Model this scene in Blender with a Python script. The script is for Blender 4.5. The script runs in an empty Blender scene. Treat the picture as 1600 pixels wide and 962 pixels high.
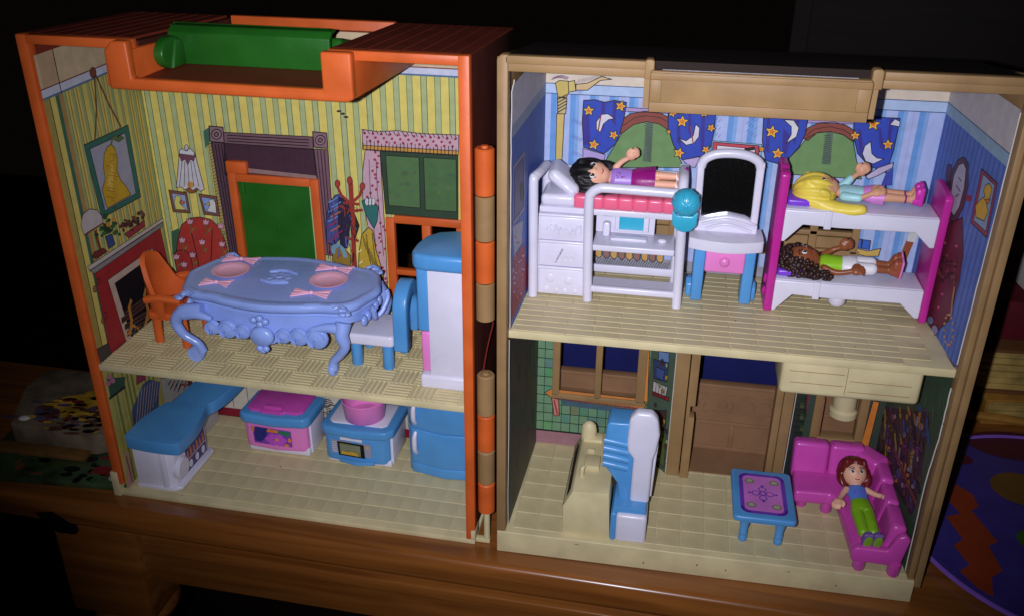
import bpy, bmesh, math, random
from mathutils import Vector, Matrix, Euler
random.seed(11)
S = 0.01                                   # all shapes below are written in centimetres
D = bpy.data
sc = bpy.context.scene
COL = sc.collection

# ------------------------------------------------------------------ camera, light, exposure
CAM = (8.5357, -44.8226, 39.6413)
def cam_axes(yaw=0.1700, pitch=0.4620, roll=0.0087):
    f = Vector((-math.sin(yaw)*math.cos(pitch), math.cos(yaw)*math.cos(pitch), -math.sin(pitch)))
    right = Vector((math.cos(yaw), math.sin(yaw), 0)); up = right.cross(f)
    return right*math.cos(roll)+up*math.sin(roll), up*math.cos(roll)-right*math.sin(roll), f
RX, UX, FX = cam_axes()
cd = D.cameras.new('camera'); cam = D.objects.new('camera', cd); COL.objects.link(cam)
cam.matrix_world = Matrix(((RX.x, UX.x, -FX.x, CAM[0]*S), (RX.y, UX.y, -FX.y, CAM[1]*S), (RX.z, UX.z, -FX.z, CAM[2]*S), (0, 0, 0, 1)))
cd.sensor_width = 36; cd.lens = 1457.69/1600*36; cd.clip_start = 0.01; cd.clip_end = 50
sc.camera = cam
w = D.worlds.new('World'); sc.world = w; w.use_nodes = True
bg = w.node_tree.nodes['Background']; bg.inputs[0].default_value = (0.75, 0.55, 0.45, 1); bg.inputs[1].default_value = 0.0022
# the phone's own LED flash, just left of and above its lens
fl = D.lights.new('phone_flash', 'SPOT'); fl.energy = 13.4; fl.color = (0.87, 0.885, 1.0)
fl.spot_size = math.radians(80); fl.spot_blend = 1.0; fl.shadow_soft_size = 0.0025
fo = D.objects.new('phone_flash', fl); COL.objects.link(fo)
fpos = Vector(CAM) - RX*2.0 + UX*0.1
aim = FX + RX*(900-800)/1457.7 - UX*(300-481)/1457.7
fo.location = fpos*S; fo.rotation_euler = aim.to_track_quat('-Z', 'Y').to_euler()
sc.view_settings.view_transform = 'Standard'; sc.view_settings.look = 'None'
sc.view_settings.exposure = 0.0; sc.view_settings.gamma = 1.0; sc.view_settings.use_curve_mapping = False

# ------------------------------------------------------------------ materials
def lin(c):
    return tuple((x/255/12.92 if x/255 <= 0.04045 else ((x/255+0.055)/1.055)**2.4) for x in c)
MATS = {}
def base(name):
    m = D.materials.new(name); m.use_nodes = True
    nt = m.node_tree; return m, nt, nt.nodes['Principled BSDF']
def plastic(name, rgb, rough=0.35, spec=0.5, bump=0.15, scale=260, var=0.10, coat=0.0, trans=0.0):
    if name in MATS: return MATS[name]
    m, nt, p = base(name); c = lin(rgb)
    tc = nt.nodes.new('ShaderNodeTexCoord')
    n1 = nt.nodes.new('ShaderNodeTexNoise'); n1.inputs['Scale'].default_value = 55; n1.inputs['Detail'].default_value = 5
    nt.links.new(tc.outputs['Object'], n1.inputs['Vector'])
    rp = nt.nodes.new('ShaderNodeValToRGB')
    rp.color_ramp.elements[0].position = 0.3; rp.color_ramp.elements[0].color = (*[x*(1-var*1.6) for x in c], 1)
    rp.color_ramp.elements[1].position = 0.65; rp.color_ramp.elements[1].color = (*[min(1, x*(1+var*0.5)) for x in c], 1)
    nt.links.new(n1.outputs['Fac'], rp.inputs[0]); nt.links.new(rp.outputs[0], p.inputs['Base Color'])
    n2 = nt.nodes.new('ShaderNodeTexNoise'); n2.inputs['Scale'].default_value = scale; n2.inputs['Detail'].default_value = 3
    nt.links.new(tc.outputs['Object'], n2.inputs['Vector'])
    b = nt.nodes.new('ShaderNodeBump'); b.inputs['Strength'].default_value = bump; b.inputs['Distance'].default_value = 0.0006
    nt.links.new(n2.outputs['Fac'], b.inputs['Height']); nt.links.new(b.outputs[0], p.inputs['Normal'])
    mr = nt.nodes.new('ShaderNodeMapRange'); mr.inputs[3].default_value = max(0.05, rough-0.08); mr.inputs[4].default_value = rough+0.12
    nt.links.new(n1.outputs['Fac'], mr.inputs[0]); nt.links.new(mr.outputs[0], p.inputs['Roughness'])
    p.inputs['Specular IOR Level'].default_value = spec
    p.inputs['Coat Weight'].default_value = coat
    MATS[name] = m; return m
def print_mat():
    m, nt, p = base('printed_card')
    at = nt.nodes.new('ShaderNodeAttribute'); at.attribute_name = 'ink'
    tc = nt.nodes.new('ShaderNodeTexCoord')
    n = nt.nodes.new('ShaderNodeTexNoise'); n.inputs['Scale'].default_value = 160; n.inputs['Detail'].default_value = 6
    nt.links.new(tc.outputs['Object'], n.inputs['Vector'])
    mr = nt.nodes.new('ShaderNodeMapRange'); mr.inputs[1].default_value = 0.3; mr.inputs[2].default_value = 0.72; mr.inputs[3].default_value = 0.88; mr.inputs[4].default_value = 1.06
    nt.links.new(n.outputs['Fac'], mr.inputs[0])
    mx = nt.nodes.new('ShaderNodeMix'); mx.data_type = 'RGBA'; mx.blend_type = 'MULTIPLY'; mx.inputs[0].default_value = 1
    nt.links.new(at.outputs['Color'], mx.inputs[6]); nt.links.new(mr.outputs[0], mx.inputs[7])
    nt.links.new(mx.outputs[2], p.inputs['Base Color'])
    p.inputs['Roughness'].default_value = 0.55; p.inputs['Specular IOR Level'].default_value = 0.3
    return m
PRINT = print_mat()
def wood(name, dark, light, rough=0.3, scale=(3, 55, 55), coat=0.3):
    m, nt, p = base(name)
    tc = nt.nodes.new('ShaderNodeTexCoord'); mp = nt.nodes.new('ShaderNodeMapping'); mp.inputs['Scale'].default_value = scale
    nt.links.new(tc.outputs['Object'], mp.inputs[0])
    n = nt.nodes.new('ShaderNodeTexNoise'); n.inputs['Scale'].default_value = 2.2; n.inputs['Detail'].default_value = 9; n.inputs['Distortion'].default_value = 0.6
    nt.links.new(mp.outputs[0], n.inputs[0])
    rp = nt.nodes.new('ShaderNodeValToRGB'); rp.color_ramp.elements[0].position = 0.32; rp.color_ramp.elements[1].position = 0.7
    rp.color_ramp.elements[0].color = (*lin(dark), 1); rp.color_ramp.elements[1].color = (*lin(light), 1)
    nt.links.new(n.outputs['Fac'], rp.inputs[0]); nt.links.new(rp.outputs[0], p.inputs['Base Color'])
    b = nt.nodes.new('ShaderNodeBump'); b.inputs['Strength'].default_value = 0.25; b.inputs['Distance'].default_value = 0.001
    nt.links.new(n.outputs['Fac'], b.inputs['Height']); nt.links.new(b.outputs[0], p.inputs['Normal'])
    p.inputs['Roughness'].default_value = rough; p.inputs['Coat Weight'].default_value = coat; p.inputs['Coat Roughness'].default_value = 0.2
    return m
ORANGE = plastic('orange_plastic', (212, 96, 40), 0.42, 0.4)
ORANGE_DIM = plastic('dimmed_orange_plastic', (124, 50, 34), 0.55, 0.25)  # orange shell and roof boards, dimness of grazing light put into the colour
ORANGE_DARK = plastic('deep_dimmed_orange_plastic', (74, 34, 26), 0.6, 0.2)  # same orange, darker still: shade on the outer shell put into the colour
TAN = plastic('tan_plastic', (154, 121, 80), 0.5, 0.35)
TAND = plastic('brown_tan_plastic', (142, 106, 76), 0.5, 0.3)
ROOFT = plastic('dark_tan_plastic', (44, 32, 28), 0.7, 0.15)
CREAM = plastic('cream_plastic', (212, 197, 152), 0.42, 0.45, var=0.10)
CREAMD = plastic('cream_tile_plastic', (208, 193, 148), 0.45, 0.45, var=0.10)
GREEN = plastic('green_plastic', (34, 98, 28), 0.35, 0.4)
WHITE = plastic('white_plastic', (220, 216, 232), 0.28, 0.5, var=0.04)
BLUE = plastic('sky_blue_plastic', (84, 152, 212), 0.3, 0.5, var=0.06)
PERI = plastic('periwinkle_plastic', (146, 170, 234), 0.26, 0.55, var=0.05)
PINK = plastic('pink_plastic', (232, 130, 200), 0.32, 0.5, var=0.05)
PALEPINK = plastic('pale_pink_plastic', (244, 182, 208), 0.35, 0.5, var=0.05)
HOT = plastic('hot_pink_plastic', (210, 76, 178), 0.26, 0.55, var=0.04)
MAG = plastic('magenta_plastic', (190, 40, 146), 0.3, 0.5, var=0.04)
PURPLE = plastic('purple_plastic', (124, 60, 206), 0.3, 0.5, var=0.04)
CORAL = plastic('coral_pink_plastic', (236, 104, 138), 0.3, 0.5, var=0.04)
TURQ = plastic('turquoise_plastic', (56, 170, 200), 0.25, 0.55, var=0.05)
PAPER = plastic('paper_edge', (206, 200, 192), 0.7, 0.2)
BLACK = plastic('black_ink', (16, 14, 18), 0.4, 0.3)
WOOD = wood('table_wood', (110, 62, 24), (152, 92, 40))
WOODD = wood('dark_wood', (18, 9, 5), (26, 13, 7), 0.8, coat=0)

# ------------------------------------------------------------------ building helpers
LTH = -0.02168; LO = (-1.4439, 0.3210)
def place(frame, x, y, z):
    if frame == 'L':
        c, s = math.cos(LTH), math.sin(LTH)
        x, y = LO[0]+c*x-s*y, LO[1]+s*x+c*y
    return Vector((x, y, z))*S
BASE = {}
def thing(name, label, cat, frame='R', base=(0, 0, 0), rot=0, group=None):
    o = D.objects.new(name, None); COL.objects.link(o); o.empty_display_size = 0.01
    o.location = place(frame, *base); o.rotation_euler = (0, 0, (LTH if frame == 'L' else 0)+rot)
    o['label'] = label; o['category'] = cat
    if group: o['group'] = group
    BASE[o.name] = Vector(base); return o
def obj(name, bm, mat, parent=None, smooth=False, sharp=40, sub=0, label=None):
    b = Vector((0, 0, 0)); r = parent
    while r is not None:
        if r.name in BASE: b = BASE[r.name]
        r = r.parent
    bmesh.ops.recalc_face_normals(bm, faces=bm.faces)
    for v in bm.verts: v.co = (v.co-b)*S
    me = D.meshes.new(name); bm.to_mesh(me); bm.free()
    for m in (mat if isinstance(mat, (list, tuple)) else [mat]): me.materials.append(m)
    if smooth:
        me.polygons.foreach_set('use_smooth', [True]*len(me.polygons))
        if sharp: me.set_sharp_from_angle(angle=math.radians(sharp))
    o = D.objects.new(name, me); COL.objects.link(o)
    if parent: o.parent = parent
    if sub:
        md = o.modifiers.new('sub', 'SUBSURF'); md.levels = md.render_levels = sub
    if label: o['label'] = label
    return o
def tag(o, label, cat, group=None):
    o['label'] = label; o['category'] = cat
    if group: o['group'] = group
    return o
def nb(): return bmesh.new()
def box(bm, x0, x1, y0, y1, z0, z1, r=0, seg=2, mi=0, M=None):
    t = bmesh.new()
    g = bmesh.ops.create_cube(t, size=1)['verts']
    for v in g: v.co = Vector(((x0+x1)/2+v.co.x*(x1-x0), (y0+y1)/2+v.co.y*(y1-y0), (z0+z1)/2+v.co.z*(z1-z0)))
    if r: bmesh.ops.bevel(t, geom=t.edges[:], offset=r, segments=seg, affect='EDGES', profile=0.5, clamp_overlap=True)
    merge(bm, t, mi, M); return bm
def merge(bm, t, mi=0, M=None):
    if M is not None: bmesh.ops.transform(t, matrix=M, verts=t.verts)
    vs = [bm.verts.new(v.co) for v in t.verts]
    t.verts.index_update()
    for f in t.faces:
        try:
            n = bm.faces.new([vs[v.index] for v in f.verts]); n.material_index = mi if mi else f.material_index
        except ValueError: pass
    t.free()
def prism(bm, pts, a0, a1, axis='y', r=0, seg=2, mi=0, M=None):
    """polygon pts extruded along an axis: 'y' -> pts are (x,z), 'x' -> (y,z), 'z' -> (x,y)"""
    t = bmesh.new()
    def P(p, a): return {'y': (p[0], a, p[1]), 'x': (a, p[0], p[1]), 'z': (p[0], p[1], a)}[axis]
    A = [t.verts.new(P(p, a0)) for p in pts]; B = [t.verts.new(P(p, a1)) for p in pts]
    n = len(pts)
    t.faces.new(A); t.faces.new(B[::-1])
    for i in range(n): t.faces.new((A[i], B[i], B[(i+1) % n], A[(i+1) % n]))
    bmesh.ops.recalc_face_normals(t, faces=t.faces)
    if r: bmesh.ops.bevel(t, geom=[e for e in t.edges if e.calc_face_angle(0) > 0.35], offset=r, segments=seg, affect='EDGES', profile=0.5, clamp_overlap=True)
    merge(bm, t, mi, M); return bm
def spline(pts, n=6):
    out = []; P = [Vector(p) for p in pts]
    if len(P) < 3: return P
    for i in range(len(P)-1):
        a = P[max(i-1, 0)]; b = P[i]; c = P[i+1]; d = P[min(i+2, len(P)-1)]
        for k in range(n):
            t = k/n
            out.append(0.5*((2*b)+(c-a)*t+(2*a-5*b+4*c-d)*t*t+(3*b-a-3*c+d)*t**3))
    out.append(P[-1]); return out
def tube(bm, pts, r, n=10, smoothn=6, mi=0, flat=1.0, up=None):
    P = spline(pts, smoothn) if smoothn else [Vector(p) for p in pts]
    m = len(P); rr = (lambda t: r) if not isinstance(r, (list, tuple)) else (lambda t: r[min(int(t*(len(r)-1)), len(r)-2)]*(1-(t*(len(r)-1)-min(int(t*(len(r)-1)), len(r)-2)))+r[min(int(t*(len(r)-1)), len(r)-2)+1]*(t*(len(r)-1)-min(int(t*(len(r)-1)), len(r)-2)))
    rings = []; nrm = None
    for i, p in enumerate(P):
        d = (P[min(i+1, m-1)]-P[max(i-1, 0)]).normalized()
        if nrm is None:
            a = Vector(up) if up else (Vector((0, 0, 1)) if abs(d.z) < 0.9 else Vector((1, 0, 0)))
            nrm = (a-d*a.dot(d)).normalized()
        else: nrm = (nrm-d*nrm.dot(d)).normalized()
        bi = d.cross(nrm); R = rr(i/(m-1))
        rings.append([bm.verts.new(p+nrm*R*math.cos(2*math.pi*k/n)+bi*R*flat*math.sin(2*math.pi*k/n)) for k in range(n)])
    for a, b in zip(rings[:-1], rings[1:]):
        for k in range(n):
            f = bm.faces.new((a[k], a[(k+1) % n], b[(k+1) % n], b[k])); f.material_index = mi
    f = bm.faces.new(rings[0][::-1]); f.material_index = mi
    f = bm.faces.new(rings[-1]); f.material_index = mi
    return bm
def lathe(bm, prof, c=(0, 0, 0), n=24, mi=0, axis='z', sx=1, sy=1, closed=True):
    rings = []
    for (r, h) in prof:
        ring = []
        for k in range(n):
            a = 2*math.pi*k/n; u, v = r*math.cos(a)*sx, r*math.sin(a)*sy
            q = {'z': (u, v, h), 'y': (u, h, v), 'x': (h, u, v)}[axis]
            ring.append(bm.verts.new(Vector(c)+Vector(q)))
        rings.append(ring)
    for a, b in zip(rings[:-1], rings[1:]):
        for k in range(n):
            f = bm.faces.new((a[k], a[(k+1) % n], b[(k+1) % n], b[k])); f.material_index = mi
    if closed:
        bm.faces.new(rings[0][::-1]).material_index = mi; bm.faces.new(rings[-1]).material_index = mi
    return bm
def ball(bm, c, r, n=16, mi=0, M=None):
    t = bmesh.new(); bmesh.ops.create_uvsphere(t, u_segments=n, v_segments=max(6, n*2//3), radius=1)
    rr = r if isinstance(r, (tuple, list)) else (r, r, r)
    for v in t.verts: v.co = Vector((v.co.x*rr[0], v.co.y*rr[1], v.co.z*rr[2]))
    if M is not None: bmesh.ops.transform(t, matrix=M, verts=t.verts)
    for v in t.verts: v.co += Vector(c)
    merge(bm, t, mi); return bm
def wall_holes(bm, u0, u1, z0, z1, holes, fn, mi=0):
    """box cells of a wall around its openings; fn(ua,ub,za,zb) adds one cell"""
    us = sorted({u0, u1, *[h for H in holes for h in H[:2]]})
    for a, b in zip(us[:-1], us[1:]):
        z = z0
        for h in sorted([H[2:] for H in holes if H[0] <= a and H[1] >= b]):
            if h[0] > z: fn(a, b, z, h[0])
            z = h[1]
        if z < z1: fn(a, b, z, z1)
def rrect(x0, x1, y0, y1, r, n=5):
    out = []
    for cx, cy, a0 in ((x1-r, y1-r, 0), (x0+r, y1-r, 90), (x0+r, y0+r, 180), (x1-r, y0+r, 270)):
        for i in range(n+1):
            a = math.radians(a0+90*i/n); out.append((cx+r*math.cos(a), cy+r*math.sin(a)))
    return out
def copies(src, parent, spots, name):
    """same mesh at many places (cm, relative to the first)"""
    for (x, y, z) in spots:
        c = src.copy(); COL.objects.link(c); c.parent = parent; c.location = src.location+Vector((x, y, z))*S
def decal(name, parent, mats, polys, fn, step=0.006):
    """flat print lying on a surface: polys = (layer, material, [(u,v)..]); fn(u,v,h) -> point"""
    bm = nb()
    for lay, mi, q in polys:
        vs = [bm.verts.new(fn(u, v, 0.012+lay*step)) for u, v in q]
        try: bm.faces.new(vs).material_index = mi
        except ValueError: pass
    b = Vector((0, 0, 0)); r = parent
    while r is not None:
        if r.name in BASE: b = BASE[r.name]
        r = r.parent
    for v in bm.verts: v.co = (v.co-b)*S
    me = D.meshes.new(name); bm.to_mesh(me); bm.free()
    for m in mats: me.materials.append(m)
    o = D.objects.new(name, me); COL.objects.link(o); o.parent = parent; return o
def circ(cx, cy, rx, ry=None, n=16, a0=0):
    ry = rx if ry is None else ry
    return [(cx+rx*math.cos(a0+2*math.pi*i/n), cy+ry*math.sin(a0+2*math.pi*i/n)) for i in range(n)]
# flat print of the room walls: ink colours, then per wall its corner points and shapes
# shape = kind (0 rectangle, 1 polygon, 2 line, 3 ellipse), layer, ink, then sizes in 0.1 mm
PAL = [(38, 30, 34), (226, 208, 110), (212, 192, 100), (176, 188, 134), (60, 84, 58), (206, 208, 226), (210, 186, 150), (90, 120, 150), (120, 60, 60), (224, 208, 112), (70, 60, 50), (124, 92, 100), (92, 66, 78), (72, 46, 58), (150, 120, 116), (58, 38, 50), (60, 40, 52), (140, 112, 118), (60, 42, 52), (150, 122, 126), (130, 100, 108), (70, 110, 84), (176, 156, 96), (206, 202, 208), (120, 70, 88), (214, 212, 220), (190, 200, 220), (158, 88, 44), (206, 150, 80), (132, 84, 62), (150, 170, 210), (214, 206, 110), (200, 110, 90), (140, 164, 214), (216, 214, 206), (200, 180, 80), (176, 58, 50), (166, 50, 46), (214, 160, 176), (80, 110, 60), (110, 130, 60), (64, 100, 70), (52, 72, 52), (84, 118, 72), (78, 112, 68), (80, 122, 65), (78, 116, 69), (90, 113, 73), (81, 112, 76), (85, 111, 62), (88, 118, 73), (70, 108, 65), (75, 122, 61), (73, 112, 65), (89, 104, 78), (78, 115, 63), (79, 105, 69), (74, 115, 73), (89, 114, 78), (70, 114, 63), (88, 114, 73), (82, 114, 65), (83, 102, 70), (70, 105, 79), (82, 102, 75), (77, 117, 68), (85, 118, 80), (74, 111, 69), (84, 113, 71), (87, 116, 63), (83, 121, 78), (204, 166, 178), (168, 60, 74), (60, 40, 60), (160, 56, 70), (206, 150, 70), (156, 56, 46), (170, 66, 52), (70, 80, 140), (110, 140, 190), (190, 110, 60), (150, 50, 80), (48, 42, 66), (52, 40, 34), (52, 112, 108), (206, 206, 206), (196, 164, 56), (150, 120, 50), (160, 70, 60), (120, 60, 90), (90, 100, 160), (120, 160, 180), (230, 225, 200), (170, 160, 160), (120, 96, 84), (120, 170, 170), (190, 170, 90), (220, 202, 108), (196, 166, 130), (164, 178, 122), (176, 136, 76), (170, 150, 80), (60, 108, 90), (180, 140, 84), (120, 76, 50), (130, 70, 56), (48, 112, 100), (168, 168, 186), (206, 166, 40), (170, 120, 30), (90, 120, 60), (226, 190, 80), (96, 110, 50), (196, 186, 186), (110, 50, 50), (130, 76, 40), (120, 50, 50), (34, 66, 46), (58, 104, 60), (44, 84, 50), (200, 150, 70), (210, 140, 60), (56, 84, 140), (160, 56, 72), (84, 48, 48), (110, 70, 60), (64, 36, 42), (206, 198, 192), (150, 146, 146), (168, 48, 52), (206, 184, 168), (22, 22, 30), (86, 60, 54), (40, 28, 28), (196, 130, 60), (200, 140, 66), (58, 86, 100), (150, 90, 60), (70, 110, 120), (40, 60, 70), (74, 68, 66), (150, 110, 80), (110, 80, 70), (132, 24, 44), (200, 190, 180), (206, 198, 180), (90, 70, 80), (60, 60, 60), (186, 174, 88), (176, 166, 84), (90, 84, 50), (116, 126, 64), (140, 130, 60), (72, 84, 120), (200, 170, 150), (176, 170, 160), (40, 50, 60), (60, 30, 40), (120, 40, 50), (60, 84, 60), (40, 30, 30), (190, 120, 140), (150, 60, 80), (196, 150, 140), (172, 186, 226), (104, 152, 212), (130, 160, 218), (176, 196, 226), (70, 80, 120), (216, 200, 180), (222, 216, 226), (132, 168, 218), (170, 176, 222), (150, 150, 160), (206, 180, 104), (196, 176, 120), (200, 176, 96), (206, 184, 110), (210, 180, 130), (120, 90, 120), (104, 110, 180), (52, 74, 176), (60, 52, 140), (140, 72, 60), (112, 146, 92), (92, 112, 92), (56, 70, 60), (176, 150, 196), (176, 156, 206), (228, 150, 46), (238, 196, 80), (224, 120, 40), (216, 210, 222), (150, 60, 60), (190, 170, 210), (150, 190, 214), (196, 70, 84), (222, 214, 222), (90, 96, 170), (216, 212, 216), (228, 196, 80), (206, 204, 216), (216, 212, 220), (190, 176, 206), (62, 72, 160), (60, 100, 190), (206, 170, 90), (150, 80, 50), (206, 204, 200), (206, 160, 90), (150, 110, 100), (60, 60, 70), (96, 120, 196), (150, 176, 196), (70, 80, 100), (200, 190, 190), (78, 104, 182), (90, 56, 96), (96, 62, 76), (186, 178, 196), (150, 50, 70), (150, 60, 84), (140, 160, 190), (214, 166, 50), (200, 110, 50), (108, 36, 56), (130, 70, 60), (84, 44, 40), (220, 90, 120), (190, 130, 80), (196, 140, 90), (150, 140, 180), (120, 130, 160), (110, 70, 56), (92, 116, 190), (150, 160, 180), (196, 190, 200), (78, 100, 176), (180, 160, 140), (110, 110, 140), (70, 96, 60), (170, 170, 190), (200, 110, 110), (190, 190, 210), (112, 148, 112), (30, 48, 40), (104, 156, 102), (113, 153, 117), (103, 128, 123), (94, 141, 123), (91, 134, 120), (102, 135, 116), (119, 128, 95), (91, 136, 109), (97, 138, 119), (112, 131, 118), (112, 137, 97), (92, 148, 97), (120, 143, 120), (99, 143, 121), (91, 151, 117), (91, 150, 102), (113, 130, 123), (101, 135, 124), (112, 151, 94), (90, 146, 112), (119, 128, 112), (96, 140, 115), (114, 157, 99), (95, 146, 108), (160, 116, 124), (206, 130, 64), (120, 50, 60), (200, 130, 110), (150, 40, 50), (70, 96, 110), (214, 134, 60), (84, 104, 84), (60, 74, 110), (70, 90, 150), (206, 196, 196), (150, 50, 50), (84, 56, 50), (120, 150, 200), (96, 110, 60), (150, 170, 120), (196, 160, 60), (60, 60, 80), (110, 60, 50), (64, 84, 74), (206, 70, 110), (120, 140, 90), (60, 72, 60), (214, 126, 52), (176, 104, 72), (70, 92, 70), (70, 50, 62), (150, 140, 150), (180, 150, 50), (120, 70, 130), (44, 38, 48), (190, 120, 66), (96, 76, 60), (70, 56, 60), (160, 60, 80), (84, 60, 90), (100, 66, 54), (130, 60, 60), (84, 110, 84), (84, 82, 74), (104, 92, 84), (96, 94, 84), (64, 76, 66), (70, 68, 62)]
PRINTS = {}
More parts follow.
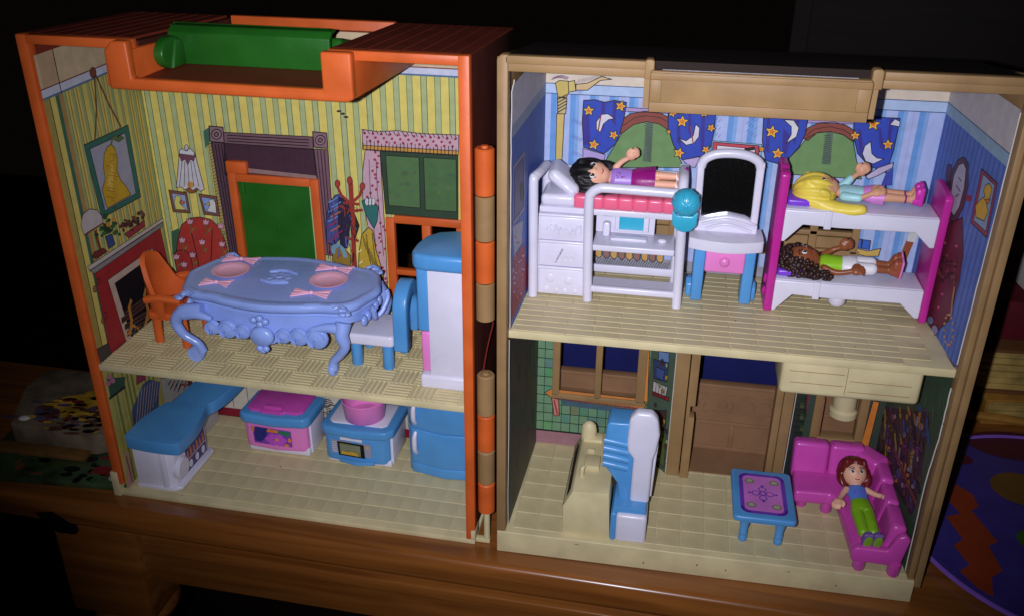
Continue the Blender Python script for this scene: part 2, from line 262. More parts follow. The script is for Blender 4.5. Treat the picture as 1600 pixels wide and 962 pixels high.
PRINTS['LB'] = ('L', (-24.85, 10.7), (-0.7, 10.7), [
[0,0,1,0,575,1020,2675],[0,0,1,575,1115,2030,2675],[0,0,1,1115,1645,1020,2675],[0,0,1,1645,2150,1020,1060],[0,0,1,1645,2150,1730,2675],[0,0,1,2150,2415,1020,2675],[0,0,7,0,2415,2675,2687],[0,0,5,0,2415,2687,2725],
[0,0,8,0,2415,2725,2732],[0,0,6,0,2415,2732,2920],[0,1,3,19,53,1020,2675],[0,2,4,15,19,1020,2675],[0,2,4,52,56,1020,2675],[0,1,9,81,96,1020,2675],[0,1,3,108,142,1020,2675],[0,2,4,105,109,1020,2675],
[0,2,4,142,146,1020,2675],[0,1,9,170,185,1020,2675],[0,1,3,195,229,1020,2675],[0,2,4,192,195,1020,2675],[0,2,4,229,232,1020,2675],[0,1,3,287,321,1020,2675],[0,2,4,283,287,1020,2675],[0,2,4,320,324,1020,2675],
[0,1,9,349,364,1020,2675],[0,1,3,382,416,1020,2675],[0,2,4,379,382,1020,2675],[0,2,4,416,419,1020,2675],[0,1,3,468,502,1020,2675],[0,2,4,465,469,1020,2675],[0,2,4,502,506,1020,2675],[0,1,3,560,575,1020,2675],
[0,1,3,575,594,2030,2675],[0,2,4,557,561,1020,2675],[0,2,4,594,598,2030,2675],[0,1,3,649,683,2030,2675],[0,2,4,645,649,2030,2675],[0,2,4,682,686,2030,2675],[0,1,3,742,776,2030,2675],[0,2,4,739,742,2030,2675],
[0,2,4,776,779,2030,2675],[0,1,3,834,868,2030,2675],[0,2,4,831,834,2030,2675],[0,2,4,868,871,2030,2675],[0,1,9,896,911,2030,2675],[0,1,3,921,955,2030,2675],[0,2,4,918,921,2030,2675],[0,2,4,955,958,2030,2675],
[0,1,9,983,998,2030,2675],[0,1,3,1010,1044,2030,2675],[0,2,4,1007,1011,2030,2675],[0,2,4,1044,1048,2030,2675],[0,1,9,1072,1087,2030,2675],[0,1,3,1102,1115,2030,2675],[0,1,3,1115,1136,1020,2675],
[0,2,4,1099,1102,2030,2675],[0,2,4,1136,1139,1020,2675],[0,1,3,1191,1225,1020,2675],[0,2,4,1187,1191,1020,2675],[0,2,4,1224,1228,1020,2675],[0,1,3,1283,1317,1020,2675],[0,2,4,1280,1283,1020,2675],
[0,2,4,1317,1320,1020,2675],[0,1,9,1345,1360,1020,2675],[0,1,3,1376,1410,1020,2675],[0,2,4,1373,1377,1020,2675],[0,2,4,1410,1414,1020,2675],[0,1,9,1438,1453,1020,2675],[0,1,3,1464,1498,1020,2675],
[0,2,4,1461,1464,1020,2675],[0,2,4,1498,1501,1020,2675],[0,1,9,1526,1541,1020,2675],[0,1,3,1557,1591,1020,2675],[0,2,4,1553,1557,1020,2675],[0,2,4,1590,1594,1020,2675],[0,1,9,1619,1634,1020,2675],
[0,1,3,1649,1683,1020,1060],[0,1,3,1649,1683,1730,2675],[0,2,4,1646,1649,1020,1060],[0,2,4,1646,1649,1730,2675],[0,2,4,1683,1686,1020,1060],[0,2,4,1683,1686,1730,2675],[0,1,9,1711,1726,1020,1060],
[0,1,9,1711,1726,1730,2675],[0,1,3,1738,1772,1020,1060],[0,1,3,1738,1772,1730,2675],[0,2,4,1735,1738,1020,1060],[0,2,4,1735,1738,1730,2675],[0,2,4,1772,1775,1020,1060],[0,2,4,1772,1775,1730,2675],
[0,1,3,1824,1858,1020,1060],[0,1,3,1824,1858,1730,2675],[0,2,4,1821,1824,1020,1060],[0,2,4,1821,1824,1730,2675],[0,2,4,1858,1861,1020,1060],[0,2,4,1858,1861,1730,2675],[0,1,3,1917,1951,1020,1060],
[0,1,3,1917,1951,1730,2675],[0,2,4,1913,1917,1020,1060],[0,2,4,1913,1917,1730,2675],[0,2,4,1950,1954,1020,1060],[0,2,4,1950,1954,1730,2675],[0,1,3,2005,2039,1020,1060],[0,1,3,2005,2039,1730,2675],
[0,2,4,2002,2005,1020,1060],[0,2,4,2002,2005,1730,2675],[0,2,4,2039,2042,1020,1060],[0,2,4,2039,2042,1730,2675],[0,1,9,2067,2082,1020,1060],[0,1,9,2067,2082,1730,2675],[0,1,3,2097,2131,1020,1060],
[0,1,3,2097,2131,1730,2675],[0,2,4,2093,2097,1020,1060],[0,2,4,2093,2097,1730,2675],[0,2,4,2130,2134,1020,1060],[0,2,4,2130,2134,1730,2675],[0,1,3,2187,2221,1020,2675],[0,2,4,2184,2187,1020,2675],
[0,2,4,2221,2224,1020,2675],[0,1,3,2282,2316,1020,2675],[0,2,4,2279,2282,1020,2675],[0,2,4,2316,2319,1020,2675],[0,1,3,2369,2403,1020,2675],[0,2,4,2366,2369,1020,2675],[0,2,4,2403,2406,1020,2675],
[0,1,9,2431,2446,1020,2675],[3,5,10,0,16,1368,2425,17,1,-1,-8],[3,5,10,0,16,1392,2410,17,1,0,-8],[3,5,10,0,16,1412,2390,17,1,0,-8],[1,4,11,6,545,2236,1174,2245,1170,2159,544,2162],[2,6,0,7,574,2218,1145,2223],
[2,6,0,7,572,2198,1143,2203],[2,6,0,7,569,2179,1141,2182],[1,4,13,5,539,2161,1175,2164,1182,1950,517,1938],[1,6,14,4,674,2003,1172,1985,1183,1955,674,1967],[2,5,15,3,547,2153,539,2060],[2,5,15,3,571,2153,562,2056],
[2,5,15,3,595,2153,583,2031],[2,5,15,3,619,2153,610,2058],[2,5,15,3,642,2153,637,2078],[2,5,15,3,666,2153,659,2066],[2,5,15,3,690,2153,687,2094],[2,5,15,3,713,2153,707,2069],[2,5,15,3,737,2153,723,2004],
[2,5,15,3,761,2153,747,2007],[2,5,15,3,784,2154,775,2043],[2,5,15,3,808,2154,801,2057],[2,5,15,3,831,2154,827,2074],[2,5,15,3,855,2154,853,2101],[2,5,15,3,878,2154,875,2082],[2,5,15,3,902,2154,892,2027],
[2,5,15,3,925,2154,915,2018],[2,5,15,3,949,2154,944,2073],[2,5,15,3,972,2154,963,2027],[2,5,15,3,995,2155,986,2029],[2,5,15,3,1018,2155,1011,2038],[2,5,15,3,1042,2155,1035,2041],[2,5,15,3,1065,2155,1057,2031],
[2,5,15,3,1088,2155,1085,2073],[2,5,15,3,1111,2155,1104,2037],[2,5,15,3,1134,2155,1132,2082],[1,4,12,6,448,2164,544,2162,550,1372,473,1340],[2,6,0,7,476,2148,501,1362],[2,6,0,7,498,2150,517,1364],
[2,6,0,7,520,2151,533,1365],[1,4,11,6,1171,2164,1272,2166,1260,1412,1186,1415],[2,6,16,7,1197,2153,1208,1427],[2,6,16,7,1221,2154,1224,1428],[2,6,16,7,1244,2156,1241,1430],[1,7,17,7,450,2273,550,2271,544,2166,443,2168],
[3,9,18,0,16,497,2220,39,2,-5,-38],[3,10,19,0,16,497,2220,31,2,-4,-30],[3,11,18,0,16,497,2220,19,1,-3,-19],[3,12,20,0,16,497,2220,11,0,-2,-11],[1,7,17,7,1177,2280,1273,2277,1273,2175,1176,2177],
[3,9,18,0,16,1225,2227,37,3,-3,-36],[3,10,19,0,16,1225,2227,30,2,-3,-29],[3,11,18,0,16,1225,2227,19,2,-2,-18],[3,12,20,0,16,1225,2227,11,1,-1,-10],[1,3,21,0,403,2235,448,2264,437,2155,399,2117],
[1,3,22,3,426,2145,456,2156,482,1371,431,1385],[2,6,0,3,426,2145,457,2165],[2,6,0,3,426,2124,457,2143],[2,6,0,3,427,2102,458,2121],[2,6,0,3,427,2081,459,2100],[2,6,0,3,427,2059,459,2078],[2,6,0,3,427,2037,460,2056],
[2,6,0,3,428,2015,461,2034],[2,6,0,3,428,1993,461,2012],[2,6,0,3,428,1971,462,1990],[2,6,0,3,428,1949,463,1968],[2,6,0,3,428,1927,463,1945],[2,6,0,3,429,1905,464,1923],[2,6,0,3,429,1883,465,1901],
[2,6,0,3,429,1861,465,1878],[2,6,0,3,429,1838,466,1856],[2,6,0,3,430,1816,467,1833],[2,6,0,3,430,1793,467,1810],[2,6,0,3,430,1771,468,1788],[2,6,0,3,430,1748,469,1765],[2,6,0,3,431,1725,469,1742],
[2,6,0,3,431,1703,470,1719],[2,6,0,3,431,1680,471,1696],[2,6,0,3,431,1657,471,1673],[2,6,0,3,432,1634,472,1650],[2,6,0,3,432,1611,473,1626],[2,6,0,3,432,1588,473,1603],[2,6,0,3,432,1564,474,1580],
[2,6,0,3,432,1541,475,1556],[2,6,0,3,433,1518,476,1533],[2,6,0,3,433,1494,476,1509],[2,6,0,3,433,1471,477,1485],[2,6,0,3,433,1447,478,1462],[2,6,0,3,434,1424,478,1438],[2,6,0,3,434,1400,479,1414],
[1,5,23,5,207,2082,318,2076,350,1825,319,1809,294,1830,262,1809,237,1830,205,1809,180,1830,140,1823],[1,7,24,3,200,2068,321,2063,300,2021,279,2033,253,1991,241,2031,210,2015],[2,7,0,4,215,2015,166,1834],
[2,7,0,4,236,2017,202,1837],[2,7,0,4,257,2018,239,1839],[2,7,0,4,279,2020,275,1842],[2,7,0,4,300,2021,311,1845],[1,8,25,4,207,2086,225,2105,255,2090,286,2110,315,2085,311,2058,204,2064],
[3,8,26,4,16,263,2112,14,1,-3,-22],[3,4,27,5,16,258,1841,53,4,-8,-52],[3,6,28,0,16,250,1850,24,1,-4,-24],[2,3,0,5,208,1796,188,1794],[1,5,29,5,79,1800,212,1791,217,1641,86,1640],
[1,7,30,3,99,1778,199,1772,200,1659,104,1661],[1,8,31,3,109,1661,108,1713,125,1761,159,1764,164,1732,150,1707,186,1663],[1,9,32,3,160,1736,191,1720,168,1699,146,1711],[1,5,29,5,302,1789,434,1780,437,1636,318,1640],
[1,7,33,3,318,1767,417,1761,420,1653,335,1661],[1,8,34,3,346,1666,377,1715,372,1748,402,1759,418,1737,416,1658],[1,9,35,3,375,1734,334,1717,371,1710],
[1,5,36,6,49,1302,92,1443,133,1544,206,1603,281,1618,366,1606,425,1549,450,1455,464,1349,448,1088,32,1047],[1,7,37,6,35,1310,71,1348,132,1354,165,1312,176,1163,134,1057,40,1099],[2,7,0,7,202,1487,213,1366,219,1217],
[2,7,0,7,363,1525,333,1352,301,1200],[1,9,38,3,181,1601,194,1587,207,1607,213,1589,234,1600,219,1561,184,1558],[2,9,39,6,199,1559,207,1516,192,1486],[1,10,40,0,207,1516,240,1543,220,1508],
[1,9,38,3,99,1454,111,1440,124,1461,131,1442,153,1454,136,1413,101,1410],[2,9,39,6,116,1411,124,1368,109,1337],[1,10,40,0,124,1368,158,1395,138,1359],
[1,9,38,3,250,1452,263,1439,276,1459,283,1441,304,1452,288,1412,254,1409],[2,9,39,6,268,1410,277,1367,262,1336],[1,10,40,0,277,1367,310,1394,290,1358],
[1,9,38,3,160,1346,173,1333,186,1354,193,1335,215,1346,198,1305,163,1302],[2,9,39,6,178,1303,186,1259,171,1228],[1,10,40,0,186,1259,220,1287,200,1251],
[1,9,38,3,401,1451,414,1438,426,1458,433,1439,454,1451,439,1411,405,1408],[2,9,39,6,419,1409,428,1366,414,1335],[1,10,40,0,428,1366,461,1393,441,1357],
[1,9,38,3,303,1606,315,1593,328,1613,335,1594,356,1605,340,1566,306,1563],[2,9,39,6,321,1564,329,1522,315,1492],[1,10,40,0,329,1522,362,1549,342,1513],
[1,9,38,3,83,1265,95,1251,109,1272,116,1253,137,1265,121,1223,85,1220],[2,9,39,6,101,1221,108,1177,93,1145],[1,10,40,0,108,1177,143,1205,122,1168],
[1,9,38,3,411,1586,423,1573,436,1593,443,1575,463,1586,448,1546,414,1544],[2,9,39,6,429,1545,437,1502,423,1472],[1,10,40,0,437,1502,470,1529,451,1494],[1,9,38,3,32,1320,45,1306,58,1327,65,1308,87,1320,70,1279,34,1275],
[2,9,39,6,50,1277,57,1232,42,1201],[1,10,40,0,57,1232,92,1261,71,1224],[1,3,41,0,45,1488,115,1523,45,1251,24,1299],[1,4,42,5,1627,2181,2145,2187,2137,1752,1642,1752],[1,6,43,5,1664,2154,1887,2156,1882,1812,1667,1813],
[1,6,44,5,1917,2158,2132,2160,2129,1805,1917,1802],[3,7,45,0,8,2016,1928,20,1,-1,-13],[3,7,46,0,8,1786,2108,18,1,0,-12],[3,7,47,0,8,2075,1964,22,2,0,-13],[3,7,48,0,8,1733,1887,24,2,-1,-18],
[3,7,49,0,8,1953,1867,12,1,0,-13],[3,7,50,0,8,1804,1922,12,1,-1,-19],[3,7,51,0,8,1985,1982,24,2,0,-12],[3,7,52,0,8,1780,1948,12,1,-1,-19],[3,7,53,0,8,2103,1879,11,1,-1,-20],[3,7,54,0,8,1762,1967,16,1,-1,-14],
[3,7,55,0,8,1966,1938,16,1,0,-14],[3,7,56,0,8,1800,1970,26,2,-1,-16],[3,7,57,0,8,2029,2041,19,1,0,-21],[3,7,58,0,8,1822,1947,15,1,0,-11],[3,7,59,0,8,2018,2076,11,1,0,-10],[3,7,60,0,8,1727,1867,19,1,0,-13],
[3,7,61,0,8,2010,2069,14,1,0,-21],[3,7,62,0,8,1786,2044,26,2,-1,-15],[3,7,63,0,8,2099,2054,25,2,0,-10],[3,7,64,0,8,1854,2053,9,0,0,-11],[3,7,65,0,8,2028,2058,24,1,-1,-19],[3,7,66,0,8,1827,1926,14,1,0,-15],
[3,7,67,0,8,2082,1904,24,2,-1,-9],[3,7,68,0,8,1774,2023,13,1,-1,-15],[3,7,69,0,8,2050,1919,11,1,0,-9],[3,7,70,0,8,1837,1973,9,1,0,-19],
[1,6,71,5,1527,2183,1627,2181,1628,1904,1630,1540,1625,1106,1554,1079,1526,1531,1488,1848,1499,2026],[3,8,72,0,8,1595,2171,9,0,-1,-10],[3,8,72,0,8,1616,2147,10,1,0,-9],[3,8,72,0,8,1588,2121,10,0,0,-10],
[3,8,72,0,8,1605,2097,10,0,0,-10],[3,8,72,0,8,1602,2072,10,0,0,-10],[3,8,72,0,8,1569,2044,9,1,-1,-10],[3,8,72,0,8,1585,2020,10,1,0,-10],[3,8,72,0,8,1587,1995,10,0,-1,-10],[3,8,72,0,8,1601,1970,10,1,0,-9],
[3,8,72,0,8,1561,1942,10,1,0,-10],[3,8,72,0,8,1586,1918,9,1,-1,-10],[3,8,72,0,8,1545,1889,10,1,-1,-10],[3,8,72,0,8,1521,1862,10,0,-1,-10],[3,8,72,0,8,1592,1841,10,1,0,-10],[3,8,72,0,8,1578,1814,9,1,-1,-10],
[3,8,72,0,8,1586,1789,10,0,-1,-10],[3,8,72,0,8,1573,1761,10,1,-1,-10],[3,8,72,0,8,1561,1734,10,1,-1,-10],[3,8,72,0,8,1550,1707,10,1,0,-10],[3,8,72,0,8,1601,1684,10,1,-1,-10],[3,8,72,0,8,1621,1659,10,1,-1,-10],
[3,8,72,0,8,1631,1634,10,0,-1,-11],[3,8,72,0,8,1594,1604,10,1,0,-11],[3,8,72,0,8,1587,1576,10,1,-1,-10],[3,8,72,0,8,1600,1550,10,1,-1,-10],[3,8,72,0,8,1558,1519,10,1,-1,-10],[3,8,72,0,8,1623,1498,10,1,-1,-10],
[3,8,72,0,8,1583,1467,10,1,-1,-10],[3,8,72,0,8,1569,1438,10,1,-1,-10],[3,8,72,0,8,1570,1411,10,1,-1,-11],[3,8,72,0,8,1653,1391,10,1,-1,-10],[3,8,72,0,8,1600,1358,10,1,-1,-10],[3,8,72,0,8,1611,1332,10,1,0,-11],
[3,8,72,0,8,1581,1301,10,1,-1,-11],[3,8,72,0,8,1615,1276,10,1,-1,-11],[3,8,72,0,8,1625,1249,10,1,-1,-11],[3,8,72,0,8,1594,1217,10,2,-1,-10],[3,8,72,0,8,1597,1189,10,1,-1,-10],[3,8,72,0,8,1645,1166,10,1,0,-11],
[3,8,72,0,8,1667,1139,11,1,0,-10],[2,8,73,4,1549,2116,1544,1897,1561,1440],[2,8,73,4,1597,2119,1593,1901,1611,1444],[1,8,71,5,1515,2317,1617,2307,1745,2323,1914,2313,2152,2320,2150,2216,1512,2212],
[3,10,74,0,8,1530,2293,10,1,0,-9],[3,10,74,0,8,1547,2268,9,1,-1,-9],[3,10,74,0,8,1564,2243,9,0,-1,-10],[3,10,74,0,8,1586,2293,9,1,-1,-9],[3,10,74,0,8,1602,2268,10,1,0,-9],[3,10,74,0,8,1619,2243,10,0,0,-10],
[3,10,74,0,8,1641,2293,9,1,-1,-9],[3,10,74,0,8,1658,2268,9,1,-1,-9],[3,10,74,0,8,1675,2243,9,0,-1,-10],[3,10,74,0,8,1696,2293,9,1,-1,-9],[3,10,74,0,8,1713,2268,9,1,-1,-9],[3,10,74,0,8,1730,2243,9,0,-1,-10],
[3,10,74,0,8,1751,2293,9,1,-1,-9],[3,10,74,0,8,1768,2268,9,1,-1,-9],[3,10,74,0,8,1785,2243,9,0,-1,-9],[3,10,74,0,8,1805,2293,10,1,0,-9],[3,10,74,0,8,1822,2268,10,1,0,-9],[3,10,74,0,8,1840,2243,9,0,-1,-9],
[3,10,74,0,8,1860,2293,9,1,0,-9],[3,10,74,0,8,1877,2268,9,1,0,-9],[3,10,74,0,8,1894,2243,10,0,0,-9],[3,10,74,0,8,1914,2293,10,1,0,-9],[3,10,74,0,8,1931,2268,10,1,0,-9],[3,10,74,0,8,1949,2243,9,1,-1,-9],
[3,10,74,0,8,1968,2293,10,1,0,-9],[3,10,74,0,8,1986,2268,9,1,-1,-9],[3,10,74,0,8,2003,2243,9,1,0,-9],[3,10,74,0,8,2022,2293,10,1,0,-9],[3,10,74,0,8,2040,2268,9,1,0,-9],[3,10,74,0,8,2057,2243,9,1,0,-9],
[3,10,74,0,8,2076,2293,10,1,0,-9],[3,10,74,0,8,2094,2268,9,1,0,-9],[3,10,74,0,8,2111,2243,9,1,0,-9],[3,10,74,0,8,2130,2293,9,1,0,-9],[1,10,75,4,1512,2212,2150,2216,2149,2191,1510,2186],[2,12,0,5,1517,2228,1514,2178],
[2,12,0,5,1544,2248,1539,2178],[2,12,0,5,1569,2251,1564,2178],[2,12,0,5,1593,2243,1589,2178],[2,12,0,5,1618,2237,1614,2179],[2,12,0,5,1642,2230,1639,2179],[2,12,0,5,1667,2230,1664,2179],[2,12,0,5,1693,2246,1689,2179],
[2,12,0,5,1717,2228,1714,2179],[2,12,0,5,1742,2231,1739,2179],[2,12,0,5,1767,2240,1764,2179],[2,12,0,5,1792,2243,1789,2180],[2,12,0,5,1816,2245,1814,2180],[2,12,0,5,1841,2233,1838,2180],[2,12,0,5,1865,2241,1863,2180],
[2,12,0,5,1890,2230,1888,2180],[2,12,0,5,1914,2237,1912,2180],[2,12,0,5,1939,2243,1937,2180],[2,12,0,5,1963,2227,1961,2181],[2,12,0,5,1987,2229,1986,2181],[2,12,0,5,2012,2244,2011,2181],[2,12,0,5,2037,2240,2035,2181],
[2,12,0,5,2061,2236,2059,2181],[2,12,0,5,2085,2244,2084,2181],[2,12,0,5,2110,2250,2108,2181],[2,12,0,5,2133,2231,2132,2182],[2,11,0,5,1523,2314,1534,2289],[2,11,0,5,1552,2314,1563,2290],[2,11,0,5,1581,2314,1593,2290],
[2,11,0,5,1610,2315,1622,2290],[2,11,0,5,1639,2315,1651,2291],[2,11,0,5,1668,2315,1680,2291],[2,11,0,5,1697,2316,1709,2291],[2,11,0,5,1726,2316,1738,2292],[2,11,0,5,1755,2316,1767,2292],[2,11,0,5,1784,2317,1796,2292],
[2,11,0,5,1813,2317,1824,2293],[2,11,0,5,1841,2317,1853,2293],[2,11,0,5,1870,2318,1882,2293],[2,11,0,5,1899,2318,1911,2294],[2,11,0,5,1927,2318,1939,2294],[2,11,0,5,1956,2318,1968,2294],[2,11,0,5,1984,2319,1996,2295],
[2,11,0,5,2013,2319,2025,2295],[2,11,0,5,2041,2319,2053,2295],[2,11,0,5,2069,2320,2081,2296],[2,11,0,5,2098,2320,2110,2296],[2,11,0,5,2126,2320,2138,2296],[2,9,76,34,1411,1963,1407,1660,1385,1082],
[2,10,76,20,1315,1924,1341,1859,1404,1806],[2,10,76,20,1493,1929,1471,1869,1414,1815],[2,10,76,20,1335,1782,1396,1751,1478,1766],[2,10,76,20,1359,1554,1435,1541],[2,10,76,20,1355,1806,1458,1805],
[3,11,77,4,16,1320,1938,18,1,-2,-27],[3,11,77,4,16,1407,1967,18,1,-2,-27],[3,11,77,4,16,1493,1933,18,2,-2,-26],[1,8,78,5,1296,1856,1337,1868,1364,1812,1335,1723,1308,1549,1267,1498,1207,1503,1217,1667,1246,1793],
[2,10,79,9,1247,1802,1285,1823,1313,1844],[2,10,79,9,1265,1770,1303,1791,1332,1811],[2,10,79,9,1241,1734,1279,1755,1308,1775],[2,10,80,9,1255,1700,1293,1722,1322,1742],[2,10,79,9,1233,1664,1272,1686,1300,1706],
[2,10,81,9,1228,1629,1267,1651,1296,1671],[2,10,80,9,1244,1595,1282,1617,1311,1638],[2,10,81,9,1260,1561,1298,1583,1327,1605],[2,10,81,9,1234,1524,1272,1546,1302,1567],
[1,9,82,5,1322,1844,1384,1831,1397,1705,1353,1478,1306,1474,1302,1651],[1,9,83,5,1396,1751,1418,1752,1452,1654,1418,1559,1390,1612],
[1,11,84,5,1482,1830,1528,1856,1561,1818,1596,1803,1581,1697,1555,1640,1530,1679,1499,1750],[3,13,85,3,16,1517,1828,14,1,-1,-27],[3,13,85,3,16,1540,1830,13,1,-2,-27],[3,13,85,3,16,1562,1832,13,1,-2,-27],
[1,11,86,6,1466,1591,1515,1646,1545,1625,1559,1487,1600,1324,1606,1105,1521,1076,1417,1282,1440,1476],[2,13,0,5,1498,1594,1506,1435,1540,1245],[2,13,0,5,1539,1606,1547,1438,1591,1250],[2,13,0,5,1538,1284,1608,1310],
[1,9,87,5,1246,1468,1322,1494,1376,1423,1365,1326,1238,1372],[2,12,0,10,1262,1532,1268,1509],[2,12,88,5,1263,1772,1265,1741],[2,12,0,5,1445,1793,1443,1745],[2,12,0,10,1397,1448,1388,1382],
[2,12,89,10,1234,1447,1231,1416],[2,12,90,10,1299,1485,1282,1411],[2,12,88,5,1403,1681,1412,1644],[2,12,0,4,1438,1691,1407,1615],[2,12,88,4,1327,1788,1300,1757],[2,12,90,5,1419,1641,1432,1624],
[2,12,0,4,1415,1584,1408,1539],[2,12,0,5,1275,1759,1265,1719],[2,12,0,10,1360,1785,1372,1727],[2,12,0,5,1224,1452,1210,1389],[2,12,90,4,1371,1558,1364,1485],[2,12,0,4,1287,1550,1297,1523],
[2,12,90,10,1348,1563,1349,1493],[2,12,88,10,1384,1758,1375,1735],[2,12,89,10,1274,1726,1278,1656],[2,12,88,10,1307,1427,1277,1401],[2,12,90,10,1282,1810,1295,1747],[2,12,88,4,1423,1545,1404,1479],
[2,12,0,4,1251,1723,1223,1681],[2,12,0,4,1288,1660,1276,1637],[2,12,90,4,1269,1617,1259,1568],[2,12,0,4,1410,1799,1434,1774],[2,12,89,5,1365,1653,1354,1610],[2,12,0,5,1356,1535,1376,1501],[2,12,88,5,1359,1774,1354,1713],
[2,12,88,4,1309,1774,1284,1740],[2,12,0,4,1430,1566,1415,1518],[2,12,88,4,1371,1507,1387,1439],[2,12,0,5,1397,1680,1410,1663],[2,12,0,4,1354,1651,1367,1597],[2,12,90,4,1386,1724,1400,1686],[2,12,0,5,1256,1754,1238,1697],
[2,12,0,4,1235,1509,1237,1488],[2,12,0,4,1407,1658,1389,1585],[2,12,89,4,1354,1779,1335,1740],[2,12,0,10,1372,1765,1396,1734],[2,12,0,5,1375,1773,1386,1732],[2,12,88,4,1303,1646,1284,1592],
[2,12,89,5,1235,1549,1212,1501],[2,12,0,4,1244,1770,1258,1715],[2,12,88,5,1235,1586,1228,1517],[2,12,0,5,1284,1712,1263,1661],[2,14,0,4,1474,1582,1479,1508],[2,14,0,4,1484,1560,1489,1480],[2,14,0,4,1493,1537,1499,1453],
[2,14,0,4,1503,1515,1509,1425],[2,14,0,4,1512,1492,1519,1398],[2,14,0,4,1522,1469,1529,1370],[2,14,0,4,1531,1446,1540,1342],[2,14,0,4,1541,1424,1550,1314],[2,14,0,4,1550,1401,1560,1286],[2,14,0,4,1560,1378,1571,1258],
[2,14,0,4,1570,1355,1581,1230],[2,14,0,4,1579,1331,1591,1202],[2,12,91,30,1248,1440,1256,1479,1290,1496,1324,1466,1335,1419],[1,13,92,0,1453,1468,1424,1451,1459,1487],[1,13,92,0,1452,1382,1423,1365,1458,1402],
[1,13,92,0,1467,1335,1438,1318,1473,1355],[2,12,93,20,1497,1063,1599,1054],[1,3,94,0,1471,1031,1607,1030,1604,974,1466,959],[3,13,95,5,16,1599,1138,28,3,-2,-29],[3,15,96,0,16,1599,1138,14,2,-1,-15],])
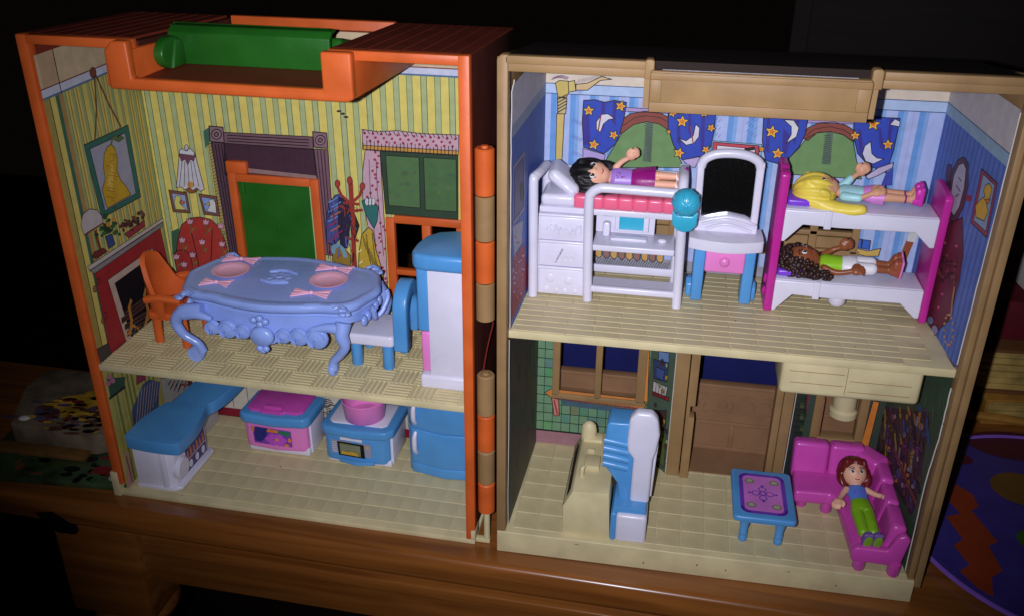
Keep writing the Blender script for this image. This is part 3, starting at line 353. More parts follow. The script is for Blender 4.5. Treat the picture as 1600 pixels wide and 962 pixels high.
PRINTS['LL'] = ('L', (-24.12, 0.06), (-24.85, 10.7), [
[0,0,97,0,1066,1020,2675],[0,0,7,0,1066,2675,2687],[0,0,5,0,1066,2687,2730],[0,0,8,0,1066,2730,2737],[0,0,6,0,1066,2737,2920],[0,1,98,25,175,2737,2920],[0,2,0,175,183,2675,2920],[0,1,99,186,214,1020,2675],
[0,2,4,215,220,1020,2675],[0,1,100,240,252,1020,2675],[0,1,99,269,297,1020,2675],[0,2,4,298,303,1020,2675],[0,1,100,323,335,1020,2675],[0,1,99,352,380,1020,2675],[0,2,4,381,386,1020,2675],[0,1,99,435,463,1020,2675],
[0,2,4,464,469,1020,2675],[0,1,100,489,501,1020,2675],[0,1,99,518,546,1020,2675],[0,2,4,547,552,1020,2675],[0,1,100,572,584,1020,2675],[0,1,99,601,629,1020,2675],[0,2,4,630,635,1020,2675],[0,1,100,655,667,1020,2675],
[0,1,99,684,712,1020,2675],[0,2,4,713,718,1020,2675],[0,1,99,767,795,1020,2675],[0,2,4,796,801,1020,2675],[0,1,99,850,878,1020,2675],[0,2,4,879,884,1020,2675],[0,1,100,904,916,1020,2675],[0,1,99,933,961,1020,2675],
[0,2,4,962,967,1020,2675],[0,1,100,987,999,1020,2675],[0,1,99,1016,1044,1020,2675],[0,2,4,1045,1050,1020,2675],[0,1,100,1070,1082,1020,2675],[0,1,101,0,55,1020,2675],[0,2,0,55,62,1020,2675],[0,2,102,115,150,1020,2675],
[0,2,103,150,190,1020,2675],[2,3,104,16,545,2720,496,2507,403,2312],[2,3,104,16,545,2720,642,2491,728,2334],[3,5,105,5,16,529,2716,33,-8,-11,-28],[1,4,106,6,291,2341,814,2319,813,1832,323,1868],
[1,6,107,5,341,2303,759,2283,758,1874,372,1896],[1,8,108,5,575,2262,609,2227,614,2150,585,2092,607,2017,659,1956,694,1888,398,1903,383,2030,439,2082,443,2155,477,2226,527,2259],[2,10,109,5,536,2216,619,2178],
[2,10,109,5,574,2185,597,2165],[2,10,109,5,576,2164,531,2165],[2,10,109,5,529,2159,553,2139],[2,10,109,5,488,2152,535,2124],[2,10,109,5,505,2126,515,2111],[2,10,109,5,500,2108,574,2071],[2,10,109,5,482,2094,584,2048],
[2,10,109,5,526,2059,561,2035],[2,10,109,5,488,2052,526,2027],[2,10,109,5,487,2032,482,2021],[2,10,109,5,448,2025,535,1983],[2,10,109,5,433,2011,520,1968],[2,10,109,5,476,1975,534,1942],[2,10,109,5,412,1978,514,1929],
[2,10,109,5,462,1939,491,1916],[1,10,110,4,613,2280,695,2285,734,2257,666,2252],[1,9,111,0,447,2037,512,2132,558,2193,555,2119,489,1981],[2,10,112,14,575,2262,601,2291,649,2294],
[1,6,113,5,96,1909,137,1963,211,1968,288,1936,327,1879,326,1833,106,1840],[2,8,114,10,113,1841,326,1833],[2,6,115,30,229,1816,233,1746,241,1683],[1,7,116,5,136,1685,173,1703,273,1687,307,1651,185,1655],
[3,7,117,0,7,303,1812,25,-9,-4,-10],[3,8,118,0,7,456,1780,26,-10,-5,-12],[3,9,118,0,7,311,1770,25,-10,-4,-12],[3,7,117,0,7,365,1779,27,-11,-4,-12],[3,8,119,0,7,234,1787,13,-5,-6,-14],[3,9,118,0,7,446,1727,26,-10,-6,-15],
[3,7,119,0,7,353,1860,26,-10,-5,-12],[3,8,117,0,7,346,1793,16,-6,-3,-10],[3,9,117,0,7,231,1794,24,-9,-4,-10],[3,7,118,0,7,336,1804,25,-10,-4,-10],[3,8,118,0,7,425,1727,24,-10,-5,-14],[3,9,117,0,7,365,1770,19,-8,-4,-14],
[3,7,119,0,7,478,1698,16,-6,-4,-11],[3,8,117,0,7,370,1772,23,-9,-5,-14],[3,9,119,0,7,376,1823,21,-8,-4,-11],[3,7,119,0,7,347,1765,24,-9,-5,-15],[3,8,117,0,7,340,1787,19,-7,-4,-12],[3,9,117,0,7,378,1760,24,-10,-4,-13],
[3,7,117,0,7,356,1778,30,-12,-3,-9],[3,8,119,0,7,421,1775,29,-11,-5,-12],[3,9,119,0,7,442,1791,28,-11,-5,-14],[3,7,117,0,7,375,1762,16,-6,-3,-8],[3,8,119,0,7,392,1828,21,-8,-4,-10],[3,9,119,0,7,369,1871,31,-11,-4,-12],
[3,7,119,0,7,288,1765,17,-6,-3,-10],[3,8,118,0,7,287,1803,26,-10,-3,-8],[3,9,118,0,7,434,1777,14,-6,-6,-16],[3,7,117,0,7,373,1782,21,-8,-4,-10],[3,8,119,0,7,446,1727,27,-11,-3,-10],[3,9,118,0,7,490,1875,28,-10,-3,-9],
[3,7,119,0,7,331,1780,22,-9,-5,-13],[3,8,117,0,7,335,1814,19,-7,-5,-14],[3,9,117,0,7,332,1789,31,-12,-3,-9],[3,7,119,0,7,406,1758,16,-6,-4,-11],[3,11,120,0,16,444,1813,25,-9,-5,-15],[3,11,121,0,16,371,1807,21,-8,-6,-15],
[1,12,122,5,311,1749,392,1734,405,1659,326,1661],[1,8,123,5,534,1677,802,1672,795,1629,577,1633],[3,9,124,0,7,640,1694,17,-6,-3,-10],[3,10,125,0,7,543,1740,15,-6,-3,-10],[3,11,125,0,7,799,1713,28,-11,-3,-9],
[3,9,125,0,7,503,1742,21,-9,-5,-13],[3,10,126,0,7,681,1703,24,-10,-4,-11],[3,11,125,0,7,785,1737,23,-9,-3,-10],[3,9,125,0,7,706,1700,25,-9,-5,-13],[3,10,124,0,7,545,1731,18,-7,-4,-10],
[3,11,125,0,7,698,1709,17,-7,-4,-11],[3,9,125,0,7,569,1719,22,-8,-4,-12],[3,10,126,0,7,554,1726,19,-7,-3,-8],[3,11,124,0,7,572,1758,21,-8,-3,-8],[3,9,124,0,7,533,1706,15,-6,-4,-13],[3,10,126,0,7,611,1737,24,-9,-3,-9],
[3,11,125,0,7,797,1720,20,-8,-3,-9],[3,9,124,0,7,615,1705,22,-9,-5,-14],[3,10,124,0,7,796,1705,16,-6,-4,-11],[3,11,126,0,7,662,1718,24,-9,-4,-11],[3,9,126,0,7,721,1694,25,-9,-3,-9],[3,10,126,0,7,633,1714,18,-7,-4,-11],
[3,11,126,0,7,587,1728,18,-7,-4,-11],[3,9,124,0,7,805,1705,18,-7,-5,-14],[3,10,126,0,7,714,1704,23,-8,-3,-8],[3,11,125,0,7,590,1740,17,-7,-3,-10],[3,9,124,0,7,521,1738,15,-5,-4,-12],[3,10,124,0,7,634,1667,18,-7,-3,-10],
[3,11,126,0,7,717,1675,23,-9,-4,-10],[3,9,124,0,7,749,1739,26,-10,-5,-14],[3,10,125,0,7,668,1742,19,-7,-3,-8],[3,11,126,0,7,560,1739,24,-10,-3,-8],[3,9,126,0,7,622,1710,20,-8,-4,-12],[3,10,124,0,7,793,1702,24,-9,-3,-8],
[3,11,126,0,7,711,1691,22,-8,-4,-13],[3,9,125,0,7,706,1693,19,-7,-4,-11],[3,10,124,0,7,543,1745,25,-10,-4,-11],[3,11,124,0,7,724,1714,23,-9,-4,-11],[3,9,124,0,7,637,1702,22,-9,-4,-12],
[3,10,125,0,7,595,1722,21,-8,-5,-13],[3,11,124,0,7,784,1694,21,-9,-4,-12],[3,9,125,0,7,680,1735,24,-9,-5,-13],[1,8,127,4,72,1649,1046,1593,1046,1565,88,1613],[1,7,128,4,83,1619,1037,1568,1027,1538,127,1578],
[1,5,129,5,127,1578,990,1543,1038,954,190,1018,121,986],[1,7,130,4,251,1478,843,1450,839,1384,803,1390,798,1402,320,1424,393,970,321,985],[1,6,131,0,313,1427,808,1403,920,970,377,974],[2,8,132,42,324,1160,683,1125],
[2,10,133,10,324,1160,683,1125],[2,8,132,42,345,1101,729,1043],[2,10,133,10,345,1101,729,1043],[2,8,132,42,359,1046,764,976],[2,10,133,10,359,1046,764,976],[2,8,132,42,381,1178,657,1157],[2,10,133,10,381,1178,657,1157],
[2,11,134,30,381,1035,425,1108,424,1203,460,1233],[2,11,134,30,584,1002,645,1070,631,1189,662,1223],[2,12,135,16,332,1041,428,1068,482,1021,490,968],[2,12,135,16,564,998,647,1025,714,1001,732,941],
[1,9,136,0,387,1003,761,967,801,916,398,958],[3,12,137,0,6,608,974,12,-7,-3,-7],[3,12,137,0,6,510,966,12,-6,-2,-6],[3,12,138,0,6,554,958,13,-6,-2,-7],[3,12,138,0,6,719,923,13,-7,-3,-7],
[3,12,139,0,6,523,1025,12,-6,-2,-7],[3,12,138,0,6,491,987,12,-6,-2,-6],[3,12,137,0,6,416,1009,11,-6,-3,-6],[3,12,137,0,6,468,1034,12,-6,-3,-6],[3,12,138,0,6,433,1009,12,-6,-2,-6],[3,12,137,0,6,511,1016,12,-7,-2,-7],
[3,12,138,0,6,527,959,12,-6,-3,-7],[3,12,138,0,6,443,1069,12,-6,-3,-6],[3,12,139,0,6,697,876,13,-7,-2,-7],[3,12,138,0,6,536,989,12,-7,-3,-7],[3,12,139,0,6,492,1048,12,-7,-3,-7],[3,12,139,0,6,573,953,12,-6,-3,-6],
[3,12,138,0,6,556,938,13,-6,-2,-7],[3,12,138,0,6,563,1005,12,-7,-2,-7],[3,12,138,0,6,446,1029,12,-6,-3,-6],[3,12,137,0,6,608,934,13,-7,-2,-7],[3,12,139,0,6,550,997,12,-6,-2,-7],[3,12,138,0,6,541,956,13,-7,-2,-7],
[1,6,140,5,-8,1127,123,1101,131,990,2,1006],[3,5,141,4,16,101,1486,19,-9,-7,-19],[3,5,141,4,16,150,1284,20,-10,-7,-19],[3,5,141,4,16,119,1264,20,-10,-7,-19],[3,5,141,4,16,149,1516,20,-9,-7,-19],
[2,7,142,7,131,1568,124,1170],])
PRINTS['LBl'] = ('L', (-24.2, 9.9), (-0.7, 9.9), [
[0,0,143,0,2350,45,115],[0,1,144,0,2350,115,130],[0,0,145,0,2350,130,980],[0,2,146,60,65,130,980],[0,2,146,185,190,130,980],[0,2,146,310,315,130,980],[0,2,146,435,440,130,980],[0,2,146,560,565,130,980],
[0,2,146,685,690,130,980],[0,2,146,810,815,130,980],[0,2,146,935,940,130,980],[0,2,146,1060,1065,130,980],[0,2,146,1185,1190,130,980],[0,2,146,1310,1315,130,980],[0,2,146,1435,1440,130,980],[0,2,146,1560,1565,130,980],
[0,2,146,1685,1690,130,980],[0,2,146,1810,1815,130,980],[0,2,146,1935,1940,130,980],[0,2,146,2060,2065,130,980],[0,2,146,2185,2190,130,980],[0,2,146,2310,2315,130,980],[0,2,146,2435,2440,130,980],
[0,2,146,0,2350,420,425],[2,3,147,8,1040,282,1091,300],[2,3,147,8,1054,271,1100,288],[2,3,147,8,1068,259,1109,276],[2,3,147,8,1082,248,1118,264],[2,3,147,8,1035,228,1127,251],[2,3,147,8,1049,217,1085,233],
[2,3,147,8,1063,205,1094,220],[2,3,147,8,1077,194,1103,208],[2,3,147,8,1030,174,1112,196],[2,3,147,8,1044,162,1121,184],[2,3,147,8,1058,151,1080,165],[2,3,147,8,1072,139,1089,152],[2,3,147,8,1025,119,1098,140],
[2,3,147,8,1040,107,1107,128],])
PRINTS['LLl'] = ('L', (-24.12, 0.06), (-24.75, 9.9), [
[0,0,148,0,986,45,980],[0,1,149,40,60,45,980],[0,2,150,62,65,45,980],[0,1,151,90,110,45,980],[0,2,150,112,115,45,980],[0,1,149,140,160,45,980],[0,2,150,162,165,45,980],[0,1,152,190,210,45,980],[0,2,150,212,215,45,980],
[0,1,151,240,260,45,980],[0,2,150,262,265,45,980],[0,1,151,290,310,45,980],[0,2,150,312,315,45,980],[0,1,149,340,360,45,980],[0,2,150,362,365,45,980],[0,1,149,390,410,45,980],[0,2,150,412,415,45,980],
[0,1,152,440,460,45,980],[0,2,150,462,465,45,980],[0,1,151,490,510,45,980],[0,2,150,512,515,45,980],[0,1,151,540,560,45,980],[0,2,150,562,565,45,980],[0,1,149,590,610,45,980],[0,2,150,612,615,45,980],
[0,1,149,640,660,45,980],[0,2,150,662,665,45,980],[1,3,153,0,226,531,409,622,498,611,634,509,535,335,188,298],[2,5,154,7,188,298,350,607],[2,5,154,7,234,313,387,600],[2,5,154,7,282,329,425,592],
[2,5,154,7,329,345,463,585],[2,5,154,7,377,361,501,578],[2,5,154,7,426,378,540,570],[2,5,154,7,475,394,579,563],[2,5,154,7,525,411,619,555],[2,5,154,7,575,428,659,547],[1,4,155,4,643,535,1081,278,1012,239,622,301],
[2,6,156,13,727,432,770,439],[2,6,157,13,742,385,788,401],[2,6,158,13,775,392,822,408],[2,6,156,13,790,345,840,370],[2,6,156,13,824,352,874,377],[2,6,156,13,839,304,893,338],[2,6,158,13,873,311,928,346],
[2,6,158,13,908,318,947,306],[2,6,158,13,924,270,982,313],[2,6,158,13,959,277,1002,274],[2,6,156,13,975,227,1037,281],[2,6,156,13,1011,234,1057,240],[1,4,159,0,32,895,231,788,191,723,26,746],[2,6,160,16,13,754,201,727],
[3,6,161,0,16,61,888,27,-16,-6,-16],[3,6,161,0,16,86,844,26,-15,-6,-15],[3,6,161,0,16,34,856,26,-16,-6,-16],[1,5,162,4,356,725,460,663,452,638,335,666],[1,4,163,0,47,317,98,292,81,45,4,50],[2,6,8,10,57,274,67,55],])
PRINTS['RB'] = ('R', (0.95, 10.6), (23.75, 10.6), [
[0,0,164,0,330,1530,2620],[0,0,164,330,830,1530,1720],[0,0,164,330,830,2125,2620],[0,0,164,830,1420,1530,2620],[0,0,164,1420,1925,1530,1720],[0,0,164,1420,1925,2125,2620],[0,0,164,1925,2280,1530,2620],
[0,0,167,0,2280,2620,2685],[0,1,168,0,2280,2620,2625],[0,1,168,0,2280,2680,2685],[0,0,169,0,2280,2685,2790],[0,0,170,0,2280,2790,2890],[0,1,165,35,67,1530,2620],[0,1,171,67,89,1530,2620],[0,1,165,152,184,1530,2620],
[0,1,171,184,206,1530,2620],[0,1,172,234,246,1530,2620],[0,1,165,269,301,1530,2620],[0,1,171,301,323,1530,2620],[0,1,165,386,418,1530,1720],[0,1,165,386,418,2125,2620],[0,1,171,418,440,1530,1720],
[0,1,171,418,440,2125,2620],[0,1,172,468,480,1530,1720],[0,1,172,468,480,2125,2620],[0,1,165,503,535,1530,1720],[0,1,165,503,535,2125,2620],[0,1,171,535,557,1530,1720],[0,1,171,535,557,2125,2620],
[0,1,165,620,652,1530,1720],[0,1,165,620,652,2125,2620],[0,1,171,652,674,1530,1720],[0,1,171,652,674,2125,2620],[0,1,172,702,714,1530,1720],[0,1,172,702,714,2125,2620],[0,1,165,737,769,1530,1720],
[0,1,165,737,769,2125,2620],[0,1,171,769,791,1530,1720],[0,1,171,769,791,2125,2620],[0,1,165,854,886,1530,2620],[0,1,171,886,908,1530,2620],[0,1,172,936,948,1530,2620],[0,1,165,971,1003,1530,2620],
[0,1,171,1003,1025,1530,2620],[0,1,165,1088,1120,1530,2620],[0,1,171,1120,1142,1530,2620],[0,1,172,1170,1182,1530,2620],[0,1,165,1205,1237,1530,2620],[0,1,171,1237,1259,1530,2620],[0,1,165,1322,1354,1530,2620],
[0,1,171,1354,1376,1530,2620],[0,1,172,1404,1416,1530,2620],[0,1,165,1439,1471,1530,1720],[0,1,165,1439,1471,2125,2620],[0,1,171,1471,1493,1530,1720],[0,1,171,1471,1493,2125,2620],[0,1,165,1556,1588,1530,1720],
[0,1,165,1556,1588,2125,2620],[0,1,171,1588,1610,1530,1720],[0,1,171,1588,1610,2125,2620],[0,1,172,1638,1650,1530,1720],[0,1,172,1638,1650,2125,2620],[0,1,165,1673,1705,1530,1720],[0,1,165,1673,1705,2125,2620],
[0,1,171,1705,1727,1530,1720],[0,1,171,1705,1727,2125,2620],[0,1,165,1790,1822,1530,1720],[0,1,165,1790,1822,2125,2620],[0,1,171,1822,1844,1530,1720],[0,1,171,1822,1844,2125,2620],[0,1,172,1872,1884,1530,1720],
[0,1,172,1872,1884,2125,2620],[0,1,165,1907,1925,1530,1720],[0,1,165,1907,1925,2125,2620],[0,1,165,1925,1939,1530,2620],[0,1,171,1939,1961,1530,2620],[0,1,165,2024,2056,1530,2620],[0,1,171,2056,2078,1530,2620],
[0,1,172,2106,2118,1530,2620],[0,1,165,2141,2173,1530,2620],[0,1,171,2173,2195,1530,2620],[0,2,173,0,2280,1530,1600],[1,3,174,5,72,2500,119,2503,113,2193,73,2191],[1,5,175,5,73,2601,131,2597,127,2503,80,2501],
[2,7,0,6,76,2508,129,2542],[2,7,0,6,75,2528,128,2562],[2,7,0,6,75,2547,128,2581],[2,7,0,6,74,2567,127,2600],[2,7,0,6,73,2586,127,2619],[1,5,176,5,59,2685,82,2701,135,2700,156,2667,127,2604,77,2602],
[1,7,177,5,135,2696,173,2706,183,2645,141,2635],[1,6,178,5,182,2683,250,2694,331,2736,392,2723,325,2713,252,2652,183,2649],[2,4,179,3,35,2703,50,2719],[2,4,179,3,40,2705,55,2721],[2,4,179,3,44,2707,59,2723],
[2,4,179,3,49,2709,64,2725],[2,4,179,3,54,2711,68,2727],[2,4,179,3,58,2712,73,2728],[2,4,179,3,63,2714,78,2730],[2,4,179,3,67,2715,82,2731],[2,4,179,3,72,2716,87,2731],[2,4,179,3,76,2716,91,2732],
[2,4,179,3,81,2716,96,2732],[2,4,179,3,86,2716,101,2732],[2,4,179,3,90,2716,105,2732],[2,4,179,3,95,2715,110,2731],[2,4,179,3,100,2714,114,2730],[2,4,179,3,104,2713,119,2729],[2,4,179,3,109,2712,124,2727],
[2,4,179,3,113,2710,128,2726],[2,4,179,3,118,2708,133,2724],[2,4,179,3,123,2707,138,2723],[2,4,179,3,182,2687,200,2714],[2,4,179,3,197,2692,215,2718],[2,4,179,3,212,2696,230,2722],[2,4,179,3,227,2701,245,2726],
[2,4,179,3,242,2705,260,2729],[2,4,179,3,257,2709,275,2733],[2,4,179,3,272,2714,290,2737],[2,4,179,3,287,2718,305,2740],[2,4,179,3,302,2723,320,2744],[2,4,179,3,317,2727,335,2748],[2,4,179,3,332,2732,350,2751],
[2,4,179,3,347,2736,364,2755],[2,4,180,3,156,2651,171,2667],[2,4,180,3,165,2648,179,2664],[2,4,180,3,173,2645,188,2661],[2,4,180,3,182,2641,197,2657],[2,4,180,3,190,2638,205,2654],[2,4,180,3,199,2634,214,2650],
[2,4,180,3,208,2631,222,2647],[2,4,180,3,163,2458,178,2474],[2,4,180,3,172,2454,187,2471],[2,4,180,3,181,2451,196,2468],[2,4,180,3,189,2447,204,2464],[2,4,180,3,198,2444,213,2461],[2,4,180,3,207,2441,222,2457],
[2,4,180,3,215,2437,230,2454],[2,4,180,3,167,2359,182,2376],[2,4,180,3,176,2355,191,2372],[2,4,180,3,184,2352,199,2369],[2,4,180,3,193,2348,208,2365],[2,4,180,3,202,2345,217,2362],[2,4,180,3,211,2341,226,2358],
[2,4,180,3,219,2338,234,2355],[2,4,180,3,170,2258,186,2275],[2,4,180,3,179,2255,194,2272],[2,4,180,3,188,2251,203,2268],[2,4,180,3,197,2248,212,2265],[2,4,180,3,206,2244,221,2261],[2,4,180,3,215,2241,230,2258],
[2,4,180,3,224,2237,239,2254],[1,4,183,5,452,2474,514,2524,600,2544,683,2540,746,2513,760,2428,689,2471,612,2482,537,2459,465,2396],[2,6,0,4,477,2452,542,2502,610,2517,693,2510,744,2482],
[1,3,184,5,367,2197,423,2306,472,2404,537,2463,612,2482,688,2479,753,2428,800,2312,845,2235,847,2211,367,2181],[1,5,185,0,612,2482,654,2481,657,2232,606,2236],[2,7,186,4,597,2474,648,2461],[2,7,186,4,600,2459,648,2446],
[2,7,186,4,603,2444,649,2431],[2,7,186,4,605,2430,650,2417],[2,7,186,4,608,2415,651,2402],[2,7,186,4,610,2400,651,2387],[2,7,186,4,613,2385,652,2372],[2,7,186,4,615,2370,653,2357],[2,7,186,4,618,2356,654,2342],
[2,7,186,4,621,2341,654,2327],[2,7,186,4,623,2326,655,2312],[2,7,186,4,626,2311,656,2297],[2,7,186,4,628,2296,656,2281],[2,7,186,4,631,2281,657,2266],[2,7,186,4,634,2266,658,2251],[2,7,186,4,636,2250,659,2236],
[1,4,187,4,474,2560,757,2560,759,2537,475,2537],[1,7,181,6,232,2590,300,2597,358,2585,415,2599,487,2591,478,2495,457,2395,437,2335,371,2270,244,2303,229,2461],[1,8,182,0,231,2501,265,2518,290,2314,243,2319],
[1,8,182,0,339,2584,362,2585,363,2410,339,2428],[1,8,182,0,407,2595,430,2596,431,2449,406,2471],[1,6,188,4,240,2295,379,2263,367,2189,244,2198],[2,3,0,5,245,2271,343,2204],
[1,10,190,4,263,2567,275,2544,301,2543,282,2526,289,2501,266,2513,244,2499,249,2524,228,2539,254,2543],[1,12,191,0,264,2550,270,2537,285,2537,274,2527,278,2514,265,2521,253,2513,256,2527,245,2535,259,2537],
[1,10,190,4,464,2602,468,2577,492,2569,469,2558,469,2533,450,2551,425,2543,437,2566,422,2586,448,2582],[1,12,191,0,459,2586,462,2573,475,2568,462,2562,462,2548,452,2558,438,2554,445,2566,437,2577,451,2575],
[1,10,190,4,437,2420,436,2397,457,2385,434,2379,429,2356,416,2376,392,2373,407,2391,397,2413,420,2404],[1,12,191,0,431,2406,430,2393,442,2387,429,2384,426,2371,419,2382,406,2380,414,2390,409,2402,421,2398],
[1,10,190,4,311,2360,318,2335,344,2329,321,2315,323,2289,303,2306,278,2295,288,2320,271,2340,297,2338],[1,12,191,0,309,2344,312,2330,327,2326,314,2319,315,2304,304,2314,290,2308,296,2321,286,2332,301,2331],
[1,9,192,5,314,2466,343,2511,381,2517,421,2491,387,2482,357,2453,341,2401,316,2419],[2,11,193,8,339,2503,328,2412],
[1,7,181,6,734,2558,796,2539,870,2550,944,2546,1011,2550,1014,2447,1001,2348,954,2290,843,2259,782,2351,743,2451],[1,8,182,0,790,2523,805,2524,829,2338,803,2368],[1,8,182,0,930,2538,952,2539,968,2307,943,2325],
[1,8,182,0,856,2542,870,2543,884,2400,861,2438],[1,10,190,4,823,2534,834,2508,862,2505,840,2488,846,2460,822,2476,798,2462,805,2489,783,2508,812,2509],
[1,12,191,0,823,2516,829,2502,844,2500,832,2490,836,2475,822,2484,809,2477,813,2491,801,2502,817,2502],[1,10,190,4,772,2568,773,2548,792,2540,773,2533,771,2513,758,2528,738,2524,749,2541,738,2558,758,2553],
[1,12,191,0,767,2556,768,2545,779,2540,768,2536,767,2525,760,2534,749,2532,755,2541,749,2550,760,2548],[1,10,190,4,941,2579,951,2561,971,2561,957,2547,964,2528,945,2537,929,2526,932,2546,915,2558,935,2560],
[1,12,191,0,942,2566,948,2556,959,2556,951,2548,955,2538,945,2543,936,2537,937,2548,928,2554,939,2556],[1,10,190,4,1005,2491,1005,2471,1023,2461,1004,2456,1000,2436,988,2453,968,2451,980,2466,971,2485,990,2478],
[1,12,191,0,1000,2479,1000,2468,1010,2463,999,2460,997,2449,991,2458,979,2457,986,2466,981,2476,992,2472],[1,10,190,4,828,2338,833,2313,858,2305,835,2293,836,2267,817,2285,792,2277,803,2300,787,2322,813,2317],
[1,12,191,0,825,2322,827,2308,841,2303,828,2297,829,2283,818,2293,805,2288,811,2301,802,2313,817,2310],[1,10,190,4,991,2357,989,2336,1006,2324,986,2321,981,2301,970,2319,949,2319,963,2334,956,2354,975,2344],
[1,12,191,0,985,2345,984,2334,993,2327,982,2325,979,2315,973,2325,962,2325,969,2333,965,2343,976,2338],[1,10,190,4,747,2446,753,2435,766,2434,757,2426,761,2413,750,2419,739,2412,741,2425,731,2432,743,2434],
[1,12,191,0,748,2438,751,2432,759,2431,753,2427,756,2420,749,2423,744,2419,745,2426,739,2430,746,2431],[1,9,192,5,809,2392,855,2379,894,2412,902,2483,927,2461,928,2407,902,2366,858,2352],[2,11,193,7,874,2466,898,2366],
[1,8,194,4,843,2259,947,2286,923,2216,892,2222],[1,3,195,4,1005,2388,1296,2381,1306,2240,1014,2222],[1,5,196,5,1013,2380,1282,2373,1291,2240,1022,2222],[1,7,197,4,1038,2362,1262,2352,1269,2238,1048,2224],
[2,9,0,20,1207,2345,1254,2356],[2,4,198,3,983,2533,996,2549],[2,4,198,3,999,2523,1012,2539],[2,4,198,3,1015,2512,1028,2528],[2,4,198,3,1030,2501,1044,2517],[2,4,198,3,987,2488,1001,2504],[2,4,198,3,1003,2477,1017,2493],
[2,4,198,3,1019,2466,1032,2482],[2,4,198,3,1035,2455,1048,2472],[2,4,198,3,992,2441,1005,2458],[2,4,198,3,1008,2431,1021,2447],[2,4,198,3,1024,2420,1037,2436],[2,4,198,3,1040,2409,1053,2426],
[2,4,198,3,1188,2544,1201,2560],[2,4,198,3,1204,2534,1216,2550],[2,4,198,3,1220,2523,1232,2539],[2,4,198,3,1235,2513,1248,2529],[2,4,198,3,1193,2499,1206,2515],[2,4,198,3,1209,2488,1222,2504],
[2,4,198,3,1225,2478,1238,2494],[2,4,198,3,1241,2467,1254,2483],[2,4,198,3,1198,2453,1211,2469],[2,4,198,3,1214,2442,1227,2459],[2,4,198,3,1230,2432,1243,2448],[2,4,198,3,1246,2421,1259,2437],
[1,7,181,6,1287,2542,1347,2557,1420,2549,1535,2548,1534,2457,1509,2378,1460,2305,1429,2264,1329,2289,1296,2405],[1,8,182,0,1306,2535,1324,2536,1346,2330,1322,2344],[1,8,182,0,1406,2488,1457,2433,1443,2320,1417,2350],
[1,8,182,0,1471,2544,1492,2546,1485,2393,1465,2430],[1,10,190,4,1347,2504,1357,2475,1387,2469,1363,2453,1367,2423,1343,2442,1316,2430,1325,2458,1304,2481,1334,2479],
[1,12,191,0,1346,2485,1351,2469,1368,2465,1354,2457,1357,2440,1343,2451,1329,2444,1334,2460,1322,2472,1339,2471],
[1,10,190,4,1297,2572,1305,2558,1320,2558,1310,2548,1315,2534,1301,2541,1290,2532,1291,2547,1279,2556,1293,2558],
[1,12,191,0,1299,2562,1303,2555,1311,2555,1305,2549,1308,2541,1301,2545,1294,2540,1295,2548,1288,2553,1296,2554],
[1,10,190,4,1393,2373,1404,2347,1432,2344,1411,2326,1419,2299,1395,2314,1371,2301,1377,2328,1355,2347,1383,2348],
[1,12,191,0,1393,2355,1400,2341,1415,2339,1404,2329,1408,2314,1394,2323,1381,2315,1385,2330,1373,2340,1388,2341],
[1,10,190,4,1296,2376,1304,2363,1319,2362,1309,2352,1314,2337,1300,2344,1288,2336,1290,2351,1277,2360,1292,2362],
[1,12,191,0,1297,2366,1302,2359,1310,2359,1304,2353,1307,2345,1300,2349,1293,2344,1294,2352,1287,2357,1295,2359],[1,9,199,5,1400,2537,1458,2536,1493,2493,1486,2439,1433,2397,1455,2452,1449,2498],
[1,4,187,4,1535,2552,1791,2554,1794,2532,1538,2525],[1,4,183,5,1523,2433,1543,2495,1603,2529,1687,2537,1753,2522,1801,2495,1812,2427,1741,2469,1667,2480,1597,2468,1554,2420],
[2,6,0,4,1542,2450,1580,2490,1663,2510,1744,2495,1798,2464],[1,3,184,5,1456,2226,1460,2305,1510,2371,1544,2434,1604,2472,1674,2480,1748,2465,1808,2427,1843,2321,1891,2207,1458,2210],
[1,5,185,0,1650,2475,1689,2477,1702,2281,1650,2286],[2,7,186,4,1657,2286,1702,2301],[2,7,186,4,1656,2300,1700,2313],[2,7,186,4,1655,2313,1698,2326],[2,7,186,4,1653,2326,1696,2338],[2,7,186,4,1652,2339,1695,2350],
[2,7,186,4,1651,2352,1693,2362],[2,7,186,4,1649,2365,1691,2375],[2,7,186,4,1648,2378,1689,2387],[2,7,186,4,1647,2391,1687,2399],[2,7,186,4,1646,2404,1685,2411],[2,7,186,4,1644,2417,1683,2423],
[2,7,186,4,1643,2430,1681,2436],[2,7,186,4,1642,2443,1679,2448],[2,7,186,4,1641,2456,1678,2460],[1,7,181,6,1791,2554,1845,2565,1899,2582,1962,2578,2039,2579,2039,2504,2038,2391,2020,2255,1913,2295,1844,2360,1807,2457],
[1,8,182,0,1819,2511,1844,2490,1886,2324,1850,2368],[1,8,182,0,1931,2517,1945,2518,1990,2384,1958,2405],[1,8,182,0,1984,2572,2005,2573,2014,2409,1993,2445],
[1,10,190,4,1896,2580,1909,2553,1939,2549,1918,2531,1927,2502,1901,2519,1877,2505,1882,2533,1858,2553,1887,2554],
[1,12,191,0,1898,2561,1905,2546,1921,2544,1910,2534,1914,2518,1900,2527,1887,2520,1890,2535,1877,2546,1893,2547],
[1,10,190,4,1840,2478,1827,2462,1837,2441,1816,2451,1800,2437,1800,2459,1780,2472,1802,2476,1805,2497,1818,2478],
[1,12,191,0,1828,2472,1820,2464,1826,2452,1814,2457,1805,2450,1806,2462,1795,2469,1807,2471,1809,2483,1816,2472],
[1,10,190,4,1994,2459,2008,2437,2032,2436,2016,2419,2026,2395,2004,2407,1985,2393,1987,2417,1965,2432,1989,2435],
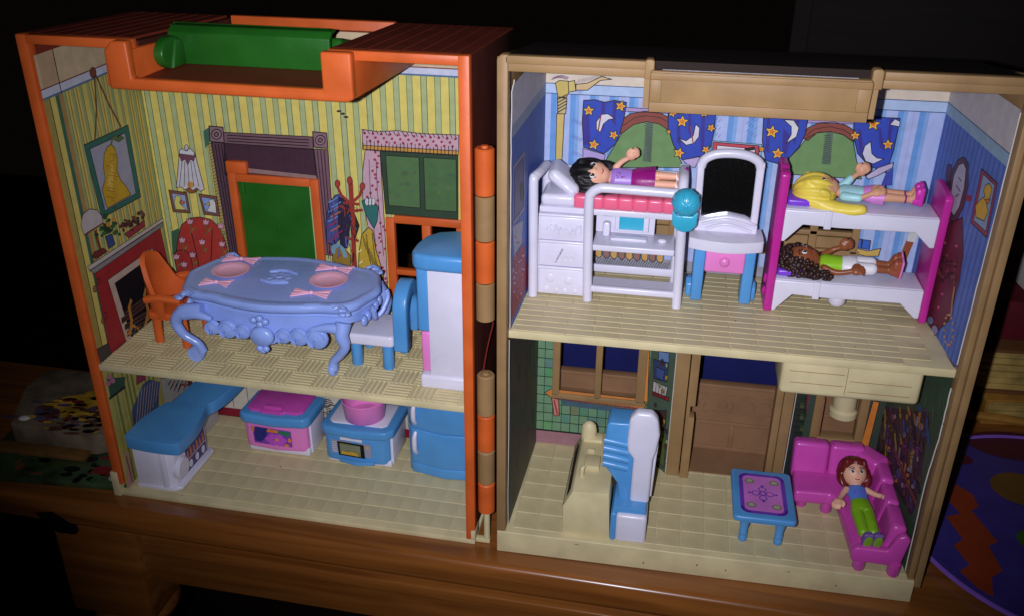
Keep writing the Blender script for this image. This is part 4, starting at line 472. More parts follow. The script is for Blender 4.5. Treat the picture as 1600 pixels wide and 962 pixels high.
[1,12,191,0,1997,2443,2004,2430,2018,2430,2009,2421,2015,2408,2002,2414,1992,2406,1993,2420,1981,2428,1994,2430],[1,9,201,5,1903,2436,1875,2408,1869,2362,1894,2317,1940,2304,1994,2338,1955,2340,1922,2365],
[1,9,202,4,1990,2539,2012,2574,2042,2561,2044,2531],[1,10,203,5,1910,2228,1972,2283,2051,2319,2050,2288,1980,2237,1927,2209],[1,8,204,0,2020,2255,2057,2288,2069,2180,2005,2175],
[1,8,199,5,1946,1970,2048,1977,2063,1929,2033,1894,1964,1905],[1,8,205,5,1916,1835,1962,1830,1964,1772,1910,1784],[1,8,205,5,1955,1830,2008,1826,2010,1767,1964,1772],
[1,9,206,5,1904,1775,2004,1758,2075,1781,2069,1729,1995,1723,1902,1741],[2,9,207,45,2237,1860,2222,1784,2202,1655],[2,10,208,50,2243,1890,2239,1852],[1,5,209,5,345,1655,390,1654,389,1591,370,1576,348,1597],
[1,5,210,5,394,1659,439,1658,439,1591,419,1576,397,1597],[1,5,209,5,443,1663,488,1662,488,1591,468,1576,447,1596],[1,5,210,5,492,1666,537,1666,537,1590,518,1575,496,1596],
[1,5,209,5,540,1670,585,1670,586,1590,567,1575,545,1595],[1,5,210,5,589,1674,634,1673,635,1589,616,1574,594,1595],[1,5,209,5,637,1678,682,1677,684,1589,665,1574,643,1594],
[1,5,210,5,685,1682,730,1681,733,1589,714,1574,692,1594],[1,5,209,5,733,1686,778,1685,781,1588,762,1573,740,1594],[2,6,211,4,351,1534,373,1581],[2,6,211,4,367,1534,389,1581],[2,6,211,4,382,1534,405,1581],
[2,6,211,4,398,1534,420,1581],[2,6,211,4,414,1534,436,1581],[2,6,211,4,430,1534,452,1581],[2,6,211,4,445,1534,467,1581],[2,6,211,4,461,1534,483,1581],[2,6,211,4,477,1534,499,1581],[2,6,211,4,492,1534,514,1581],
[2,6,211,4,508,1534,530,1581],[2,6,211,4,523,1534,545,1581],[2,6,211,4,539,1534,561,1581],[2,6,211,4,555,1534,576,1580],[2,6,211,4,570,1534,592,1580],[2,6,211,4,586,1534,607,1580],[2,6,211,4,601,1534,623,1580],
[2,6,211,4,617,1534,638,1580],[2,6,211,4,633,1534,654,1580],[2,6,211,4,648,1534,669,1580],[2,6,211,4,664,1534,685,1580],[2,6,211,4,679,1534,700,1580],[2,6,211,4,695,1534,716,1580],[2,6,211,4,710,1533,731,1580],
[2,6,211,4,726,1533,746,1580],[2,6,211,4,741,1533,762,1580],[2,6,211,4,756,1533,777,1580],[2,6,211,4,772,1533,793,1580],[2,6,211,4,787,1533,808,1580],[2,6,211,4,803,1533,823,1580],])
PRINTS['RL'] = ('R', (0.62, 0.72), (0.95, 10.6), [
[0,0,234,0,988,1530,2620],[0,0,235,0,988,2620,2685],[0,0,236,0,988,2685,2890],[0,1,237,20,42,1530,2620],[0,1,237,82,104,1530,2620],[0,1,237,144,166,1530,2620],[0,1,237,206,228,1530,2620],[0,1,237,268,290,1530,2620],
[0,1,237,330,352,1530,2620],[0,1,237,392,414,1530,2620],[0,1,237,454,476,1530,2620],[0,1,237,516,538,1530,2620],[0,1,237,578,600,1530,2620],[0,1,237,640,662,1530,2620],[0,1,237,702,724,1530,2620],
[0,1,237,764,786,1530,2620],[0,1,237,826,848,1530,2620],[0,1,237,888,910,1530,2620],[0,1,237,950,972,1530,2620],[2,4,238,14,34,2455,324,2447,346,2123,46,2141,34,2455],[1,3,239,0,67,2437,289,2432,308,2149,79,2147],
[3,5,240,4,16,265,2246,46,-16,4,-53],[1,3,162,0,37,1940,361,1903,522,1587,326,1567,16,1579],[1,3,241,0,30,2129,313,2059,284,1934,71,1944],[3,5,242,0,6,100,1842,18,-8,1,-6],[3,5,89,0,6,148,1991,18,-7,0,-6],
[3,5,89,0,6,185,1693,18,-9,0,-7],[3,5,242,0,6,122,2035,17,-7,0,-6],[3,5,89,0,6,281,1594,19,-10,0,-7],[3,5,243,0,6,42,1861,17,-7,0,-6],[3,5,243,0,6,286,1617,20,-9,1,-7],[3,5,242,0,6,79,2052,17,-7,0,-6],
[3,5,243,0,6,272,1832,19,-8,1,-6],[3,5,243,0,6,124,1817,19,-8,1,-7],[3,5,242,0,6,237,1781,19,-9,1,-7],[3,5,242,0,6,166,1803,18,-8,0,-6],[3,5,89,0,6,108,1931,18,-8,1,-6],[3,5,242,0,6,62,1858,18,-8,0,-7],
[3,5,243,0,6,68,1809,18,-8,0,-6],[3,5,243,0,6,73,1778,17,-8,0,-7],[3,5,242,0,6,92,1917,17,-8,0,-7],[3,5,242,0,6,141,1767,18,-8,0,-6],[3,5,89,0,6,357,1582,20,-10,1,-7],[3,5,242,0,6,332,1680,19,-9,0,-7],
[3,5,243,0,6,52,1871,18,-8,0,-6],[3,5,243,0,6,104,1929,18,-7,1,-6],[3,5,242,0,6,127,1863,18,-7,0,-6],[3,5,243,0,6,362,1734,20,-8,1,-7],[3,5,242,0,6,315,1725,20,-9,1,-7],[3,5,242,0,6,342,1834,20,-8,1,-7],
[3,5,243,0,6,92,1810,18,-8,0,-6],[3,5,242,0,6,64,1931,18,-7,1,-6],[3,5,243,0,6,145,1989,18,-8,1,-7],[3,5,243,0,6,76,1724,18,-8,0,-6],[3,5,89,0,6,58,1692,17,-9,0,-7],[3,5,242,0,6,315,1938,20,-8,1,-7],
[3,5,243,0,6,328,1833,20,-8,1,-7],[3,5,243,0,6,310,1763,19,-9,0,-7],[3,5,89,0,6,196,1972,18,-7,0,-6],[3,5,89,0,6,222,1821,19,-8,1,-6],[3,5,243,0,6,105,1764,18,-9,1,-7],[3,5,243,0,6,71,2034,18,-7,0,-6],
[3,5,243,0,6,324,1836,20,-8,1,-7],[3,5,242,0,6,183,1643,19,-9,1,-7],[3,5,89,0,6,94,1879,17,-8,0,-6],[3,5,89,0,6,138,1812,18,-8,0,-6],[3,5,242,0,6,297,1604,20,-10,0,-7],[3,5,243,0,6,339,1834,20,-8,1,-7],
[3,5,242,0,6,132,1780,19,-8,1,-7],[3,5,89,0,6,174,1903,18,-8,0,-7],[3,5,89,0,6,149,1758,18,-9,0,-7],[3,5,243,0,6,219,1845,19,-8,1,-7],[3,5,242,0,6,248,1650,20,-9,1,-7],[3,5,89,0,6,166,1628,18,-9,0,-7],])
PRINTS['RR'] = ('R', (23.75, 10.6), (24.25, 0.72), [
[0,0,212,0,989,1530,2620],[0,0,213,0,989,2620,2685],[0,1,214,0,989,2680,2685],[0,0,215,0,989,2685,2890],[0,1,216,20,42,1530,2620],[0,1,216,82,104,1530,2620],[0,1,216,144,166,1530,2620],[0,1,216,206,228,1530,2620],
[0,1,216,268,290,1530,2620],[0,1,216,330,352,1530,2620],[0,1,216,392,414,1530,2620],[0,1,216,454,476,1530,2620],[0,1,216,516,538,1530,2620],[0,1,216,578,600,1530,2620],[0,1,216,640,662,1530,2620],
[0,1,216,702,724,1530,2620],[0,1,216,764,786,1530,2620],[0,1,216,826,848,1530,2620],[0,1,216,888,910,1530,2620],[0,1,216,950,972,1530,2620],[1,3,217,5,216,2342,209,2384,267,2403,312,2373,327,2305,265,2291],
[1,4,218,7,311,2263,293,2367,354,2459,436,2498,510,2486,579,2391,582,2269,535,2179,452,2136,376,2174],[1,6,219,5,367,2282,351,2368,389,2441,446,2470,500,2456,537,2359,529,2249,485,2186,422,2192],
[2,8,0,6,420,2337,495,2327],[2,8,0,6,440,2279,486,2309],[2,8,0,6,431,2384,480,2378],[1,5,220,0,592,2343,661,2364,665,2331,593,2312],[1,4,221,6,701,2520,936,2522,968,2255,728,2243],
[1,6,222,4,743,2504,912,2505,942,2278,763,2266],[1,8,223,5,806,2469,847,2492,893,2479,893,2439,867,2397,912,2373,897,2314,785,2292,742,2338,786,2388,833,2418,798,2439],[1,10,224,3,833,2405,908,2432,893,2400],
[1,3,225,6,386,2096,604,2223,734,2059,765,1927,753,1695,602,1538,416,1523,430,1733],[3,5,226,0,6,470,1838,23,10,5,-7],[3,6,157,0,6,572,1861,22,10,5,-7],[3,5,226,0,6,447,1833,22,10,5,-7],[3,6,227,0,6,633,1894,21,9,5,-7],
[3,5,227,0,6,514,1926,22,9,6,-7],[3,6,226,0,6,418,1909,22,10,5,-7],[3,5,157,0,6,481,1871,22,10,5,-7],[3,6,227,0,6,476,1828,23,10,6,-7],[3,5,157,0,6,534,1822,22,10,5,-7],[3,6,157,0,6,471,1938,22,10,5,-7],
[3,5,227,0,6,544,1943,21,10,5,-7],[3,6,157,0,6,517,1865,22,10,5,-7],[3,5,157,0,6,687,1894,21,9,5,-7],[3,6,226,0,6,653,1978,21,9,5,-6],[3,5,157,0,6,404,1868,23,10,5,-7],[3,6,227,0,6,524,1899,22,10,6,-7],
[3,5,157,0,6,465,1911,22,10,5,-7],[3,6,227,0,6,416,1838,23,11,5,-7],[3,5,157,0,6,535,1828,22,10,6,-7],[3,6,157,0,6,524,1828,21,10,5,-7],[3,5,157,0,6,591,1941,21,9,5,-7],[3,6,157,0,6,546,1924,22,9,5,-7],
[3,5,227,0,6,617,1875,21,9,5,-7],[3,6,157,0,6,592,1889,22,9,5,-7],[3,5,226,0,6,664,1900,20,10,5,-6],[3,6,226,0,6,424,1833,23,11,5,-7],[3,5,227,0,6,710,1927,20,9,5,-7],[3,6,227,0,6,721,1913,20,9,5,-7],
[3,5,227,0,6,594,1932,21,10,5,-7],[3,6,227,0,6,536,1865,22,9,6,-7],[3,5,227,0,6,637,1863,21,10,5,-7],[3,6,157,0,6,608,1908,21,9,5,-7],[3,5,157,0,6,665,1968,21,9,5,-7],[3,6,226,0,6,522,1842,22,10,5,-6],
[3,5,226,0,6,577,1899,22,10,5,-7],[3,6,226,0,6,658,1905,20,10,5,-6],[3,5,226,0,6,517,1967,22,9,5,-7],[3,6,227,0,6,376,1905,23,9,6,-8],[3,5,226,0,6,435,1852,23,10,6,-7],[3,6,226,0,6,665,1952,21,9,5,-7],
[3,5,157,0,6,517,1963,21,9,5,-7],[3,6,157,0,6,643,1916,21,10,5,-7],[3,5,157,0,6,609,1885,21,10,5,-7],[3,6,226,0,6,484,1840,22,10,5,-7],[3,5,227,0,6,665,1997,21,9,5,-7],[3,6,157,0,6,584,1962,21,9,5,-7],
[3,5,227,0,6,478,1935,22,10,5,-7],[3,6,227,0,6,480,1946,22,9,6,-7],[3,5,226,0,6,520,1842,22,10,5,-6],[3,6,227,0,6,551,1849,21,10,5,-7],[3,5,227,0,6,684,1924,21,9,5,-7],[3,6,227,0,6,487,1797,22,11,5,-7],
[3,5,226,0,6,484,1948,22,10,5,-7],[3,6,157,0,6,534,1940,22,10,6,-7],[3,5,227,0,6,674,1920,21,10,5,-6],[3,6,226,0,6,699,1892,20,9,5,-7],[3,5,157,0,6,685,1888,20,10,5,-6],[3,6,226,0,6,683,1919,21,9,5,-7],
[3,5,157,0,6,594,1966,21,9,5,-7],[3,6,227,0,6,501,1842,22,10,5,-7],[3,7,228,0,6,446,2014,19,7,5,-6],[3,7,228,0,6,618,2066,18,7,5,-6],[3,7,228,0,6,582,1766,18,8,4,-6],[3,7,228,0,6,570,1681,19,9,5,-5],
[2,8,229,20,727,1872,742,1804,767,1740],[3,8,230,0,6,842,1683,17,9,5,-6],[3,8,230,0,6,858,1652,16,8,4,-7],[3,8,230,0,6,859,1620,16,9,4,-6],[3,8,230,0,6,845,1595,17,9,5,-6],[3,8,230,0,6,820,1581,16,9,4,-6],
[3,8,230,0,6,786,1581,17,9,5,-6],[3,8,230,0,6,752,1596,18,9,5,-7],[3,8,230,0,6,725,1622,17,9,4,-6],[3,8,230,0,6,709,1654,17,9,5,-6],[3,8,230,0,6,708,1687,17,8,5,-7],[3,8,230,0,6,723,1712,17,8,4,-6],
[3,8,230,0,6,749,1725,17,9,5,-6],[3,8,230,0,6,782,1724,17,9,5,-6],[3,8,230,0,6,816,1709,16,9,4,-6],[3,6,231,5,16,591,1552,46,24,18,-23],[3,6,232,5,16,493,1562,47,24,16,-20],
[1,6,233,0,427,1508,498,1503,981,1540,961,1521,433,1482],])
PRINTS['RBl'] = ('R', (0.95, 9.9), (8.5, 9.9), [
[0,0,244,0,115,160,1480],[0,0,244,115,730,160,575],[0,0,244,730,755,160,1480],[0,2,245,0,115,267,273],[0,2,245,115,730,267,273],[0,2,245,730,755,267,273],[0,2,245,48,52,270,342],[1,1,246,0,50,274,105,274,105,338,50,338],
[0,2,245,110,114,270,342],[0,2,245,172,176,270,342],[0,2,245,234,239,270,342],[0,2,245,296,301,270,342],[0,2,245,358,363,270,342],[0,2,245,420,425,270,342],[0,2,245,482,487,270,342],[0,2,245,544,549,270,342],
[1,1,247,0,546,274,601,274,601,338,546,338],[0,2,245,606,611,270,342],[0,2,245,668,673,270,342],[0,2,245,730,730,270,342],[0,2,245,730,735,270,342],[1,1,248,0,732,274,755,274,755,338,732,338],[0,2,245,0,115,339,345],
[0,2,245,115,730,339,345],[0,2,245,730,755,339,345],[0,2,245,48,52,342,414],[0,2,245,110,114,342,414],[0,2,245,172,176,342,414],[1,1,249,0,174,346,229,346,229,410,174,410],[0,2,245,234,239,342,414],
[0,2,245,296,301,342,414],[0,2,245,358,363,342,414],[1,1,250,0,360,346,415,346,415,410,360,410],[0,2,245,420,425,342,414],[1,1,251,0,422,346,477,346,477,410,422,410],[0,2,245,482,487,342,414],[0,2,245,544,549,342,414],
[0,2,245,606,611,342,414],[0,2,245,668,673,342,414],[0,2,245,730,730,342,414],[0,2,245,730,735,342,414],[0,2,245,0,115,411,417],[0,2,245,115,730,411,417],[0,2,245,730,755,411,417],[0,2,245,48,52,414,486],
[0,2,245,110,114,414,486],[0,2,245,172,176,414,486],[0,2,245,234,239,414,486],[1,1,252,0,236,418,291,418,291,482,236,482],[0,2,245,296,301,414,486],[1,1,253,0,298,418,353,418,353,482,298,482],[0,2,245,358,363,414,486],
[0,2,245,420,425,414,486],[1,1,254,0,422,418,477,418,477,482,422,482],[0,2,245,482,487,414,486],[0,2,245,544,549,414,486],[0,2,245,606,611,414,486],[1,1,255,0,608,418,663,418,663,482,608,482],[0,2,245,668,673,414,486],
[1,1,256,0,670,418,725,418,725,482,670,482],[0,2,245,730,730,414,486],[0,2,245,730,735,414,486],[1,1,257,0,732,418,755,418,755,482,732,482],[0,2,245,0,115,483,489],[0,2,245,115,730,483,489],[0,2,245,730,755,483,489],
[0,2,245,48,52,486,558],[0,2,245,110,114,486,558],[0,2,245,172,176,486,558],[0,2,245,234,239,486,558],[0,2,245,296,301,486,558],[0,2,245,358,363,486,558],[0,2,245,420,425,486,558],[0,2,245,482,487,486,558],
[0,2,245,544,549,486,558],[0,2,245,606,611,486,558],[0,2,245,668,673,486,558],[1,1,258,0,670,490,725,490,725,554,670,554],[0,2,245,730,730,486,558],[0,2,245,730,735,486,558],[1,1,259,0,732,490,755,490,755,554,732,554],
[0,2,245,0,115,555,561],[0,2,245,115,730,555,561],[0,2,245,730,755,555,561],[0,2,245,48,52,558,630],[1,1,260,0,50,562,105,562,105,626,50,626],[0,2,245,110,114,558,630],[0,2,245,730,730,558,575],[0,2,245,730,735,558,630],
[0,2,245,0,115,627,633],[0,2,245,730,755,627,633],[0,2,245,48,52,630,702],[0,2,245,110,114,630,702],[0,2,245,730,735,630,702],[0,2,245,0,115,699,705],[0,2,245,730,755,699,705],[0,2,245,48,52,702,774],
[1,1,261,0,50,706,105,706,105,770,50,770],[0,2,245,110,114,702,774],[0,2,245,730,735,702,774],[1,1,262,0,732,706,755,706,755,770,732,770],[0,2,245,0,115,771,777],[0,2,245,730,755,771,777],[0,2,245,48,52,774,846],
[1,1,263,0,50,778,105,778,105,842,50,842],[0,2,245,110,114,774,846],[0,2,245,730,735,774,846],[1,1,264,0,732,778,755,778,755,842,732,842],[0,2,245,0,115,843,849],[0,2,245,730,755,843,849],[0,2,245,48,52,846,918],
[0,2,245,110,114,846,918],[0,2,245,730,735,846,918],[0,2,245,0,115,915,921],[0,2,245,730,755,915,921],[0,2,245,48,52,918,990],[0,2,245,110,114,918,990],[0,2,245,730,735,918,990],[0,2,245,0,115,987,993],
[0,2,245,730,755,987,993],[0,2,245,48,52,990,1062],[0,2,245,110,114,990,1062],[0,2,245,730,735,990,1062],[1,1,265,0,732,994,755,994,755,1058,732,1058],[0,2,245,0,115,1059,1065],[0,2,245,730,755,1059,1065],
[0,2,245,48,52,1062,1134],[1,1,266,0,50,1066,105,1066,105,1130,50,1130],[0,2,245,110,114,1062,1134],[0,2,245,730,735,1062,1134],[1,1,267,0,732,1066,755,1066,755,1130,732,1130],[0,2,245,0,115,1131,1137],
[0,2,245,730,755,1131,1137],[0,2,245,48,52,1134,1206],[0,2,245,110,114,1134,1206],[0,2,245,730,735,1134,1206],[0,2,245,0,115,1203,1209],[0,2,245,730,755,1203,1209],[0,2,245,48,52,1206,1278],
[1,1,268,0,50,1210,105,1210,105,1274,50,1274],[0,2,245,110,114,1206,1278],[0,2,245,730,735,1206,1278],[0,2,245,0,115,1275,1281],[0,2,245,730,755,1275,1281],[0,2,245,48,52,1278,1350],[0,2,245,110,114,1278,1350],
[0,2,245,730,735,1278,1350],[0,2,245,0,115,1347,1353],[0,2,245,730,755,1347,1353],[0,2,245,48,52,1350,1422],[0,2,245,110,114,1350,1422],[0,2,245,730,735,1350,1422],[0,2,245,0,115,1419,1425],[0,2,245,730,755,1419,1425],
[0,2,245,48,52,1422,1480],[1,1,269,0,50,1426,105,1426,105,1490,50,1490],[0,2,245,110,114,1422,1480],[0,2,245,730,735,1422,1480],[0,3,270,0,755,160,260],[0,4,0,0,755,260,268],
[1,5,271,5,53,574,101,611,724,600,749,552,734,519,103,539],[2,7,272,6,130,557,130,531],[2,7,272,6,143,557,144,531],[2,7,272,6,156,556,157,530],[2,7,272,6,170,555,171,529],[2,7,272,6,183,555,184,529],
[2,7,272,6,196,554,197,528],[2,7,272,6,210,553,211,528],[2,7,272,6,223,553,224,527],[2,7,272,6,236,552,237,526],[2,7,272,6,250,551,251,526],[2,7,272,6,263,551,264,525],[2,7,272,6,276,550,277,524],
[2,7,272,6,290,550,291,524],[2,7,272,6,303,549,304,523],[2,7,272,6,316,548,317,523],[2,7,272,6,330,548,331,522],[2,7,272,6,343,547,344,521],[2,7,272,6,356,546,357,521],[2,7,272,6,369,546,371,520],
[2,7,272,6,383,545,384,519],[2,7,272,6,396,545,397,519],[2,7,272,6,409,544,410,518],[2,7,272,6,422,543,424,518],[2,7,272,6,436,543,437,517],[2,7,272,6,449,542,450,516],[2,7,272,6,462,541,463,516],
[2,7,272,6,475,541,476,515],[2,7,272,6,488,540,490,514],[2,7,272,6,502,540,503,514],[2,7,272,6,515,539,516,513],[2,7,272,6,528,538,529,513],[2,7,272,6,541,538,543,512],[2,7,272,6,554,537,556,511],
[2,7,272,6,567,536,569,511],[2,7,272,6,580,536,582,510],[2,7,272,6,594,535,595,509],[2,7,272,6,607,535,608,509],[2,7,272,6,620,534,621,508],[2,7,272,6,633,533,635,508],[2,7,272,6,646,533,648,507],
[2,7,272,6,659,532,661,506],[2,7,272,6,672,531,674,506],[2,7,272,6,685,531,687,505],[2,7,272,6,698,530,700,505],[2,7,272,6,712,530,713,504],[2,7,272,6,725,529,726,503],[1,6,273,6,103,539,153,534,161,399,125,394],
[2,8,274,9,122,520,147,408],[1,4,275,0,161,535,726,508,729,467,540,475,185,486],[1,6,276,5,679,1002,742,998,760,574,698,597],])
PRINTS['RBm'] = ('R', (8.5, 9.9), (10.12, 7.75), [
[0,0,277,0,269,160,1480],[1,3,278,5,38,932,202,987,195,840,56,795],[1,3,279,5,72,891,170,913,154,827,82,818],[1,3,280,5,51,772,213,811,198,714,55,685],[1,3,281,5,54,694,236,746,240,718,58,666],
[1,3,282,5,101,569,223,639,229,492,132,445],[1,3,283,5,85,1013,192,1057,202,987,94,951],[1,3,284,5,161,452,243,491,255,198,195,201],[3,6,285,3,7,203,515,14,9,2,-18],[3,6,286,3,7,279,274,15,9,3,-20],
[3,6,287,3,7,139,543,15,8,2,-19],[3,6,288,3,7,166,756,15,8,3,-18],[3,6,288,3,7,249,370,14,9,2,-19],[3,6,287,3,7,102,613,15,9,2,-18],[3,6,286,3,7,209,543,15,9,3,-19],[3,6,286,3,7,191,872,14,8,2,-18],
[3,6,288,3,7,139,414,15,9,2,-19],[3,6,286,3,7,189,285,15,9,3,-20],[3,6,286,3,7,164,755,15,8,2,-18],[3,6,287,3,7,133,964,15,8,2,-18],[3,6,285,3,7,259,414,15,9,3,-19],[3,6,285,3,7,129,779,15,8,3,-18],
[3,6,285,3,7,196,230,15,10,2,-19],[3,6,285,3,7,210,454,14,9,2,-19],[3,6,285,3,7,183,959,14,7,2,-18],[3,6,288,3,7,133,947,15,7,3,-18],[3,6,288,3,7,156,451,15,9,2,-19],[3,6,287,3,7,183,366,15,9,3,-19],
[3,6,287,3,7,246,487,15,8,3,-19],[3,6,286,3,7,201,396,15,9,3,-20],[3,6,285,3,7,179,218,15,10,3,-19],[3,6,287,3,7,163,586,15,9,3,-18],[2,6,0,4,59,772,56,680],[2,6,0,4,92,779,89,689],[2,6,0,4,124,787,122,697],
[2,6,0,4,157,795,154,705],[2,6,0,4,188,802,186,713],])
PRINTS['RBn'] = ('R', (17.65, 7.75), (18.9, 9.9), [
[0,0,289,0,248,160,1480],[1,4,290,5,200,781,294,737,409,297,310,349],[2,3,245,5,-15,858,398,643],[2,3,245,5,2,808,419,588],[2,3,245,5,18,756,439,532],[2,3,245,5,35,705,459,476],[2,3,245,5,52,652,480,418],
[2,3,245,5,69,599,501,361],[2,3,245,5,87,546,523,302],[2,3,245,5,104,492,544,242],[2,3,245,5,122,437,566,182],[1,2,291,0,111,760,182,721,187,680,115,719],[1,2,291,0,215,711,288,671,293,628,220,669],
[1,2,291,0,322,660,397,619,403,575,327,617],[1,2,291,0,147,655,219,615,223,572,151,613],[1,2,291,0,252,603,326,562,332,518,257,561],[1,2,291,0,361,550,438,507,443,463,366,506],[1,2,291,0,183,547,256,505,261,462,187,505],
[1,2,291,0,290,493,366,450,371,406,295,450],[1,2,291,0,401,437,479,393,485,348,406,393],[1,2,291,0,220,437,294,393,299,349,225,393],[1,2,291,0,329,381,406,335,412,290,334,336],[1,2,291,0,442,322,522,276,528,230,448,277],])
PRINTS['RBr'] = ('R', (18.9, 9.9), (23.75, 9.9), [
[0,0,292,0,75,160,1480],[0,0,292,75,360,160,430],[0,0,292,360,485,160,1480],[1,4,293,5,401,756,441,751,432,385,381,399],[1,4,294,5,83,743,107,741,110,395,78,391],])
PRINTS['RLl'] = ('R', (0.62, 0.72), (0.95, 9.9), [
[0,0,309,0,919,160,1480],[1,2,310,0,524,1240,539,1240,544,1155,529,1140],[1,2,311,0,842,336,857,336,862,225,847,236],[1,2,311,0,812,1195,827,1195,832,1117,817,1095],[1,2,312,0,129,1084,144,1084,149,921,134,984],
[1,2,312,0,209,508,224,508,229,444,214,408],[1,2,313,0,233,1182,248,1182,253,1020,238,1082],[1,2,311,0,528,897,543,897,548,704,533,797],[1,2,311,0,480,442,495,442,500,281,485,342],
[1,2,310,0,575,472,590,472,595,282,580,372],[1,2,313,0,780,507,795,507,800,350,785,407],[1,2,312,0,442,731,457,731,462,649,447,631],[1,2,313,0,478,1000,493,1000,498,892,483,900],
[1,2,313,0,158,340,173,340,178,155,163,240],[1,2,313,0,492,822,507,822,512,755,497,722],[1,2,311,0,486,528,501,528,506,451,491,428],[1,2,311,0,283,516,298,516,303,400,288,416],[1,2,311,0,804,846,819,846,824,739,809,746],
[1,2,311,0,61,982,76,982,81,805,66,882],[1,2,313,0,718,591,733,591,738,453,723,491],[1,2,313,0,606,1044,621,1044,626,888,611,944],[1,2,312,0,876,920,891,920,896,831,881,820],[1,2,310,0,561,922,576,922,581,740,566,822],
[1,2,312,0,636,1281,651,1281,656,1145,641,1181],[1,2,311,0,625,777,640,777,645,689,630,677],[1,2,311,0,748,1096,763,1096,768,1000,753,996],[1,2,312,0,711,1148,726,1148,731,1009,716,1048],
[1,2,310,0,301,668,316,668,321,481,306,568],[1,2,310,0,296,448,311,448,316,283,301,348],[1,2,312,0,508,1097,523,1097,528,913,513,997],[1,2,312,0,162,1299,177,1299,182,1198,167,1199],
[1,2,313,0,609,1111,624,1111,629,988,614,1011],[1,2,313,0,736,524,751,524,756,438,741,424],[1,2,312,0,781,528,796,528,801,391,786,428],[1,2,312,0,284,1143,299,1143,304,1043,289,1043],
[1,2,313,0,591,316,606,316,611,160,596,216],[1,2,311,0,100,329,115,329,120,220,105,229],[1,2,311,0,506,1012,521,1012,526,912,511,912],[1,2,311,0,639,513,654,513,659,451,644,413],
[1,2,310,0,888,477,903,477,908,342,893,377],[1,2,310,0,230,347,245,347,250,197,235,247],])
